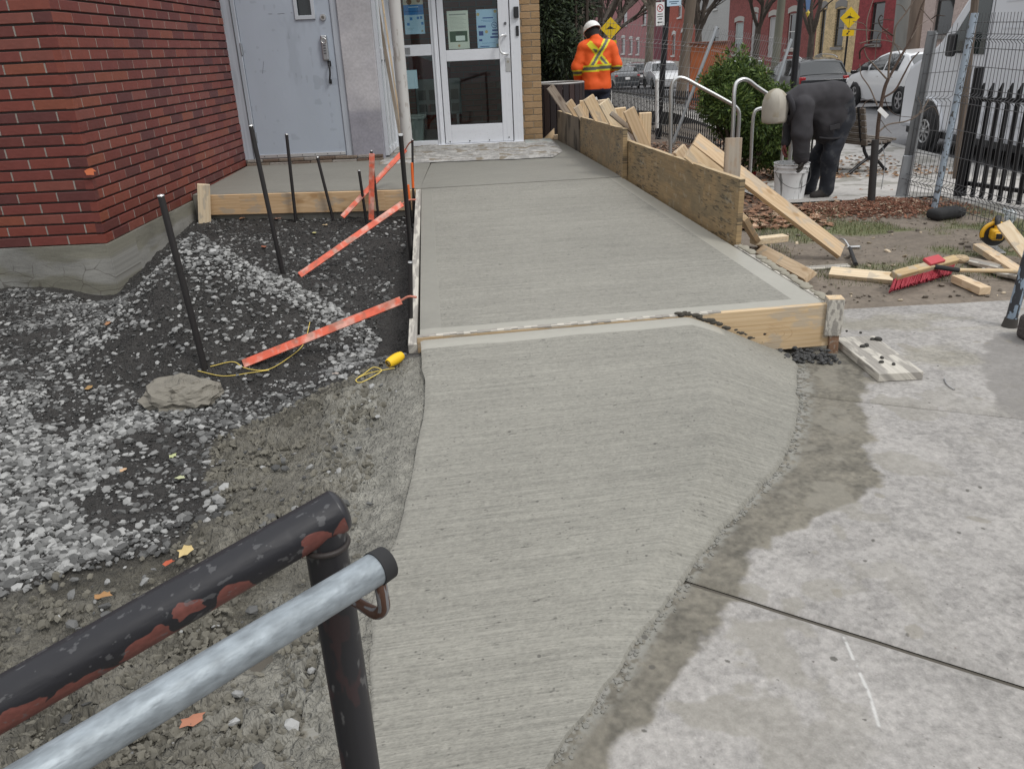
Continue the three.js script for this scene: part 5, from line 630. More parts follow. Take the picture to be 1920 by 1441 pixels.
// ================================================================ FOREGROUND RAILINGS
{
  const atC = (px, py, c) => ray(px, py).multiplyScalar(c).add(camera.position);        // c metres along the optical axis, from the pipe's known bore
  // old red primer laid bare in ragged flakes where the black paint has come off the pipe: [around, along, half sizes]
  const flakes = [[.40, .10, .10, .10], [.42, .34, .11, .13], [.38, .60, .09, .10], [.43, .82, .12, .12], [.36, 1.02, .10, .09], [.42, 1.26, .11, .12], [.39, 1.52, .10, .13], [.43, 1.78, .12, .12], [.37, 2.02, .09, .11], [.41, 2.28, .11, .13], [.47, 2.52, .10, .12], [.40, 2.76, .09, .09], [.30, 2.90, .04, .035], [.25, 1.15, .03, .03], [.22, 2.2, .03, .025], [.45, 3.1, .1, .12]];
  const paint = new THREE.MeshStandardMaterial({ map: ctex(512, 2048, (u, v) => { const y = v * 3.4, wu = u + .10 * (fbm(u * 9, y * 9, 4) - .5), wy = y + .22 * (fbm(u * 7 + 30, y * 7, 4) - .5); let q = 9; for (const f of flakes) { const a = (wu - f[0] + .07) / (f[2] * 1.25), b = (wy - f[1]) / (f[3] * 1.1), d = a * a + b * b; if (d < q) q = d; } const m = sst(1.06, .98, q), g = .75 + .5 * fbm(u * 40, y * 40, 3), sc = sst(.70, .75, fbm(u * 22 + 4, y * 22, 4)); const c = [.012, .0125, .016], p = [.15 * g, .05 * g, .04 * g]; return c.map((k, i) => lerp(lerp(k, p[i], m), [.12, .12, .125][i], sc * .45)); }), roughness: .52, bumpMap: tex(256, 256, (u, v) => fbm(u * 9, v * 18, 4)), bumpScale: .0015, metalness: .1 });
  const t = thing('black_railing', 'old black painted pipe railing flaking to red primer in the foreground', 'railing');
  const a = atC(632, 958, .86), b = atC(-140, 1400, .70), dir = a.clone().sub(b).normalize(); const far = b.clone().addScaledVector(dir, -.5);
  const rp = (p, q, r, m, n, par, k = 4) => { const ax = q.clone().sub(p).normalize(), dn = V(0, -1, 0).addScaledVector(ax, ax.y); if (dn.length() < .1) dn.set(0, 0, 1); dn.normalize(); const sd = ax.clone().cross(dn), L = p.distanceTo(q); return mesh(n, grid(44, 30, (u, v) => { const a = (u - .5) * 6.28318, c = p.clone().lerp(q, v).addScaledVector(dn, Math.cos(a) * r).addScaledVector(sd, Math.sin(a) * r); return [c.x, c.y, c.z, u, v * L * k * .5]; }), m, par); };
  rp(far, a, .0242, paint, 'top_pipe', t, 4 * .5 * 1.18); { const g = new THREE.SphereGeometry(.0242, 28, 14); g.scale(1, 1, .45); g.applyQuaternion(new THREE.Quaternion().setFromUnitVectors(V(0, 0, 1), dir)); g.translate(a.x, a.y, a.z); mesh('end_cap', g, mat([.022, .022, .026], .4), t); }
  const pt = a.clone().addScaledVector(dir, -.018); const pb = V(pt.x, -.02, pt.z); const pm = new THREE.MeshStandardMaterial({ map: ctex(256, 512, (u, v) => { const s = sst(.70, .75, fbm(u * 9, v * 30, 4)), rr2 = sst(.66, .72, fbm(u * 6 + 7, v * 16, 4)); let c = [.014, .014, .017]; c = c.map((q, i) => lerp(q, [.12, .12, .12][i], s * .6)); return c.map((q, i) => lerp(q, [.10, .035, .03][i], rr2 * .2)); }), roughness: .42 }); rp(pb, pt.clone().add(V(0, -.01, 0)), .0228, pm, 'post', t, 2);
  { const g = new THREE.TorusGeometry(.0232, .0035, 8, 28); g.rotateX(Math.PI / 2); g.translate(pt.x, pt.y - .03, pt.z); mesh('weld', g, mat([.03, .024, .022], .6), t); }
  // second, galvanized rail bracketed off the post
  const gt = thing('galvanized_rail', 'galvanized pipe handrail with a black end cap bracketed below the black rail', 'railing');
  const c = atC(708, 1064, .80), d = atC(70, 1452, .585), gd = c.clone().sub(d).normalize(), gf = d.clone().addScaledVector(gd, -.4);
  const gm = new THREE.MeshStandardMaterial({ map: ctex(512, 512, (u, v) => { const s = pf(u, v, 18, 4, 3), st = vn(u * 60, v * 4), dk = sst(.60, .72, pf(u, v, 7, 5, 9)), seam = sst(.004, .001, Math.abs(u - .62)) * .5; const k = (.28 + .22 * (s - .5) + .04 * st) * (1 - .16 * dk) * (1 - seam); return [k * .86, k * .97, k * 1.05]; }), roughness: .52, metalness: .35, bumpMap: grainBump, bumpScale: .0005 });
  rp(gf, c, .0168, gm, 'pipe', gt, 8); mesh('end_cap', (() => { const g = rod(c.clone().addScaledVector(gd, -.004), c.clone().addScaledVector(gd, .012), .0182, .0172, 32); return g; })(), M.rubber, gt);
  mesh('bracket', tube([atC(711, 1082, .80), atC(717, 1118, .803), atC(719, 1138, .81), atC(710, 1149, .82), atC(696, 1145, .835), atC(664, 1124, .87)], .0066, 40, 12), new THREE.MeshStandardMaterial({ map: ctex(64, 128, (u, v) => { const s = sst(.48, .55, fbm(u * 4, v * 9, 4)); return [lerp(.2, .09, s), lerp(.2, .045, s), lerp(.21, .03, s)]; }), roughness: .5, metalness: .3 }), gt);
}
// ================================================================ STREET: HOUSES
const XF = 18;
const fd = (px, py = 90) => -onX(px, py, XF).z;
{
  const brickT = (c, seed) => { const t = ctex(512, 512, (u, v) => { const row = Math.floor(v * 34), x = u * 16 + (row % 2) * .5, fy = v * 34 - row, fx = x - Math.floor(x), j = (fy < .12 || fx < .06) ? .75 : 1, k = (.82 + .36 * LAT[((row * 37 + Math.floor(x) * 91 + seed * 13) & 65535)]) * j * (.85 + .3 * fbm(u * 5, v * 5, 3)); return c.map(q => q * k); }); t.repeat.set(.45, .45); return t; };
  const stuccoT = c => ctex(512, 512, (u, v) => { const k = .85 + .3 * pf(u, v, 40, 4, 5); return c.map(q => q * k); });
  const fm = (c, seed) => new THREE.MeshStandardMaterial({ map: brickT(c, seed), roughness: .85 });
  const frameW = mat([.62, .62, .60], .6), frameD = mat([.06, .055, .05], .5), stone = mat([.42, .40, .37], .85), stoneD = mat([.24, .23, .22], .85), blind = mat([.40, .47, .46], .7);
  // a house: facade from photo columns [a..b], windows as [px0, px1, py top, py sill]
  function house(label, m, pa, pb, top, wins, o = {}) {
    const dn = o.near ?? fd(pb), df = o.far ?? fd(pa), t = thing('row_house', label, 'house', [XF, ROAD + .13, -(dn + df) / 2], 0, 'row houses across the street'), cz = (dn + df) / 2, y0 = ROAD + .13;
    const hs = wins.map(([p0, p1, a, b, k]) => { const c = (p0 + p1) / 2, z1 = fd(p0, (a + b) / 2), z0 = fd(p1, (a + b) / 2), yt = onX(c, a, XF).y - y0, yb = onX(c, b, XF).y - y0; return { z0: -(z1 - cz), z1: -(z0 - cz), yt, yb: Math.max(yb, k === 'door' ? .2 : .5), k }; });
    const s = new THREE.Shape(); const L = (df - dn) / 2; s.moveTo(-L, 0); s.lineTo(L, 0); s.lineTo(L, top); s.lineTo(-L, top); s.closePath();
    for (const w of hs) { const h = new THREE.Path(); h.moveTo(w.z0, w.yb); h.lineTo(w.z1, w.yb); h.lineTo(w.z1, w.yt); h.lineTo(w.z0, w.yt); h.closePath(); s.holes.push(h); }
    const g = new THREE.ExtrudeGeometry(s, { depth: .35, bevelEnabled: false }); g.rotateY(-Math.PI / 2); g.translate(.35, 0, 0); // shape x -> +z
    planarUV(g, 1, 'z', 'y'); mesh('wall', g, m, t); mesh('rear_block', span(.36, 9, 0, top - .05, -L + .02, L - .02), mat([.2, .18, .16], .9), t);
    mesh('roof', span(-.02, 9, top, top + .12, -L, L), mat([.06, .06, .06], .9), t);
    if (o.cornice) { const c = mesh('cornice', [span(-.28, .1, top - .35, top + .14, -L, L), span(-.14, .1, top - .6, top - .36, -L, L)], frameW, t); const br = []; for (let z = -L + .2; z < L; z += .55) br.push(span(-.24, .0, top - .6, top - .352, z, z + .14)); mesh('bracket', br, frameW, c).userData.kind = 'stuff'; }
    hs.forEach((w, i) => {
      const wf = w.k === 'white' || w.k === 'door' || w.k === 'blind' ? frameW : frameD, e = .07; const win = mesh(w.k === 'door' ? 'door' : 'window', [span(.08, .16, w.yb, w.yt, w.z0, w.z0 + e), span(.08, .16, w.yb, w.yt, w.z1 - e, w.z1), span(.081, .159, w.yt - e, w.yt, w.z0 + e, w.z1 - e), span(.081, .159, w.yb, w.yb + e, w.z0 + e, w.z1 - e), span(.082, .158, lerp(w.yb, w.yt, .48), lerp(w.yb, w.yt, .48) + .05, w.z0 + e, w.z1 - e)], wf, t);
      mesh('pane', span(.11, .125, w.yb + e, w.yt - e, w.z0 + e, w.z1 - e), w.k === 'door' ? mat([.4, .4, .4], .4) : M.glassDark, win);
      if (w.k === 'blind') { const b = []; for (let y = w.yb + (w.yt - w.yb) * .34; y < w.yt - e; y += .07) b.push(span(.095, .109, y, y + .05, w.z0 + e, w.z1 - e)); mesh('blind_slats', b, blind, win).userData.kind = 'stuff'; }
      if (w.k !== 'door') mesh('sill', span(-.10, .1, w.yb - .14, w.yb - .003, w.z0 - .12, w.z1 + .12), o.sill ?? stone, win);
      if (o.lintel !== false) { const n = 9, pts = []; for (let k = 0; k <= n; k++) { const u = k / n; pts.push([lerp(w.z0 - .12, w.z1 + .12, u), w.yt + .003 + .10 * Math.sin(Math.PI * u)]); } for (let k = n; k >= 0; k--) { const u = k / n; pts.push([lerp(w.z0 - .12, w.z1 + .12, u), w.yt + .30 + .12 * Math.sin(Math.PI * u)]); } const gg = extrude(pts, .06); gg.rotateY(-Math.PI / 2); gg.translate(.03, 0, 0); mesh('lintel', gg, o.lintel ?? stone, win); }
    });
    return t;
  }
  house('pink grey rough stucco house with a dark sash window', new THREE.MeshStandardMaterial({ map: stuccoT([.56, .45, .41]), roughness: .95, bumpMap: roughBump, bumpScale: .03 }), 1712, 1900, 8, [[1757, 1792, -70, 66], [1860, 1890, -70, 66]], { near: 19, sill: stoneD, lintel: false });
  house('deep red painted house with one tall dark window', fm([.27, .045, .05], 2), 1602, 1712, 8, [[1632, 1656, 4, 82]], { sill: stoneD, lintel: false });
  house('cream yellow painted brick house behind the speed hump sign', fm([.60, .46, .26], 3), 1528, 1602, 8, [[1565, 1583, 16, 88], [1537, 1546, 18, 104]], { sill: stoneD, lintel: stoneD });
  house('dark red brick house with white doors and a pale cornice', fm([.23, .065, .058], 4), 1364, 1528, 5.35, [[1377, 1393, 42, 102, 'blind'], [1408, 1419, 26, 106, 'door'], [1440, 1456, 32, 108, 'door'], [1477, 1496, 25, 92, 'white']], { cornice: true });
  house('light grey stone house with narrow dark windows', new THREE.MeshStandardMaterial({ map: stuccoT([.42, .42, .41]), roughness: .95, bumpMap: roughBump, bumpScale: .03 }), 1306, 1364, 9, [[1337, 1348, 53, 88], [1338, 1346, 3, 16], [1319, 1327, 10, 24]], { sill: frameW, lintel: false });
  house('bright red brick house with thin white trimmed windows', fm([.36, .085, .055], 5), 1252, 1306, 11, [[1260, 1266, 66, 108, 'white'], [1277, 1282, 62, 108, 'white'], [1272, 1279, -10, 32, 'white']], { sill: frameW, lintel: frameW });
  house('narrow maroon painted house between pink and red ones', fm([.16, .035, .05], 6), 1226, 1252, 11, [[1236, 1242, -20, 20]], { lintel: false });
  house('dusty pink brick house at the far end of the row', fm([.36, .155, .16], 7), 1110, 1226, 11, [[1165, 1172, 72, 113, 'white'], [1180, 1186, 74, 113, 'white'], [1193, 1199, 76, 113, 'white'], [1212, 1218, 66, 112, 'white'], [1168, 1176, 18, 48], [1205, 1212, 20, 46]], { sill: frameW, lintel: frameW, far: 175 });
}
// ================================================================ TREES, POLES
function limb(out, p, dir, len, r, depth, rnd, o) {
  const seg = 4, pts = [p.clone()]; let d = dir.clone(), q = p.clone();
  for (let i = 0; i < seg; i++) { d.add(V((rnd() - .5) * o.wob, (rnd() - .5) * o.wob + o.up, (rnd() - .5) * o.wob)).normalize(); const n = q.clone().addScaledVector(d, len / seg); out.push(rod(q, n, r * lerp(1, .62, i / seg), r * lerp(1, .62, (i + 1) / seg), depth > 2 ? 8 : depth > 1 ? 5 : 4, true)); q = n; pts.push(n.clone()); }
  if (depth <= 0) return; const k = o.kids[Math.min(depth, o.kids.length - 1)];
  for (let i = 0; i < k; i++) { const f = .35 + .65 * (i + rnd()) / k, b = pts[Math.min(seg, Math.floor(f * seg))].clone().lerp(pts[Math.min(seg, Math.floor(f * seg) + 1)] ?? q, (f * seg) % 1), a = rnd() * 6.283, s = o.spread * (.6 + .6 * rnd()); const nd = d.clone().multiplyScalar(Math.cos(s)).add(V(Math.cos(a), .15, Math.sin(a)).multiplyScalar(Math.sin(s))).normalize(); limb(out, b, nd, len * (.5 + .25 * rnd()), r * (.42 + .15 * rnd()), depth - 1, rnd, o); }
}
const barkT = ctex(128, 256, (u, v) => { const k = .6 + .7 * pf(u, v, 10, 5, 2); return [k * .8, k * .76, k * .7]; });
const bark = c => mat(c, .95, { map: barkT, bumpMap: roughBump, bumpScale: .02 });
function bareTree(label, px, d, base, h, r, seed, o = {}) {
  const b = onZ(px, o.py ?? 100, d); const t = thing('bare_tree', label, 'tree', [b.x, base, b.z], 0, 'leafless street trees'); const rnd = rngOf(seed), tr = [], tw = [];
  const top = V((rnd() - .5) * .3, h * (o.clear ?? .35), (rnd() - .5) * .3); tr.push(rod(V(0, -.1, 0), top.clone().multiplyScalar(.5), r * 1.15, r, 10, true), rod(top.clone().multiplyScalar(.5), top, r, r * .85, 10, true));
  for (let i = 0; i < (o.limbs ?? 5); i++) { const a = i * 2.4 + rnd(); limb(tw, top.clone().multiplyScalar(.8 + .2 * rnd()), V(Math.cos(a) * (o.open ?? .6), 1, Math.sin(a) * (o.open ?? .6)).normalize(), h * .34 * (.8 + .4 * rnd()), r * .55, o.depth ?? 3, rnd, { wob: .35, up: .05, kids: [0, 3, 4, 4], spread: .75 }); }
  const bm = bark(o.col ?? [.11, .095, .085]); mesh('trunk', tr, bm, t); mesh('crown', tw, bm, t); return t;
}
bareTree('bare street tree with upswept limbs before the grey stone house', 1311, 47, ROAD + .1, 6.5, .20, 101, { clear: .36, open: .45, limbs: 6 });
bareTree('bare forked street tree before the dark red brick house', 1416, 39, ROAD + .1, 6, .15, 102, { clear: .38, open: .5 });
bareTree('bare dark tree leaning before the cream yellow house', 1520, 34, ROAD + .1, 6.5, .13, 103, { clear: .3, open: .35 });
bareTree('bare pale trunked tree before the dusty pink house', 1216, 60, ROAD + .1, 9, .26, 104, { clear: .5, col: [.20, .18, .155] });
bareTree('bare spreading tree behind the orange jacketed worker', 1132, 36, -.3, 8, .22, 105, { clear: .28, open: .9, limbs: 7 });
bareTree('bare tree rising behind the dark cedar hedge', 1085, 48, -.3, 11, .3, 106, { clear: .25, open: .8, limbs: 7 });
bareTree('thick trunked tree just behind the dark cedar hedge', 1062, 26, -.3, 9, .46, 107, { clear: .55, open: .7, col: [.10, .085, .07] });
bareTree('far bare tree at the end of the street', 1150, 80, -.3, 12, .3, 108, { clear: .25, open: .9, limbs: 7 });
{
  const pole = (label, px0, px1, d, r, m, h = 9, lean = true) => { const a = onZ(px0, 0, d), b = onZ(px1, 140, d), k = (ROAD + .1 - b.y) / (a.y - b.y), f = b.clone().lerp(a, k), tp = f.clone().lerp(a, (h) / (a.y - f.y)); const t = thing('utility_pole', label, 'pole', [f.x, f.y, f.z]); mesh('shaft', rod(V(0, 0, 0), tp.sub(f), r, r * .85, 16), m, t); return t; };
  const wp = bark([.19, .16, .135]), cp = mat([.33, .33, .31], .9, { map: grainTex });
  pole('leaning brown wooden utility pole before the bright red house', 1296, 1281, 27, .17, wp);
  pole('grey green concrete pole before the dark red brick house', 1466, 1452, 40, .19, mat([.24, .24, .19], .9, { map: grainTex }));
  pole('thick pale concrete pole before the deep red house', 1696, 1683, 31, .27, cp);
  pole('brown wooden pole standing beside the pale concrete pole', 1722, 1706, 29, .22, bark([.25, .20, .17]));
  { const t = pole('dark wooden pole at the edge of the white van', 1829, 1814, 10.2, .045, bark([.17, .14, .12]), 4); }
  // black lamp standard with a blue pennant
  { const a = onZ(1502, 0, 15.5), b = onZ(1487, 165, 15.5), t = thing('lamp_post', 'slim black lamp post behind the stooping worker', 'lamp post', [b.x, -.27, b.z]); const top = a.clone().lerp(b, -1.2).sub(t.position), bs = V(0, 0, 0); mesh('shaft', rod(bs, top, .062, .05, 14), M.blackPaint, t); mesh('arm', rod(a.clone().sub(t.position).add(V(0, .05, 0)), a.clone().sub(t.position).add(V(.42, .07, 0)), .028, .028, 8), M.blackPaint, t); const p = onZ(1514, 12, 15.5).sub(t.position); mesh('pennant', [extrude([[-.05, .14], [.05, .14], [.04, -.08], [0, -.12]], .01)].map(g => g.translate(p.x, p.y, p.z)), mat([.09, .16, .3], .7), t); mesh('ornament', (() => { const g = new THREE.OctahedronGeometry(.055); g.scale(.7, 1.4, .7); const q = onZ(1515, 24, 15.5).sub(t.position); g.translate(q.x, q.y, q.z); return g; })(), mat([.65, .5, .08], .5), t); }
  // sign post with parking plates
  { const a = onZ(1252, -20, 17), b = onZ(1237, 150, 17), t = thing('parking_sign', 'black post with a white no parking plate and a street plate', 'sign', [b.x, -.28, b.z]); const rel = p => p.clone().sub(t.position); mesh('post', rod(V(0, 0, 0), rel(a).multiplyScalar(1).add(V(.05, .9, 0)), .06, .055, 14), M.blackPaint, t);
    const pl = (px, py, w, h, m, n) => { const p = rel(onZ(px, py, 16.9)), g = flat(w, h, .006); g.rotateZ(.03); g.translate(p.x, p.y, p.z); return mesh(n, g, m, t); };
    const w = .30 * .62, m1 = canvasMat(128, 300, (x, W, Hh) => { bars(x, ['#dfe0e0', 0, 0, W, Hh]); x.strokeStyle = '#a8202a'; x.lineWidth = 10; x.beginPath(); x.arc(W / 2, 76, 44, 0, 7); x.stroke(); x.fillStyle = '#1a1a1a'; x.font = 'bold 60px sans-serif'; x.textAlign = 'center'; x.textBaseline = 'middle'; x.fillText('P', W / 2, 78); x.beginPath(); x.moveTo(W / 2 - 31, 45); x.lineTo(W / 2 + 31, 107); x.stroke(); bars(x, ['#55585a', 26, 148, 76, 12], ['#55585a', 20, 178, 88, 12], ['#55585a', 38, 208, 54, 14], ['#111', 34, 252, 64, 12]); x.fillStyle = '#111'; x.beginPath(); x.moveTo(18, 258); x.lineTo(40, 244); x.lineTo(40, 272); x.fill(); });
    pl(1238, 26, .165, .41, m1, 'no_parking_plate'); pl(1264, 2, .27, .17, canvasMat(128, 80, (x, W, Hh) => { bars(x, ['#b9cfdf', 0, 0, W, Hh], ['#5c7488', 20, 40, 88, 9], ['#5c7488', 36, 56, 56, 8]); }), 'street_plate'); pl(1239, -4, .165, .07, M.white, 'upper_plate'); }
  // speed hump signs
  const hump = (label, px, py, d, w, arrow) => { const c = onZ(px, py, d), t = thing('speed_hump_sign', label, 'traffic sign', [c.x, ROAD + .1, c.z], 0, 'speed hump warning signs'), y = c.y - ROAD - .1; mesh('post', rod(V(0, 0, -.03), V(0, y + w * .3, -.03), .035, .035, 10), M.blackPaint, t);
    const g = flat(w, w, .006), u = g.attributes.uv; g.rotateZ(Math.PI / 4); g.translate(0, y, 0); mesh('diamond_plate', g, mat([.76, .52, .008], .45), t); const s = w * .38; const hp = extrude([[-1, -.12], [-.55, 0], [-.3, .3], [-.05, .36], [.2, .22], [.5, 0], [1, -.12]].map(([a, b]) => [a * s * 1.05, b * s]), .003); hp.translate(0, y, .004); mesh('hump_symbol', hp, M.black, t);
    const b = rbox(w * .85, w * .44, .006, .003, 0, y - w * .98, 0); mesh('lower_plate', b, mat([.76, .50, .01], .45), t); if (arrow) { const ar = extrude([[-.4, -.4], [.06, -.3], [-.08, -.16], [.38, .3], [.22, .42], [-.2, -.04], [-.32, .06]].map(([a, b2]) => [a * w * .32, b2 * w * .32]), .003); ar.translate(0, y - w * .98, .004); mesh('arrow_symbol', ar, M.black, t); } return t; };
  hump('yellow speed hump diamond with an arrow plate before the cream house', 1594, 33, 31, .50, true);
  hump('yellow speed hump diamond beside the orange jacketed worker', 1145, 53, 30, .50, false);
  // the second sign seen in the stucco house window is its own reflection there: left to the glass
  // rust orange street cabinet
  { const a = onZ(1306, 82, 24), b = onZ(1372, 135, 24), t = thing('street_cabinet', 'rust orange metal utility cabinet with a ribbed flat roof', 'cabinet', [(a.x + b.x) / 2, -.27, -24.6], -.35); const w = b.x - a.x, h = a.y + .27; mesh('body', rbox(w * .92, h, .7, .02, 0, h / 2, 0), mat([.38, .105, .03], .6, { map: grainTex }), t); mesh('side_panel', box(.02, h * .9, .6, -w * .47, h * .47, 0), mat([.25, .065, .02], .6), t); mesh('roof', rbox(w * 1.04, .05, .86, .01, 0, h + .02, 0), mat([.14, .05, .03], .6), t); for (let i = 0; i < 16; i++) mesh('rib', box(.03, .07, .02, lerp(-.48, .48, i / 15) * w, h - .03, .36), mat([.30, .14, .09], .6), t); }
}
// ================================================================ CARS
function makeCar(name, label, o, pos, turn, group = 'cars on the street') {
  const t = thing(name, label, o.cat ?? 'car', pos, turn, group), { L, W, T, belt, prof } = o; const paint = new THREE.MeshPhysicalMaterial({ color: rgb(...o.color), roughness: .35, metalness: o.metal ?? .2, clearcoat: 1, clearcoatRoughness: .08 });
  const B = .24, hw = s => W / 2 * (1 - .10 * Math.pow(Math.abs(2 * s - 1), 5)), top = s => lin(prof, s);
  const S = (s, q) => { // s 0 front .. 1 rear; q 0 sill .. 1 roof centre
    const Tt = top(s), b = Math.min(belt, Tt - .03), w = hw(s), z = (s - .5) * L; if (q < .35) { const k = q / .35; return V(w * (.93 + .07 * Math.sin(k * 2.2)), lerp(B, b, k), z); } if (q < .72) { const k = (q - .35) / .37, ye = Math.max(b + .01, Tt - .07), y = lerp(b, ye, k), f = clamp((y - b) / (T - belt)); return V(w * (.93 + .07 * Math.sin(2.2)) * lerp(1, .76, Math.pow(f, 1.15)), y, z); } const k = (q - .72) / .28, ye = Math.max(b + .01, Tt - .07), f = clamp((ye - b) / (T - belt)), x0 = w * (.93 + .07 * Math.sin(2.2)) * lerp(1, .76, Math.pow(f, 1.15)), x = x0 * Math.cos(k * Math.PI / 2), rise = Math.max(0, Tt - ye); return V(x, ye + rise * Math.pow(Math.sin(k * Math.PI / 2), .7), z);
  };
  const side = (sgn, s0, s1, q0, q1, n, m, off) => { const g = grid(n, m, (u, v) => { const s = lerp(s0, s1, u), q = lerp(q0, q1, v), p = S(s, q); if (off) { const e = 1e-3, a = S(Math.min(1, s + e), q).sub(S(Math.max(0, s - e), q)), b = S(s, Math.min(1, q + e)).sub(S(s, Math.max(0, q - e))), nn = b.cross(a).normalize(); if (nn.x < 0 && q < .9) nn.negate(); if (q >= .9 && nn.y < 0) nn.negate(); p.addScaledVector(nn, off); } return [p.x * sgn, p.y, p.z]; }); return g; };
  const cap = (s) => { const pts = []; for (let i = 0; i <= 20; i++) pts.push(S(s, i / 20)); const g = grid(20, 8, (u, v) => { const p = S(s, u); return [p.x * lerp(1, -1, v), p.y, p.z + (s ? 1 : -1) * .05 * Math.sin(v * Math.PI) * Math.sin(u * Math.PI * .8)]; }); return g; };
  mesh('body', [side(1, 0, 1, 0, 1, 60, 26), side(-1, 0, 1, 0, 1, 60, 26), cap(0), cap(1), span(-W * .45, W * .45, B - .02, B + .02, -L * .47, L * .47)], paint, t);
  for (const sg of [1, -1]) for (const [a, b] of o.side) mesh('side_window', side(sg, a, b, .38, .70, 8, 6, .006), M.glassDark, t);
  const ws = (a, b, n) => { const g = grid(10, 14, (u, v) => { const s = lerp(a, b, u), x = lerp(-.92, .92, v), q = .74 + .26 * (1 - Math.abs(x)), p = S(s, q); return [p.x * Math.sign(x), p.y + .014, p.z + (n === 'windscreen' ? -.012 : .012)]; }); mesh(n, g, M.glassDark, t); };
  ws(...o.wind, 'windscreen'); ws(...o.rear, 'rear_window');
  const R = o.R ?? .32; for (const z of [-L * .31, L * .29]) for (const sg of [1, -1]) { const w = new THREE.Group(); w.name = 'wheel'; w.position.set(sg * (W / 2 - .085), R, z); w.rotation.y = sg > 0 ? Math.PI / 2 : -Math.PI / 2; t.add(w); const ar = new THREE.CircleGeometry(R * 1.16, 28); ar.translate(0, .0, .072); const tp = ar.attributes.position; mesh('wheel_arch', ar, M.black, w); const tg = new THREE.TorusGeometry(R * .82, R * .22, 10, 28); tg.translate(0, 0, .06); mesh('tyre', tg, M.rubber, w); const rim = [new THREE.RingGeometry(R * .56, R * .66, 28).translate(0, 0, .1)]; for (let i = 0; i < 5; i++) rim.push(box(R * .16, R * .58, .02, 0, R * .3, .1).rotateZ(i * 1.2566)); rim.push(new THREE.CircleGeometry(R * .14, 16).translate(0, 0, .112)); mesh('rim', rim, mat([.42, .42, .43], .35, { metalness: .7 }), w); mesh('hub_shadow', new THREE.CircleGeometry(R * .62, 24).translate(0, 0, .085), M.black, w); }
  for (const sg of [1, -1]) { const y = o.lampY ?? .85; mesh('tail_light', rbox(.2, o.lampH ?? .16, .2, .04, sg * (hw(.98) - .095), y, L / 2 - .1), mat([.30, .008, .012], .25), t); mesh('headlight', rbox(.34, .13, .2, .04, sg * (hw(.02) - .17), .66, -L / 2 + .1), mat([.75, .77, .78], .15), t); mesh('mirror', rbox(.18, .12, .1, .03, sg * (W / 2 + .06), belt + .07, -L * .17), o.mirror ?? paint, t); for (const z of [-.02, .16]) mesh('door_handle', rbox(.02, .025, .16, .008, sg * (W / 2 - .012), belt - .12, L * z), o.handle ?? paint, t); }
  mesh('number_plate', rbox(.32, .16, .01, .003, 0, .72, L / 2 + .052), M.white, t); mesh('bumper', rbox(W * .86, .2, .14, .05, 0, .42, L / 2 - .04), o.bumper ?? paint, t);
  if (o.rack) mesh('roof_rack', [1, -1].map(sg => tube([V(sg * W * .34, T - .03, -L * .1), V(sg * W * .35, T + .04, -L * .06), V(sg * W * .35, T + .03, L * .3), V(sg * W * .34, T - .04, L * .36)], .018, 24, 6)), o.rackM ?? M.chrome, t);
  return t;
}
const SUV = { L: 4.6, W: 1.84, T: 1.66, belt: 1.02, prof: [[0, .62], [.03, .82], [.1, .95], [.27, 1.05], [.42, 1.54], [.5, 1.63], [.65, 1.66], [.86, 1.6], [.9, 1.53], [.97, 1.08], [1, .96]], side: [[.38, .56], [.575, .74], [.755, .86]], wind: [.28, .41], rear: [.895, .965], R: .35, rack: true, lampY: .93, lampH: .24 };
const HATCH = { L: 4.45, W: 1.78, T: 1.47, belt: .95, prof: [[0, .55], [.03, .72], [.1, .84], [.26, .95], [.42, 1.36], [.5, 1.44], [.6, 1.47], [.76, 1.40], [.88, 1.12], [.96, 1.0], [1, .86]], side: [[.36, .54], [.555, .72]], wind: [.27, .41], rear: [.78, .875], R: .32 };
const wc = makeCar('parked_car', 'white four door sedan with dark wheels beyond the sapling', { ...HATCH, color: [.74, .75, .76], metal: 0, mirror: M.black, handle: M.chrome }, [10.82, -.315, -22.05], 0);
makeCar('parked_car', 'black estate car with a bright rear lamp behind the stooping worker', { ...SUV, color: [.02, .022, .026], rackM: M.chrome }, [11.42, roadY(31.8), -31.8], 0);
makeCar('parked_car', 'white roofed sport utility car above the round evergreen shrub', { ...SUV, color: [.62, .64, .66], metal: .1 }, [11.9, roadY(42), -42.2], 0);
makeCar('parked_car', 'black sedan half hidden behind the white sedan', { ...HATCH, color: [.022, .02, .022] }, [13.95, roadY(30), -30.2], 0);
makeCar('parked_car', 'silver roofed car showing over the white sedan', { ...SUV, color: [.35, .37, .4], rack: false }, [13.9, roadY(24.5), -24.5], 0);
makeCar('parked_car', 'silver car with a pale windscreen beside the wooden utility pole', { ...SUV, color: [.55, .56, .57], rack: false }, [10.9, roadY(55), -56], Math.PI);
makeCar('parked_car', 'dark hatchback with a round red lamp beyond the picket fence', { ...HATCH, color: [.05, .055, .06] }, [8.6, roadY(57), -58], 0);
makeCar('parked_car', 'dark car with a roof box at the far end of the street', { ...SUV, color: [.06, .06, .065] }, [10.8, roadY(66), -66], 0);
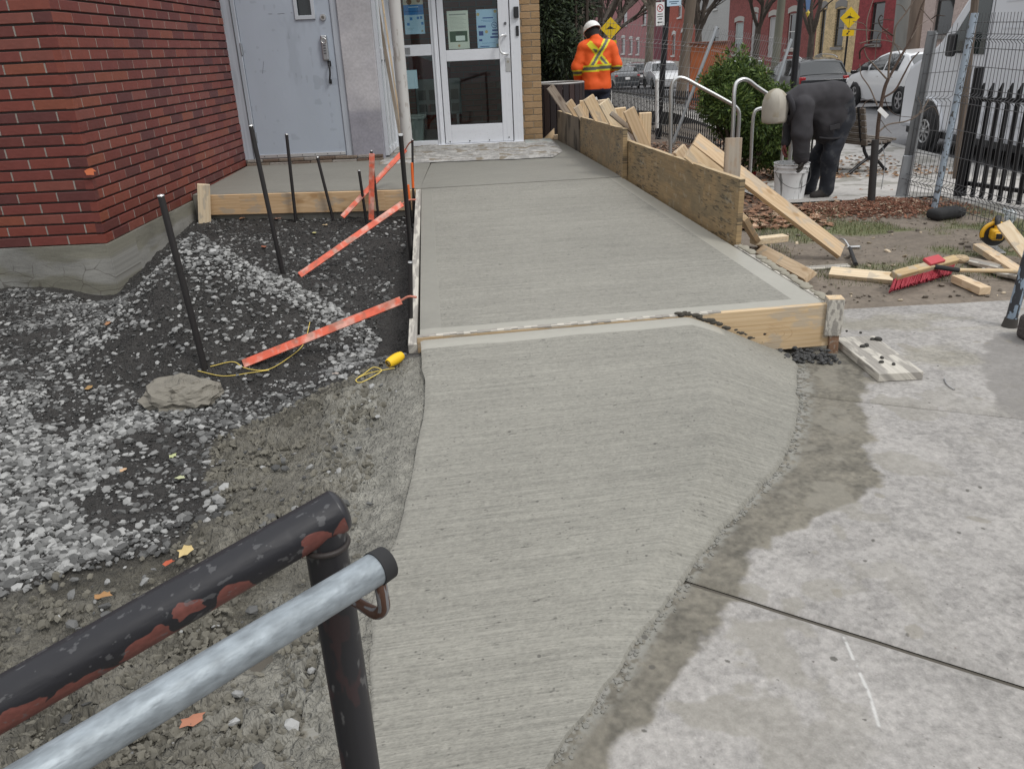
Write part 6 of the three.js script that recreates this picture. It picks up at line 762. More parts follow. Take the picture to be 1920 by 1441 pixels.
// ---- white cargo van
{
  const xs = 7.4, t = thing('cargo_van', 'tall white cargo van parked behind the wire fence', 'van', [xs, ROAD, 0]); const W = 2.0, df = 15.3, L = 5.9;
  const P = (px, py) => { const p = onX(px, py, xs); return [-p.z, p.y - ROAD]; };
  // side profile: distance ahead, height
  const prof = [[df - 5.9, .42], [df - 5.9, 2.75], [df - 5.7, 2.82], [df - 2.55, 2.85], [df - 2.1, 2.72], [df - 1.05, 1.72], [df - .75, 1.55], [df - .12, 1.32], [df, 1.1], [df, .42]];
  const g = extrude(prof.map(([d, y]) => [d, y]), W - .16, .08); g.translate(0, 0, .08); g.applyMatrix4(new THREE.Matrix4().makeBasis(V(0, 0, -1), V(0, 1, 0), V(1, 0, 0)));
  const wm = new THREE.MeshPhysicalMaterial({ color: rgb(.66, .68, .72), roughness: .35, clearcoat: .8, clearcoatRoughness: .1 }); mesh('body', g, wm, t);
  const pw = [[df - 1.28, 1.68], [df - 1.5, 1.60], [df - 2.35, 1.58], [df - 2.35, 2.52], [df - 2.08, 2.52]]; const gw = extrude(pw, .012); gw.applyMatrix4(new THREE.Matrix4().makeBasis(V(0, 0, -1), V(0, 1, 0), V(1, 0, 0))); gw.translate(-.012, 0, 0); mesh('side_window', gw, new THREE.MeshPhysicalMaterial({ color: rgb(.02, .03, .028), roughness: .05, clearcoat: 1 }), t);
  { const a = V(.14, 2.6, -(df - 1.98)), b = V(W - .14, 2.6, -(df - 1.98)), c = V(.12, 1.72, -(df - 1.02)), d2 = V(W - .12, 1.72, -(df - 1.02)), nn = V(0, .7, -.7).multiplyScalar(.095); mesh('windscreen', grid(2, 2, (u, v) => { const p = lerp4(a, b, c, d2, u, v).add(nn); return [p.x, p.y, p.z]; }), M.glassDark, t); }
  mesh('side_moulding', [rspan(-.012, .02, .62, .78, -(df - 2.5), -(df - 5.8), .006), rspan(-.006, .01, 1.92, 1.95, -(df - 2.7), -(df - 5.8), .003), rspan(-.006, .01, 2.28, 2.30, -(df - 2.7), -(df - 5.8), .003)], mat([.58, .60, .64], .4), t); mesh('sill_skirt', rspan(.02, W - .02, .26, .5, -(df - .2), -(df - 5.8), .02), M.black, t); mesh('bumper', rspan(.02, W - .02, .38, .72, -df - .12, -df + .2, .05), M.rubber, t);
  for (const z of [-(df - .98), -(df - 4.75)]) for (const x of [.05, W - .05]) { const w = new THREE.Group(); w.name = 'wheel'; w.position.set(x, .34, z); w.rotation.y = x < 1 ? -Math.PI / 2 : Math.PI / 2; t.add(w); mesh('wheel_arch', new THREE.CircleGeometry(.47, 30).translate(0, .04, .062), M.black, w); mesh('tyre', new THREE.TorusGeometry(.27, .085, 12, 32).translate(0, 0, .035), M.rubber, w); mesh('hub', new THREE.CircleGeometry(.2, 24).translate(0, 0, .07), M.black, w); const rim = [new THREE.TorusGeometry(.185, .02, 8, 28).translate(0, 0, .085)]; for (let i = 0; i < 8; i++) rim.push(box(.035, .15, .02, 0, .11, .085).rotateZ(i * .7854)); rim.push(new THREE.SphereGeometry(.055, 14, 8).scale(1, 1, .5).translate(0, 0, .09)); mesh('rim', rim, mat([.45, .45, .45], .45, { metalness: .6 }), w); }
  mesh('arch_trim', (() => { const g2 = new THREE.TorusGeometry(.49, .03, 8, 30, Math.PI); g2.rotateY(-Math.PI / 2); g2.translate(-.005, .38, -(df - .98)); return g2; })(), wm, t);
  const am = mesh('amber_beacon', rbox(.05, .055, .20, .015, .2, 1.70, -(df - .95)), mat([.75, .2, .03], .3), t); mesh('mirror', [rbox(.09, .34, .2, .04, -.2, 1.72, -(df - 1.75)), rod(V(0, 1.62, -(df - 1.8)), V(-.2, 1.62, -(df - 1.75)), .02)], M.black, t); mesh('door_seam', [span(-.004, .004, .5, 2.7, -(df - 2.42), -(df - 2.435)), span(-.004, .004, .5, 2.6, -(df - 3.85), -(df - 3.862))], mat([.12, .12, .13], .7), t);
}
// ================================================================ SHRUBS, PLANTER, FENCES
function foliage(clumps, n, len, cols, seed, droop = .2) { // leaf sprays spread through ellipsoid clumps
  const r = rngOf(seed), P = [], C = [], tot = clumps.reduce((s, c) => s + c[3] * c[4] * c[5], 0), e1 = V(0, 0, 0), e2 = V(0, 0, 0), nrm = V(0, 0, 0);
  for (const [cx, cy, cz, rx, ry, rz] of clumps) { const k = Math.round(n * rx * ry * rz / tot); for (let i = 0; i < k; i++) {
    const u = r() * 2 - 1, a = r() * 6.283, q = Math.sqrt(1 - u * u), rad = Math.pow(r(), .42) * (.86 + .28 * vn(a * 2.2 + cx * 9, u * 3 + cy * 9)); nrm.set(q * Math.cos(a), u, q * Math.sin(a)); const p = V(cx + nrm.x * rx * rad, cy + nrm.y * ry * rad, cz + nrm.z * rz * rad);
    e1.copy(nrm).add(V((r() - .5) * 1.5, (r() - .5) * 1.3 + .35 - droop, (r() - .5) * 1.5)).normalize(); e2.set(r() - .5, r() - .5, r() - .5).cross(e1).normalize(); const L = len * (.6 + .8 * r()), w = L * .15, c = cols[r() * cols.length | 0], sh = .75 + .5 * r(); const t = p.clone().addScaledVector(e1, L), m = p.clone().addScaledVector(e1, L * .5), m1 = m.clone().addScaledVector(e2, w), m2 = m.clone().addScaledVector(e2, -w);
    for (const v of [p, m2, m1, m1, m2, t]) { P.push(v.x, v.y, v.z); C.push(c[0] * sh, c[1] * sh, c[2] * sh); } } }
  const g = new THREE.BufferGeometry(); g.setAttribute('position', new THREE.BufferAttribute(new Float32Array(P), 3)); g.setAttribute('color', new THREE.BufferAttribute(new Float32Array(C), 3)); g.computeVertexNormals(); return g;
}
M.leaf = new THREE.MeshPhysicalMaterial({ vertexColors: true, roughness: .75, side: THREE.DoubleSide, transmission: 0 });
{
  const b = onZ(1392, 300, 10.9), gy = gY(b.x, 10.9), t = thing('evergreen_shrub', 'round feathery evergreen shrub between the stair handrails', 'shrub', [b.x, gy, b.z]); const r = rngOf(19), cl = [];
  const rel = (px, py, d = 10.9) => { const p = onZ(px, py, d); return [p.x - b.x, p.y - gy, p.z - b.z]; };
  for (const [px, py, s, d] of [[1368, 150, .24, 10.9], [1345, 170, .22, 10.8], [1392, 142, .2, 11], [1400, 170, .26, 10.8], [1340, 200, .2, 10.8], [1370, 195, .27, 10.6], [1425, 190, .25, 10.9], [1410, 215, .28, 10.7], [1450, 205, .22, 11], [1445, 240, .3, 10.9], [1400, 250, .26, 11], [1360, 230, .2, 11], [1475, 255, .26, 11.1], [1350, 150, .14, 10.7], [1420, 150, .14, 10.9], [1460, 180, .16, 11], [1425, 285, .24, 11.1], [1470, 295, .24, 11.2]]) { const c = rel(px, py, d); cl.push([...c, s, s * .95, s]); for (let k = 0; k < 3; k++) cl.push([c[0] + (r() - .5) * s * 1.7, c[1] + (r() - .2) * s * 1.1, c[2] + (r() - .5) * s * 1.7, s * .34, s * .4, s * .34]); }
  for (let i = 0; i < 46; i++) { const c = cl[r() * cl.length | 0], a = r() * 6.28; cl.push([c[0] + Math.cos(a) * c[3] * 1.1, c[1] + c[4] * (.3 + .9 * r()), c[2] + Math.sin(a) * c[5] * 1.1, .05 + .04 * r(), .09 + .09 * r(), .05 + .04 * r()]); }
  mesh('crown', foliage(cl, 46000, .058, [[.09, .145, .03], [.06, .105, .024], [.13, .18, .035], [.04, .075, .022], [.10, .15, .04]], 4), M.leaf, t); const tr = [], rr = rngOf(8); for (let i = 0; i < 7; i++) limb(tr, V((rr() - .5) * .15, -.05, (rr() - .5) * .15), V((rr() - .5) * 1.3, 1, (rr() - .5) * 1.2).normalize(), .85, .03, 1, rr, { wob: .3, up: .03, kids: [0, 3], spread: .6 }); mesh('trunk', tr, bark([.10, .08, .06]), t);
  const b2 = onZ(1050, 150, 14.2), g2 = gR(b2.x, 14.2), t2 = thing('cedar_hedge', 'tall dark cedar hedge beside the buff brick wall', 'hedge', [b2.x, g2 - .1, b2.z]); const c2 = []; for (let i = 0; i < 60; i++) { const px = 1010 + r() * 88, py = -70 + r() * 260, d = 13.6 + r() * 1.5, p = onZ(px, py, d); if (px > 1078 && r() < .6) continue; const s = .14 + .14 * r(); c2.push([p.x - b2.x, p.y - g2 + .1, p.z - b2.z, s, s * 1.7, s]); } mesh('crown', foliage(c2, 26000, .085, [[.032, .05, .022], [.02, .034, .016], [.045, .07, .025], [.016, .026, .014]], 6, .5), M.leaf, t2); const tk = []; for (let i = 0; i < 6; i++) tk.push(rod(V((i - 2.5) * .16, 0, (rr() - .5) * .4), V((i - 2.5) * .18, 2.6, (rr() - .5) * .4), .05, .02, 7)); mesh('trunk', tk, bark([.08, .065, .055]), t2);
}
{ // round slatted planter
  const p = onZ(1047, 250, 10.35), t = thing('slatted_planter', 'dark stained round planter of upright wooden slats beside the ramp', 'planter', [p.x, gR(p.x, 10.35) - .02, p.z]); const h = onZ(1047, 156, 10.35).y - t.position.y, R = .315, n = 26; const ms = [[.035, .022, .022], [.028, .02, .023], [.045, .026, .024], [.022, .017, .019]].map(c => mat(c, .5, { bumpMap: woodBump, bumpScale: .002 })); const g = rbox(R * 2 * Math.PI / n - .007, h, .022, .004, 0, h / 2, 0); for (let i = 0; i < n; i++) { const a = i / n * 6.283, m = mesh('slat', g, ms[(i * 7) % 4], t); m.name = i ? 'slat_' + String(i).padStart(3, '0') : 'slat'; m.position.set(Math.sin(a) * R, 0, Math.cos(a) * R); m.rotation.y = a; } const rim = new THREE.TorusGeometry(R, .012, 8, 48); rim.rotateX(Math.PI / 2); rim.translate(0, h + .004, 0); mesh('rim', rim, mat([.38, .37, .36], .5, { metalness: .5 }), t); const so = new THREE.CylinderGeometry(R - .02, R - .02, h - .06, 30); so.translate(0, h / 2 - .03, 0); mesh('soil', so, mat([.03, .024, .02], .95), t); }
{ const a = onZ(1018, 245, 9.9), t = thing('corner_blocks', 'small pine wedge and block in the corner by the planter', 'offcut', [a.x + .1, .578, -9.85]); mesh('wedge', extrude([[0, 0], [.13, 0], [.13, .12]], .04).translate(-.1, 0, 0), M.pine, t); mesh('block', rbox(.2, .05, .09, .004, .12, .026, .1), M.pine2, t); }
// wire mesh panel hung between two tilted posts (corners: foot, head of each)
function meshPanel(name, label, f0, h0, f1, h1, nv, hs, o = {}) {
  const t = thing(name, label, 'fence panel', [0, 0, 0], 0, 'temporary wire mesh fence panels'); const at = (u, v) => f0.clone().lerp(f1, u).lerp(h0.clone().lerp(h1, u), v); const nrm = f1.clone().sub(f0).cross(h0.clone().sub(f0)).normalize(); const wr = o.r ?? .0028, vs = [];
  const kinks = o.kinks ?? []; const vLine = u => { let pts = [0]; for (const k of kinks) pts.push(k - .018, k, k + .018); pts.push(1.0 + (o.spike ?? .03)); pts.sort((a, b) => a - b); return pts.map(v => { const p = at(u, v); if (kinks.some(k => Math.abs(k - v) < .001)) p.addScaledVector(nrm, .035); return p; }); };
  for (let i = 0; i <= nv; i++) { const L = vLine(i / nv); for (let k = 1; k < L.length; k++) vs.push(rod(L[k - 1], L[k], wr, wr, 4, true)); }
  for (const v of hs) { const k = kinks.some(q => Math.abs(q - v) < .001) ? .035 : 0; vs.push(rod(at(0, v).addScaledVector(nrm, k), at(1, v).addScaledVector(nrm, k), wr * 1.15, wr * 1.15, 5, true)); }
  mesh('wire_mesh', vs, o.m ?? mat([.16, .16, .165], .45, { metalness: .6 }), t); for (const [a, b, w] of o.posts ?? []) mesh('post', rod(a, b, w, w, 12), o.pm ?? M.galv, t); return t;
}
const H8 = [.02, .14, .30, .335, .37, .52, .66, .80, .835, .87, .985], K = [.335, .835], K3 = [.06, .335, .62, .9];
{
  const blue = new THREE.MeshStandardMaterial({ map: ctex(128, 512, (u, v) => { const s = sst(.62, .7, fbm(u * 8, v * 60, 4)); return [lerp(.36, .10, s), lerp(.43, .10, s), lerp(.50, .10, s)]; }), roughness: .5, metalness: .2 }); M.blueTube = blue;
  const tb = GY(1752, 390), tt = onZ(1826, 36, -tb.z + .05), rb = onY(2150, 520, -.03), rt = onZ(2190, 30, -rb.z); const at = (a, b, k) => a.clone().lerp(b, k);
  meshPanel('mesh_fence', 'wire mesh fence panel in front of the white van, on a pale blue post', tb.clone(), tt.clone(), rb, at(rb, rt, 1), 46, [.03, .10, .13, .16, .30, .44, .58, .62, .66, .77, .86, .905, .93, .985], { kinks: [.13, .62, .905], posts: [[tb.clone().add(V(0, -.02, 0)), tt.clone().lerp(tb, -.03), .031]], pm: blue, m: mat([.10, .10, .105], .45, { metalness: .5 }) });
  const cb = GY(1692, 372), ct = onZ(1744, 62, -cb.z); meshPanel('mesh_fence', 'narrow wire mesh fence panel between the grey channel post and the blue post', cb, ct, tb.clone().add(V(-.04, 0, -.02)), tt.clone().add(V(-.04, -.06, -.02)), 8, [.03, .10, .13, .16, .30, .44, .58, .62, .66, .77, .88, .985], { kinks: [.13, .62], m: mat([.12, .12, .125], .45, { metalness: .5 }) });
  const t = thing('channel_post', 'flat grey galvanized channel post leaning beside the sapling', 'post'); const n2 = V(-.3, .1, 1); const mid = onZ(1702, 300, -cb.z + .02); mesh('channel', [board(mid.clone(), ct.clone().add(V(.02, .02, 0)), .085, .02, n2, .004)], mat([.27, .28, .29], .45, { metalness: .6, map: grainTex }), t); mesh('foot', board(cb.clone().add(V(-.02, 0, 0)), mid.clone().add(V(.0, .05, .01)), .105, .03, n2, .01), mat([.42, .44, .46], .42, { metalness: .6, map: grainTex }), t); mesh('flange', board(cb.clone().add(V(.035, 0, .02)), ct.clone().add(V(.055, 0, .02)), .02, .05, n2, .003), mat([.33, .34, .35], .45, { metalness: .6 }), t);
  const fp = GY(1775, 410); solo('rubber_foot', rbox(.36, .10, .17, .045, fp.x, fp.y + .05, fp.z - .02, 0, .35, 0), M.rubber, 'black rounded rubber foot block under the blue fence post', 'fence foot');
  // fence behind the workers
  const A0 = onZ(1022, 215, 15), A1 = onZ(1039, 33, 15), B0 = onZ(1262, 268, 12.6), B1 = onZ(1343, 54, 12.6), C0 = onZ(1405, 310, 11.4), C1 = onZ(1482, 80, 11.4), gm = mat([.28, .28, .28], .5, { metalness: .5 });
  meshPanel('mesh_fence', 'wire mesh fence panel behind the orange jacketed worker', A0, A1, B0, B1, 44, H8, { kinks: K, posts: [[A0, A1, .026], [B0, B1.clone().lerp(B0, -.02), .026]], m: gm, r: .0024 });
  meshPanel('mesh_fence', 'wire mesh fence panel rising above the evergreen shrub', B0.clone().add(V(.06, 0, 0)), B1.clone().add(V(.06, -.05, 0)), C0, C1, 34, H8, { kinks: K, posts: [[C0, C1.clone().lerp(C0, -.03), .02]], m: gm, r: .0024 });
  solo('fence_stay', merge([rod(onZ(1232, 240, 13.5), onZ(1232, 152, 13.5), .03, .03, 12), new THREE.SphereGeometry(.034, 12, 8).translate(...onZ(1232, 151, 13.5).toArray())]), mat([.66, .66, .65], .5), 'short white round post among the black pickets', 'post');
  // black picket fences
  const picket = (label, a, b, n, h, w, tip) => { const t3 = thing('picket_fence', label, 'fence', [0, 0, 0], 0, null); const geo = extrude([[-w, 0], [w, 0], [w, h - tip * .6], [w * .9, h], [-w * .2, h - tip], [-w, h - tip * 1.4]], w * 1.4); geo.translate(0, 0, -w * .7); const yaw = Math.atan2(-(b.z - a.z), b.x - a.x); for (let i = 0; i <= n; i++) { const p = a.clone().lerp(b, i / n), m = mesh('picket', geo, M.blackPaint, t3); m.name = i ? 'picket_' + String(i).padStart(3, '0') : 'picket'; m.position.copy(p); m.rotation.y = yaw; } for (const k of [.12, .86]) mesh('rail', board(a.clone().add(V(0, h * k, 0)), b.clone().add(V(0, h * k, 0)), .04, .03, V(0, 0, 1), 0), M.blackPaint, t3); return t3; };
  const p0 = onZ(1800, 408, 8.55), p1 = onZ(2080, 480, 6.9); p0.y = -.07; p1.y = -.03; const pf3 = picket('black iron picket fence with hooked tips before the white van', p0, p1, 15, 1.13, .019, .05); mesh('gate_post', rod(p0.clone().add(V(-.06, 0, 0)), p0.clone().add(V(-.06, 1.28, 0)), .055, .055, 4), M.blackPaint, pf3);
  const q0 = onZ(1148, 200, 21), q1 = onZ(1352, 255, 14.6); q0.y = -.35; q1.y = -.27; picket('low black iron picket fence behind the stair handrails', q0, q1, 64, .98, .012, .02);
  const q2 = q1.clone().add(V(.06, 0, 0)), q3 = V(4.72, -.24, -11.4); picket('black iron picket fence running behind the evergreen shrub', q2, q3, 30, .98, .012, .02);
  // stair handrails
  const rail = (label, pts, d0, d1, r = .0225) => { const P = pts.map(([a, b], i) => onZ(a, b, lerp(d0, d1, i / (pts.length - 1)))); const f = P[0].clone(); f.y = gY(f.x, -f.z) - .02; const l = P[P.length - 1].clone(); l.y = gY(l.x, -l.z) - .02; const all = [f, ...P, l]; const path = new THREE.CurvePath(); const cr = new THREE.CatmullRomCurve3(all, false, 'centripetal', .5); solo('stair_handrail', new THREE.TubeGeometry(cr, 120, r, 12), M.stainless, label, 'handrail', 'brushed steel stair handrails'); };
  rail('brushed steel handrail nearest the form panels, sloping behind the shrub', [[1257, 280], [1258, 200], [1259, 168], [1263, 153], [1272, 146], [1283, 147], [1310, 161], [1360, 188], [1378, 199], [1385, 208], [1386, 222], [1384, 258]], 9.9, 9.9);
  rail('tall brushed steel handrail running to the stooping worker\'s cap', [[1371, 300], [1376, 210], [1377, 172], [1381, 156], [1391, 149], [1402, 150], [1420, 163], [1455, 186], [1476, 199], [1484, 210], [1484, 260]], 9.3, 9.5);
  rail('short brushed steel rail end beside the paper cup', [[1408, 300], [1411, 240], [1413, 218], [1417, 207], [1427, 203], [1440, 203], [1462, 205], [1470, 212], [1470, 250]], 9.9, 9.9, .02);
  // posts at the right edge of the pavement
  const bp = onY(1893, 612, 0), bt = onZ(1932, 470, -bp.z); { const t4 = thing('rusty_tube_post', 'chipped blue grey steel tube post standing on the pavement edge', 'post'); const up = bt.clone().sub(bp); mesh('tube', rod(bp, bp.clone().addScaledVector(up, 3.2), .03, .03, 20), new THREE.MeshStandardMaterial({ map: ctex(256, 512, (u, v) => { const s = sst(.50, .53, fbm(u * 7, v * 26, 5)); return [lerp(.27, .045, s), lerp(.34, .048, s), lerp(.42, .055, s)]; }), roughness: .5, metalness: .2, bumpMap: roughBump, bumpScale: .002 }), t4); mesh('base_collar', rod(bp.clone().add(V(0, -.004, 0)), bp.clone().addScaledVector(up, .12), .042, .034, 18), mat([.05, .045, .04], .7), t4); const q = onY(1935, 640, 0); mesh('footing', rbox(.16, .14, .2, .03, q.x + .04, .065, q.z), mat([.06, .05, .048], .8, { bumpMap: roughBump, bumpScale: .01 }), t4); }
}
{ // bench
  const b = onG(1617, 324, (x, d) => lin([[8.7, -.09], [12, -.255]], d), 4), th = -1.2, t = thing('park_bench', 'park bench with brown slats and black cast iron legs', 'bench', [b.x, b.y, b.z], th); const sm = wood([.13, .105, .085], [.07, .055, .045], 91), L = 1.7, cx = -L / 2 + .12; const g1 = rbox(L, .032, .07, .006), g2 = rbox(L, .075, .032, .006);
  for (let i = 0; i < 6; i++) { const m = mesh('seat_slat', g1, sm, t); m.position.set(cx, .40 - .012 * i * .0 + .012 * Math.abs(i - 2.5), .02 - i * .082); } for (let i = 0; i < 6; i++) { const m = mesh('back_slat', g2, sm, t); m.position.set(cx, .42 + i * .083, .10 + i * .021); m.rotation.x = .24; }
  for (const x of [0.02, -L + .22]) { const leg = mesh('leg', [tube([V(x, .40, .06), V(x, .3, .03), V(x, .2, -.03), V(x, .13, .08), V(x, .04, .22), V(x, .012, .27)], .022, 30, 8), tube([V(x, .40, -.40), V(x, .32, -.32), V(x, .22, -.17), V(x, .2, -.03), V(x, .15, -.22), V(x, .04, -.36), V(x, .012, -.41)], .022, 30, 8), tube([V(x, .36, .07), V(x, .5, .125), V(x, .70, .175), V(x, .88, .225)], .022, 20, 8), rod(V(x, .375, .08), V(x, .375, -.42), .016, .016, 8)], M.blackPaint, t); }
}
{ // sapling
  const b = GY(1634, 376), d = -b.z, t = thing('sapling', 'staked leafless sapling with a white tag and a black trunk guard', 'sapling', b.toArray()); const Z = (x, y, o = 0) => onZ(1440 + x / 4, y / 4, d + o).sub(b); const br = bark([.17, .12, .10]), pale = bark([.42, .35, .31]);
  const tb = (pts, r0, r1, o, m, n) => { const c = new THREE.CatmullRomCurve3(pts.map((p, i) => Z(p[0], p[1], o * i)), false, 'centripetal'), k = Math.max(6, pts.length * 4), q = c.getPoints(k), l = []; for (let i = 0; i < k; i++) l.push(rod(q[i], q[i + 1], lerp(r0, r1, i / k), lerp(r0, r1, (i + 1) / k), 6, true)); return l; };
  mesh('trunk', tb([[790, 1500], [805, 1200], [820, 1040], [835, 880], [880, 650], [905, 590]], .021, .015, 0), br, t);
  const B = [[[905, 590], [1000, 420], [1075, 290], [1150, 60], [1185, -20], .011, .02], [[890, 590], [800, 490], [745, 430], [720, 360], .007, -.03], [[905, 590], [912, 450], [945, 320], [960, 200], [1040, 90], [1110, -20], .009, -.02], [[850, 740], [950, 680], [1020, 560], [1080, 450], [1135, 390], .009, .03], [[822, 790], [760, 650], [700, 560], [690, 480], .006, .02], [[830, 990], [900, 935], [1040, 908], [1130, 860], [1210, 745], .008, .05], [[945, 270], [880, 225], [845, 190], [832, 145], [852, 112], [862, 128], .006, -.02], [[745, 330], [742, 170], [770, 60], [795, -10], .005, .03], [[600, 218], [750, 226], [860, 240], [940, 270], .004, .02], [[832, 158], [880, 145], [945, 152], .004, .02], [[905, 215], [840, 250], [820, 300], [803, 450], .005, .03], [[690, 325], [800, 300], [930, 315], [1035, 395], .005, -.02], [[690, 440], [695, 380], [730, 350], [798, 340], .008, -.05], [[1000, 420], [960, 340], [900, 290], [880, 220], .004, .01], [[1075, 290], [1130, 200], [1200, 150], .004, .05], [[870, 700], [900, 800], [960, 860], [1090, 880], .004, .03], [[1130, 860], [1150, 800], [1125, 720], .004, .02], [[1080, 880], [1160, 840], [1240, 800], [1280, 860], .004, .01], [[700, 820], [740, 760], [800, 740], .005, .03], [[850, 900], [890, 960], [930, 1000], .003, .03], [[640, 160], [720, 180], [760, 240], .003, .01], [[1230, 140], [1270, 115], [1330, 120], .005, -.06], [[1040, 90], [1000, 40], [960, 30], .004, .02], [[1150, 60], [1190, 110], [1250, 180], .004, .02]];
  B.forEach((q, i) => { const p = q.filter(Array.isArray), [r, o] = q.slice(-2); mesh('branch', tb(p, r * 1.15, r * .65, o), i % 3 === 0 ? br : pale, t); });
  mesh('trunk_guard', rod(V(0, -.01, 0).add(Z(762, 1500).multiplyScalar(0)), Z(808, 1045), .036, .034, 16), mat([.035, .033, .033], .6), t); { const a = Z(820, 812), c = Z(882, 872); mesh('tag', board(a.add(V(0, 0, .04)), c.add(V(0, 0, .04)), .042, .003, V(0, 0, 1), 0), M.white, t); } mesh('stake_tie', [tube([Z(850, 1060), Z(880, 1200), Z(850, 1420)], .004, 12, 5)], M.galv, t);
}
{ // bucket and cup
  const b = onG(1479, 374, (x, d) => gY(x, d), 4), t = thing('plastic_bucket', 'white plastic pail splashed with dark cement', 'bucket', [b.x, b.y, b.z]); const h = .40; const bm = new THREE.MeshStandardMaterial({ map: ctex(512, 256, (u, v) => { const n = sst(.66, .70, fbm(u * 14, v * 9 + 3, 5)), n2 = sst(.70, .74, fbm(u * 26, v * 20, 4)), s = Math.max(n * .75, n2 * .8); return [lerp(.76, .08, s), lerp(.77, .08, s), lerp(.77, .075, s)]; }), roughness: .45, side: THREE.DoubleSide }); const P = [[.148, 0], [.152, .004], [.178, .30], [.184, .302], [.184, .318], [.179, .32], [.181, .352], [.188, .354], [.188, .372], [.182, .374], [.184, .392], [.19, .394], [.19, .40], [.176, .40], [.172, .35], [.146, .01], [0, .01]].map(p => new THREE.Vector2(...p)); mesh('pail', new THREE.LatheGeometry(P, 40), bm, t); const c = new THREE.CylinderGeometry(.168, .166, .004, 30); c.translate(0, .3, 0); mesh('slurry', c, mat([.14, .135, .12], .5), t); const hp = []; for (let i = 0; i <= 16; i++) { const a = -.15 + i / 16 * Math.PI * 1.02; hp.push(V(Math.cos(a) * .192, .335 - .19 * Math.sin(a) * .95, .04 + .17 * Math.sin(a))); } mesh('wire_handle', tube(hp, .0032, 40, 6), mat([.08, .08, .08], .5, { metalness: .6 }), t);
  const c0 = GY(1412, 333), ct = thing('paper_cup', 'red paper coffee cup with a white lid on the leaves', 'cup', c0.toArray()); const g1 = new THREE.CylinderGeometry(.044, .032, .09, 20); g1.translate(0, .046, 0); mesh('cup', g1, mat([.45, .03, .04], .6), ct); const g2 = new THREE.LatheGeometry([[0, .118], [.034, .118], [.037, .108], [.045, .104], [.046, .09], [0, .09]].map(p => new THREE.Vector2(...p)), 20); mesh('lid', g2, M.white, ct);
}
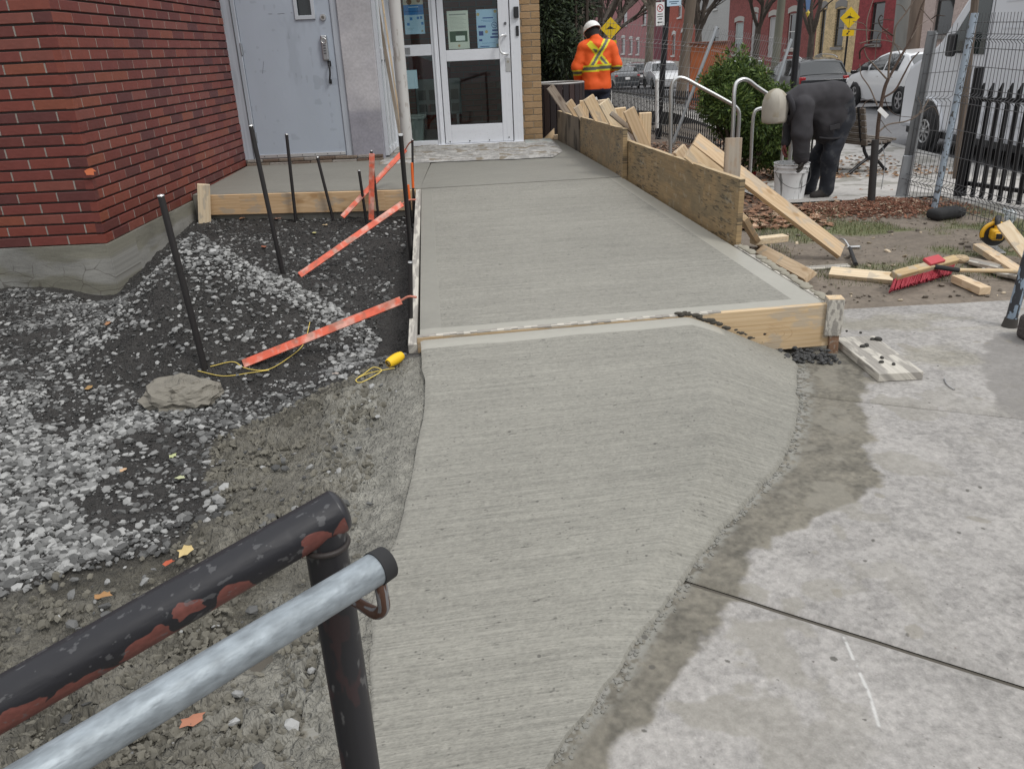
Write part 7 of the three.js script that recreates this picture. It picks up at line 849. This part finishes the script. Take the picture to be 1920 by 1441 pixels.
// ================================================================ PEOPLE (one continuous skin by surface nets)
function skin(bones, cell, colorOf, k = .03) {
  let lo = V(9, 9, 9), hi = V(-9, -9, -9); for (const b of bones) for (const p of [b.a, b.b]) { const r = Math.max(b.ra, b.rb) + .04; lo.min(p.clone().addScalar(-r)); hi.max(p.clone().addScalar(r)); }
  const nx = Math.ceil((hi.x - lo.x) / cell) + 2, ny = Math.ceil((hi.y - lo.y) / cell) + 2, nz = Math.ceil((hi.z - lo.z) / cell) + 2, F = new Float32Array(nx * ny * nz);
  const pre = bones.map(b => { const d = b.b.clone().sub(b.a); return [b.a.x, b.a.y, b.a.z, d.x, d.y, d.z, Math.max(1e-9, d.lengthSq()), b.ra, b.rb, b.f ?? 1]; });
  const one = (q, x, y, z) => { const ax = x - q[0], ay = y - q[1], az = z - q[2]; let t = (ax * q[3] + ay * q[4] + az * q[5]) / q[6]; t = t < 0 ? 0 : t > 1 ? 1 : t; const dx = ax - q[3] * t, dy = ay - q[4] * t, dz = az - q[5] * t; return Math.sqrt(dx * dx + dy * dy + dz * dz) - (q[7] + (q[8] - q[7]) * t); };
  const field = (x, y, z) => { let s = 0, m = 9; for (const q of pre) { const d = one(q, x, y, z); if (d < m) m = d; s += Math.exp(-d / k * 1.6); } return s > 1e-30 ? -Math.log(s) * k / 1.6 : m; };
  for (let z = 0, i = 0; z < nz; z++) for (let y = 0; y < ny; y++) for (let x = 0; x < nx; x++, i++) { const X = lo.x + x * cell, Y = lo.y + y * cell, Z = lo.z + z * cell; F[i] = field(X, Y, Z) + (fbm(X * 9 + Z * 5, Y * 9 + Z * 3, 2) - .5) * .016 * (cell > .008 ? 1 : 0) + (cell > .008 ? .008 * (.5 - Math.abs(2 * fbm(X * 5 + Y * 4, Y * 11 + Z * 10, 2) - 1)) : 0); }
  const id = new Int32Array(nx * ny * nz).fill(-1), P = [], I = [], sx = 1, sy = nx, sz = nx * ny, O = [0, 1, sy, 1 + sy, sz, 1 + sz, sy + sz, 1 + sy + sz], Eg = [[0, 1], [2, 3], [4, 5], [6, 7], [0, 2], [1, 3], [4, 6], [5, 7], [0, 4], [1, 5], [2, 6], [3, 7]];
  for (let z = 0; z < nz - 1; z++) for (let y = 0; y < ny - 1; y++) for (let x = 0; x < nx - 1; x++) { const i = x + y * sy + z * sz; let mask = 0; for (let c = 0; c < 8; c++) if (F[i + O[c]] < 0) mask |= 1 << c; if (mask === 0 || mask === 255) continue; let px = 0, py = 0, pz = 0, n = 0; for (const [a, b] of Eg) { if (((mask >> a) & 1) === ((mask >> b) & 1)) continue; const fa = F[i + O[a]], fb = F[i + O[b]], t = fa / (fa - fb); px += lerp(a & 1, b & 1, t); py += lerp((a >> 1) & 1, (b >> 1) & 1, t); pz += lerp(a >> 2, b >> 2, t); n++; } id[i] = P.length / 3; P.push(lo.x + (x + px / n) * cell, lo.y + (y + py / n) * cell, lo.z + (z + pz / n) * cell); }
  for (let z = 1; z < nz - 1; z++) for (let y = 1; y < ny - 1; y++) for (let x = 1; x < nx - 1; x++) { const i = x + y * sy + z * sz, s0 = F[i] < 0; const face = (j, u, v) => { if ((F[j] < 0) === s0) return; const a = id[i - u - v], b = id[i - v], c = id[i], d = id[i - u]; if (a < 0 || b < 0 || c < 0 || d < 0) return; if (s0) I.push(a, b, c, a, c, d); else I.push(a, c, b, a, d, c); }; face(i + sx, sy, sz); face(i + sy, sz, sx); face(i + sz, sx, sy); }
  const g = new THREE.BufferGeometry(); g.setAttribute('position', new THREE.BufferAttribute(new Float32Array(P), 3)); g.setIndex(I); g.computeVertexNormals();
  if (colorOf) { const C = new Float32Array(P.length); for (let i = 0; i < P.length; i += 3) { let bi = 0, bd = 9; pre.forEach((q, n) => { const d = one(q, P[i], P[i + 1], P[i + 2]); if (d < bd) { bd = d; bi = n; } }); const q = pre[bi], t = clamp(((P[i] - q[0]) * q[3] + (P[i + 1] - q[1]) * q[4] + (P[i + 2] - q[2]) * q[5]) / q[6]); const c = colorOf(bones[bi].n, V(P[i], P[i + 1], P[i + 2]), t); C[i] = c[0]; C[i + 1] = c[1]; C[i + 2] = c[2]; } g.setAttribute('color', new THREE.BufferAttribute(C, 3)); }
  return g;
}
const bone = (n, a, b, ra, rb = ra) => ({ n, a, b, ra, rb });
function hand(wrist, dir, palmN, side, curl = .5) { // palm and five unequal, bent fingers
  const y = dir.clone().normalize(), z = palmN.clone().addScaledVector(y, -palmN.dot(y)).normalize(), x = y.clone().cross(z), at = (a, b, c) => wrist.clone().addScaledVector(x, a * side).addScaledVector(y, b).addScaledVector(z, c); const L = [bone('hand', at(-.018, .0, 0), at(-.026, .075, 0), .017, .014), bone('hand', at(0, 0, 0), at(0, .08, 0), .018, .014), bone('hand', at(.018, 0, 0), at(.026, .07, 0), .016, .013)];
  [[-.03, .075, .062], [-.010, .082, .070], [.011, .08, .066], [.03, .07, .052]].forEach(([a, b, l]) => { const k1 = at(a, b + l * .5, l * .25 * curl), k2 = at(a, b + l * .78, l * .6 * curl), k3 = at(a, b + l * .85, l * .95 * curl); L.push(bone('hand', at(a, b, 0), k1, .0095, .009), bone('hand', k1, k2, .009, .0085), bone('hand', k2, k3, .0085, .0075)); });
  const t1 = at(-.05, .05, .02), t2 = at(-.045, .085, .045); L.push(bone('hand', at(-.02, .015, .005), t1, .013, .011), bone('hand', t1, t2, .0105, .009)); return L;
}
{ // worker in the orange jacket, back turned, head bowed
  const hem = onZ(1118, 166, 12.1), base = V(hem.x, hem.y - .84, hem.z), t = thing('person', 'person in a bright orange jacket with yellow stripes and a white helmet', 'person', base.toArray(), .05);
  const B = [], b = (n, ...q) => B.push(bone(n, V(...q[0]), V(...q[1]), q[2], q[3]));
  b('jean', [-.1, .9, 0], [-.11, .48, -.02], .1, .075); b('jean', [-.11, .48, -.02], [-.12, .1, .01], .072, .06); b('jean', [.1, .9, 0], [.11, .48, -.03], .1, .075); b('jean', [.11, .48, -.03], [.12, .1, .0], .072, .06); b('boot', [-.12, .06, .02], [-.14, .045, -.15], .05, .045); b('boot', [.12, .06, .01], [.14, .045, -.16], .05, .045);
  b('coat', [-.085, .90, .0], [-.07, 1.15, .0], .118, .125); b('coat', [.085, .90, .0], [.08, 1.15, .0], .118, .125); b('coat', [-.07, 1.15, .0], [-.09, 1.36, -.01], .125, .115); b('coat', [.08, 1.15, .0], [.10, 1.36, -.01], .125, .115); b('coat', [-.15, 1.39, -.01], [.17, 1.40, -.01], .085, .085); b('coat', [-.02, 1.40, .02], [0, 1.46, .0], .12, .085);
  b('coat', [-.07, .87, 0], [.07, .87, 0], .13, .13);
  b('arm', [-.19, 1.37, .0], [-.275, 1.13, .02], .078, .074); b('arm', [-.275, 1.13, .02], [-.255, .97, -.1], .072, .05); b('arm', [.21, 1.38, .0], [.285, 1.15, .03], .078, .074); b('arm', [.285, 1.15, .03], [.20, 1.05, -.2], .07, .05);
  b('neck', [0, 1.46, -.01], [-.03, 1.54, -.05], .06, .058); b('head', [-.04, 1.58, -.07], [-.06, 1.585, -.13], .098, .085); b('head', [-.06, 1.53, -.13], [-.07, 1.50, -.15], .05, .045); b('head', [-.13, 1.56, -.06], [-.13, 1.58, -.06], .022); b('head', [.055, 1.56, -.09], [.055, 1.58, -.09], .022); b('head', [-.08, 1.55, -.2], [-.082, 1.53, -.225], .016, .018);
  const or = [.80, .105, .012], ye = [.72, .66, .03], gr = [.13, .14, .12]; const seg = (p, a, c) => { const dx = c[0] - a[0], dy = c[1] - a[1], L = Math.hypot(dx, dy), u = ((p.x - a[0]) * dx + (p.y - a[1]) * dy) / L; return u < 0 || u > L ? 9 : Math.abs((p.x - a[0]) * dy - (p.y - a[1]) * dx) / L; };
  const g = skin(B, .0105, (n, p, u) => { if (n === 'jean') return p.y > .845 ? or : [.022, .028, .05]; if (n === 'boot') return [.03, .025, .02]; if (n === 'coat' && p.y < .842) return [.022, .028, .05]; if (n === 'neck') return [.05, .02, .02]; if (n === 'head') return p.z > -.08 ? [.02, .018, .018] : [.42, .26, .19]; if (n === 'arm') { const m = Math.abs(p.y - 1.06 - (p.x < 0 ? .0 : .04)); return p.y < 1.2 && m < .018 ? gr : p.y < 1.2 && m < .036 ? ye : or; } const m = Math.abs(p.y - 1.115 - p.x * .05); if (m < .02) return gr; if (m < .043) return ye; if (p.z > -.02 && p.y > 1.13) { const d1 = seg(p, [.16, 1.50], [-.10, 1.12]), d2 = seg(p, [-.12, 1.45], [.16, 1.12]); if (d1 < .019) return gr; if (d1 < .042) return ye; if (d2 < .017) return p.y > 1.36 ? ye : gr; if (d2 < .038) return ye; } return or; }, .022);
  mesh('body', g, new THREE.MeshStandardMaterial({ vertexColors: true, roughness: .75, bumpMap: grainBump, bumpScale: .001 }), t);
  mesh('glove', skin(hand(V(-.252, .955, -.11), V(-.02, -1, -.35), V(.8, 0, -.5), 1, .6), .004, null, .006), mat([.04, .03, .03], .8), t); mesh('glove', skin(hand(V(.19, 1.045, -.22), V(-.45, -.15, -1), V(-.3, -.8, .3), -1, .7), .004, null, .006), mat([.04, .03, .03], .8), t);
  const hm = new THREE.MeshPhysicalMaterial({ color: rgb(.76, .76, .75), roughness: .3, clearcoat: .5 }); const hg = new THREE.Group(); hg.name = 'helmet'; hg.position.set(-.045, 1.60, -.075); hg.rotation.set(-.42, 0, .22); t.add(hg); const sh = new THREE.SphereGeometry(.135, 28, 14, 0, 6.3, 0, Math.PI * .5); sh.scale(.92, .95, 1.08); mesh('shell', sh, hm, hg); const brim = new THREE.TorusGeometry(.13, .01, 6, 32); brim.rotateX(Math.PI / 2); brim.scale(.93, .6, 1.1); mesh('brim', brim, hm, hg); const pk = new THREE.CylinderGeometry(.125, .125, .008, 24, 1, false, Math.PI * .7, Math.PI * .6); pk.translate(0, 0, -.055); mesh('peak', pk, hm, hg); const rg = new THREE.TorusGeometry(.128, .008, 6, 20, Math.PI); rg.rotateY(Math.PI / 2); rg.scale(1, 1.0, 1.05); mesh('ridge', rg, hm, hg);
}
{ // worker stooping over the pail
  const Z = (px, py, d) => onZ(px, py, d), B = [], b = (n, a, c, ra, rb) => B.push(bone(n, a, c, ra, rb));
  const foot = gY(3.55, 9) + .02;
  b('coat', Z(1508, 188, 8.9), Z(1566, 183, 8.96), .168, .172); b('coat', Z(1514, 208, 8.88), Z(1562, 212, 8.92), .12, .15); b('coat', Z(1496, 190, 8.9), Z(1476, 196, 8.87), .135, .115);
  b('coat', Z(1540, 226, 8.87), Z(1545, 249, 8.87), .11, .105); b('coat', Z(1566, 222, 8.9), Z(1569, 249, 8.92), .125, .11); b('coat', Z(1556, 226, 9.08), Z(1556, 249, 9.08), .11, .10);
  b('seat', Z(1580, 198, 8.93), Z(1582, 222, 8.95), .128, .125); b('seat', Z(1578, 200, 9.08), Z(1580, 222, 9.08), .12, .12);
  const kn1 = Z(1556, 297, 8.84), an1 = Z(1550, 354, 8.86), kn2 = Z(1531, 300, 9.12), an2 = Z(1517, 352, 9.14);
  b('leg', Z(1576, 232, 8.9), kn1, .118, .092); b('leg', kn1, an1, .09, .078); b('leg', Z(1572, 232, 9.1), kn2, .115, .092); b('leg', kn2, an2, .09, .078);
  b('boot', an1.clone().setY(foot + .05), an1.clone().add(V(-.15, 0, .04)).setY(foot + .035), .05, .042); b('boot', an2.clone().setY(foot + .05), an2.clone().add(V(-.15, 0, .04)).setY(foot + .035), .05, .042); b('leg', an1, an1.clone().setY(foot + .09), .065, .06); b('leg', an2, an2.clone().setY(foot + .09), .065, .06);
  const e1 = Z(1503, 252, 8.66), w1 = Z(1503, 296, 8.62), e2 = Z(1481, 240, 8.98), w2 = Z(1473, 268, 8.8);
  b('coat', Z(1506, 202, 8.74), e1, .115, .10); b('coat', e1, w1, .10, .078); b('coat', Z(1492, 205, 9.06), e2, .09, .07); b('coat', e2, w2, .066, .05);
  b('head', Z(1462, 199, 8.86), Z(1446, 208, 8.85), .095, .09); b('head', Z(1447, 218, 8.85), Z(1441, 224, 8.86), .06, .05); b('head', Z(1437, 213, 8.85), Z(1435, 215, 8.85), .016, .018);
  const t = thing('person', 'person in dark work clothes and a pale knit cap stooping over a pail', 'person');
  mesh('body', skin(B, .0115, (n, p, u) => { const f = .62 + .75 * fbm(p.x * 16, p.y * 16 + p.z * 9, 4); if (n === 'head') return [.34, .2, .15]; if (n === 'boot') return [.03, .026, .024]; if (n === 'leg' || n === 'seat') { const s = sst(.60, .68, fbm(p.x * 22, p.y * 22 + p.z * 8, 3)) * .5; return [lerp(.016, .06, s) * f, lerp(.0185, .062, s) * f, lerp(.026, .066, s) * f]; } return [.030 * f, .028 * f, .032 * f]; }, .024), new THREE.MeshStandardMaterial({ vertexColors: true, roughness: .85 }), t);
  mesh('glove', skin(hand(w1.clone(), V(.05, -1, .05), V(-1, 0, .2), 1, .7), .004, null, .006), mat([.05, .045, .04], .85), t); mesh('glove', skin(hand(w2.clone(), V(-.15, -1, .1), V(.8, 0, .6), -1, .7), .004, null, .006), mat([.16, .045, .04], .8), t);
  const c = Z(1452, 223, 8.83), P = [[0, .335], [.03, .332], [.07, .312], [.110, .27], [.130, .21], [.136, .14], [.131, .07], [.133, .06], [.128, .02], [.122, .0], [.112, .0], [.112, .1]].map(p => new THREE.Vector2(...p)); const cg = new THREE.LatheGeometry(P, 32), pa = cg.attributes.position; for (let i = 0; i < pa.count; i++) { const k = 1 + .05 * (fbm(pa.getX(i) * 12 + 4, pa.getY(i) * 12 + pa.getZ(i) * 9, 3) - .5) * 2; pa.setXYZ(i, pa.getX(i) * k, pa.getY(i), pa.getZ(i) * k); } cg.computeVertexNormals(); cg.rotateZ(.03); cg.rotateX(.06); cg.translate(c.x, c.y - .03, c.z); const cap = mesh('knit_cap', cg, new THREE.MeshStandardMaterial({ map: ctex(256, 256, (u, v) => { const k = .9 + .2 * Math.sin(u * 6.283 * 60) * .3 + .3 * (fbm(u * 8, v * 6, 4) - .5), s = sst(.55, .7, fbm(u * 5, v * 4 + 3, 4)); return [.46 * k * (1 - .2 * s), .43 * k * (1 - .24 * s), .37 * k * (1 - .32 * s)]; }), roughness: .95, side: THREE.DoubleSide }), t);
  mesh('cuff', rod(w1.clone().lerp(e1, .2), w1.clone().add(V(0, -.005, 0)), .086, .08, 20, true), mat([.022, .021, .024], .9, { side: THREE.DoubleSide }), t); mesh('hem_band', tube([Z(1536, 258, 8.76), Z(1556, 260, 8.75), Z(1577, 258, 8.80), Z(1586, 253, 8.95)], .012, 24, 8), mat([.02, .019, .022], .9), t); mesh('pocket_flap', board(Z(1556, 240, 8.72), Z(1575, 236, 8.75), .05, .012, V(.1, .1, 1), .004), mat([.024, .023, .026], .9), t);
  const hd = Z(1490, 214, 8.78); mesh('hood', tube([Z(1478, 178, 8.75), Z(1486, 196, 8.70), Z(1487, 215, 8.72), Z(1481, 230, 8.8)], .03, 20, 8), mat([.03, .029, .034], .9), t);
}
renderer.render(scene, camera);
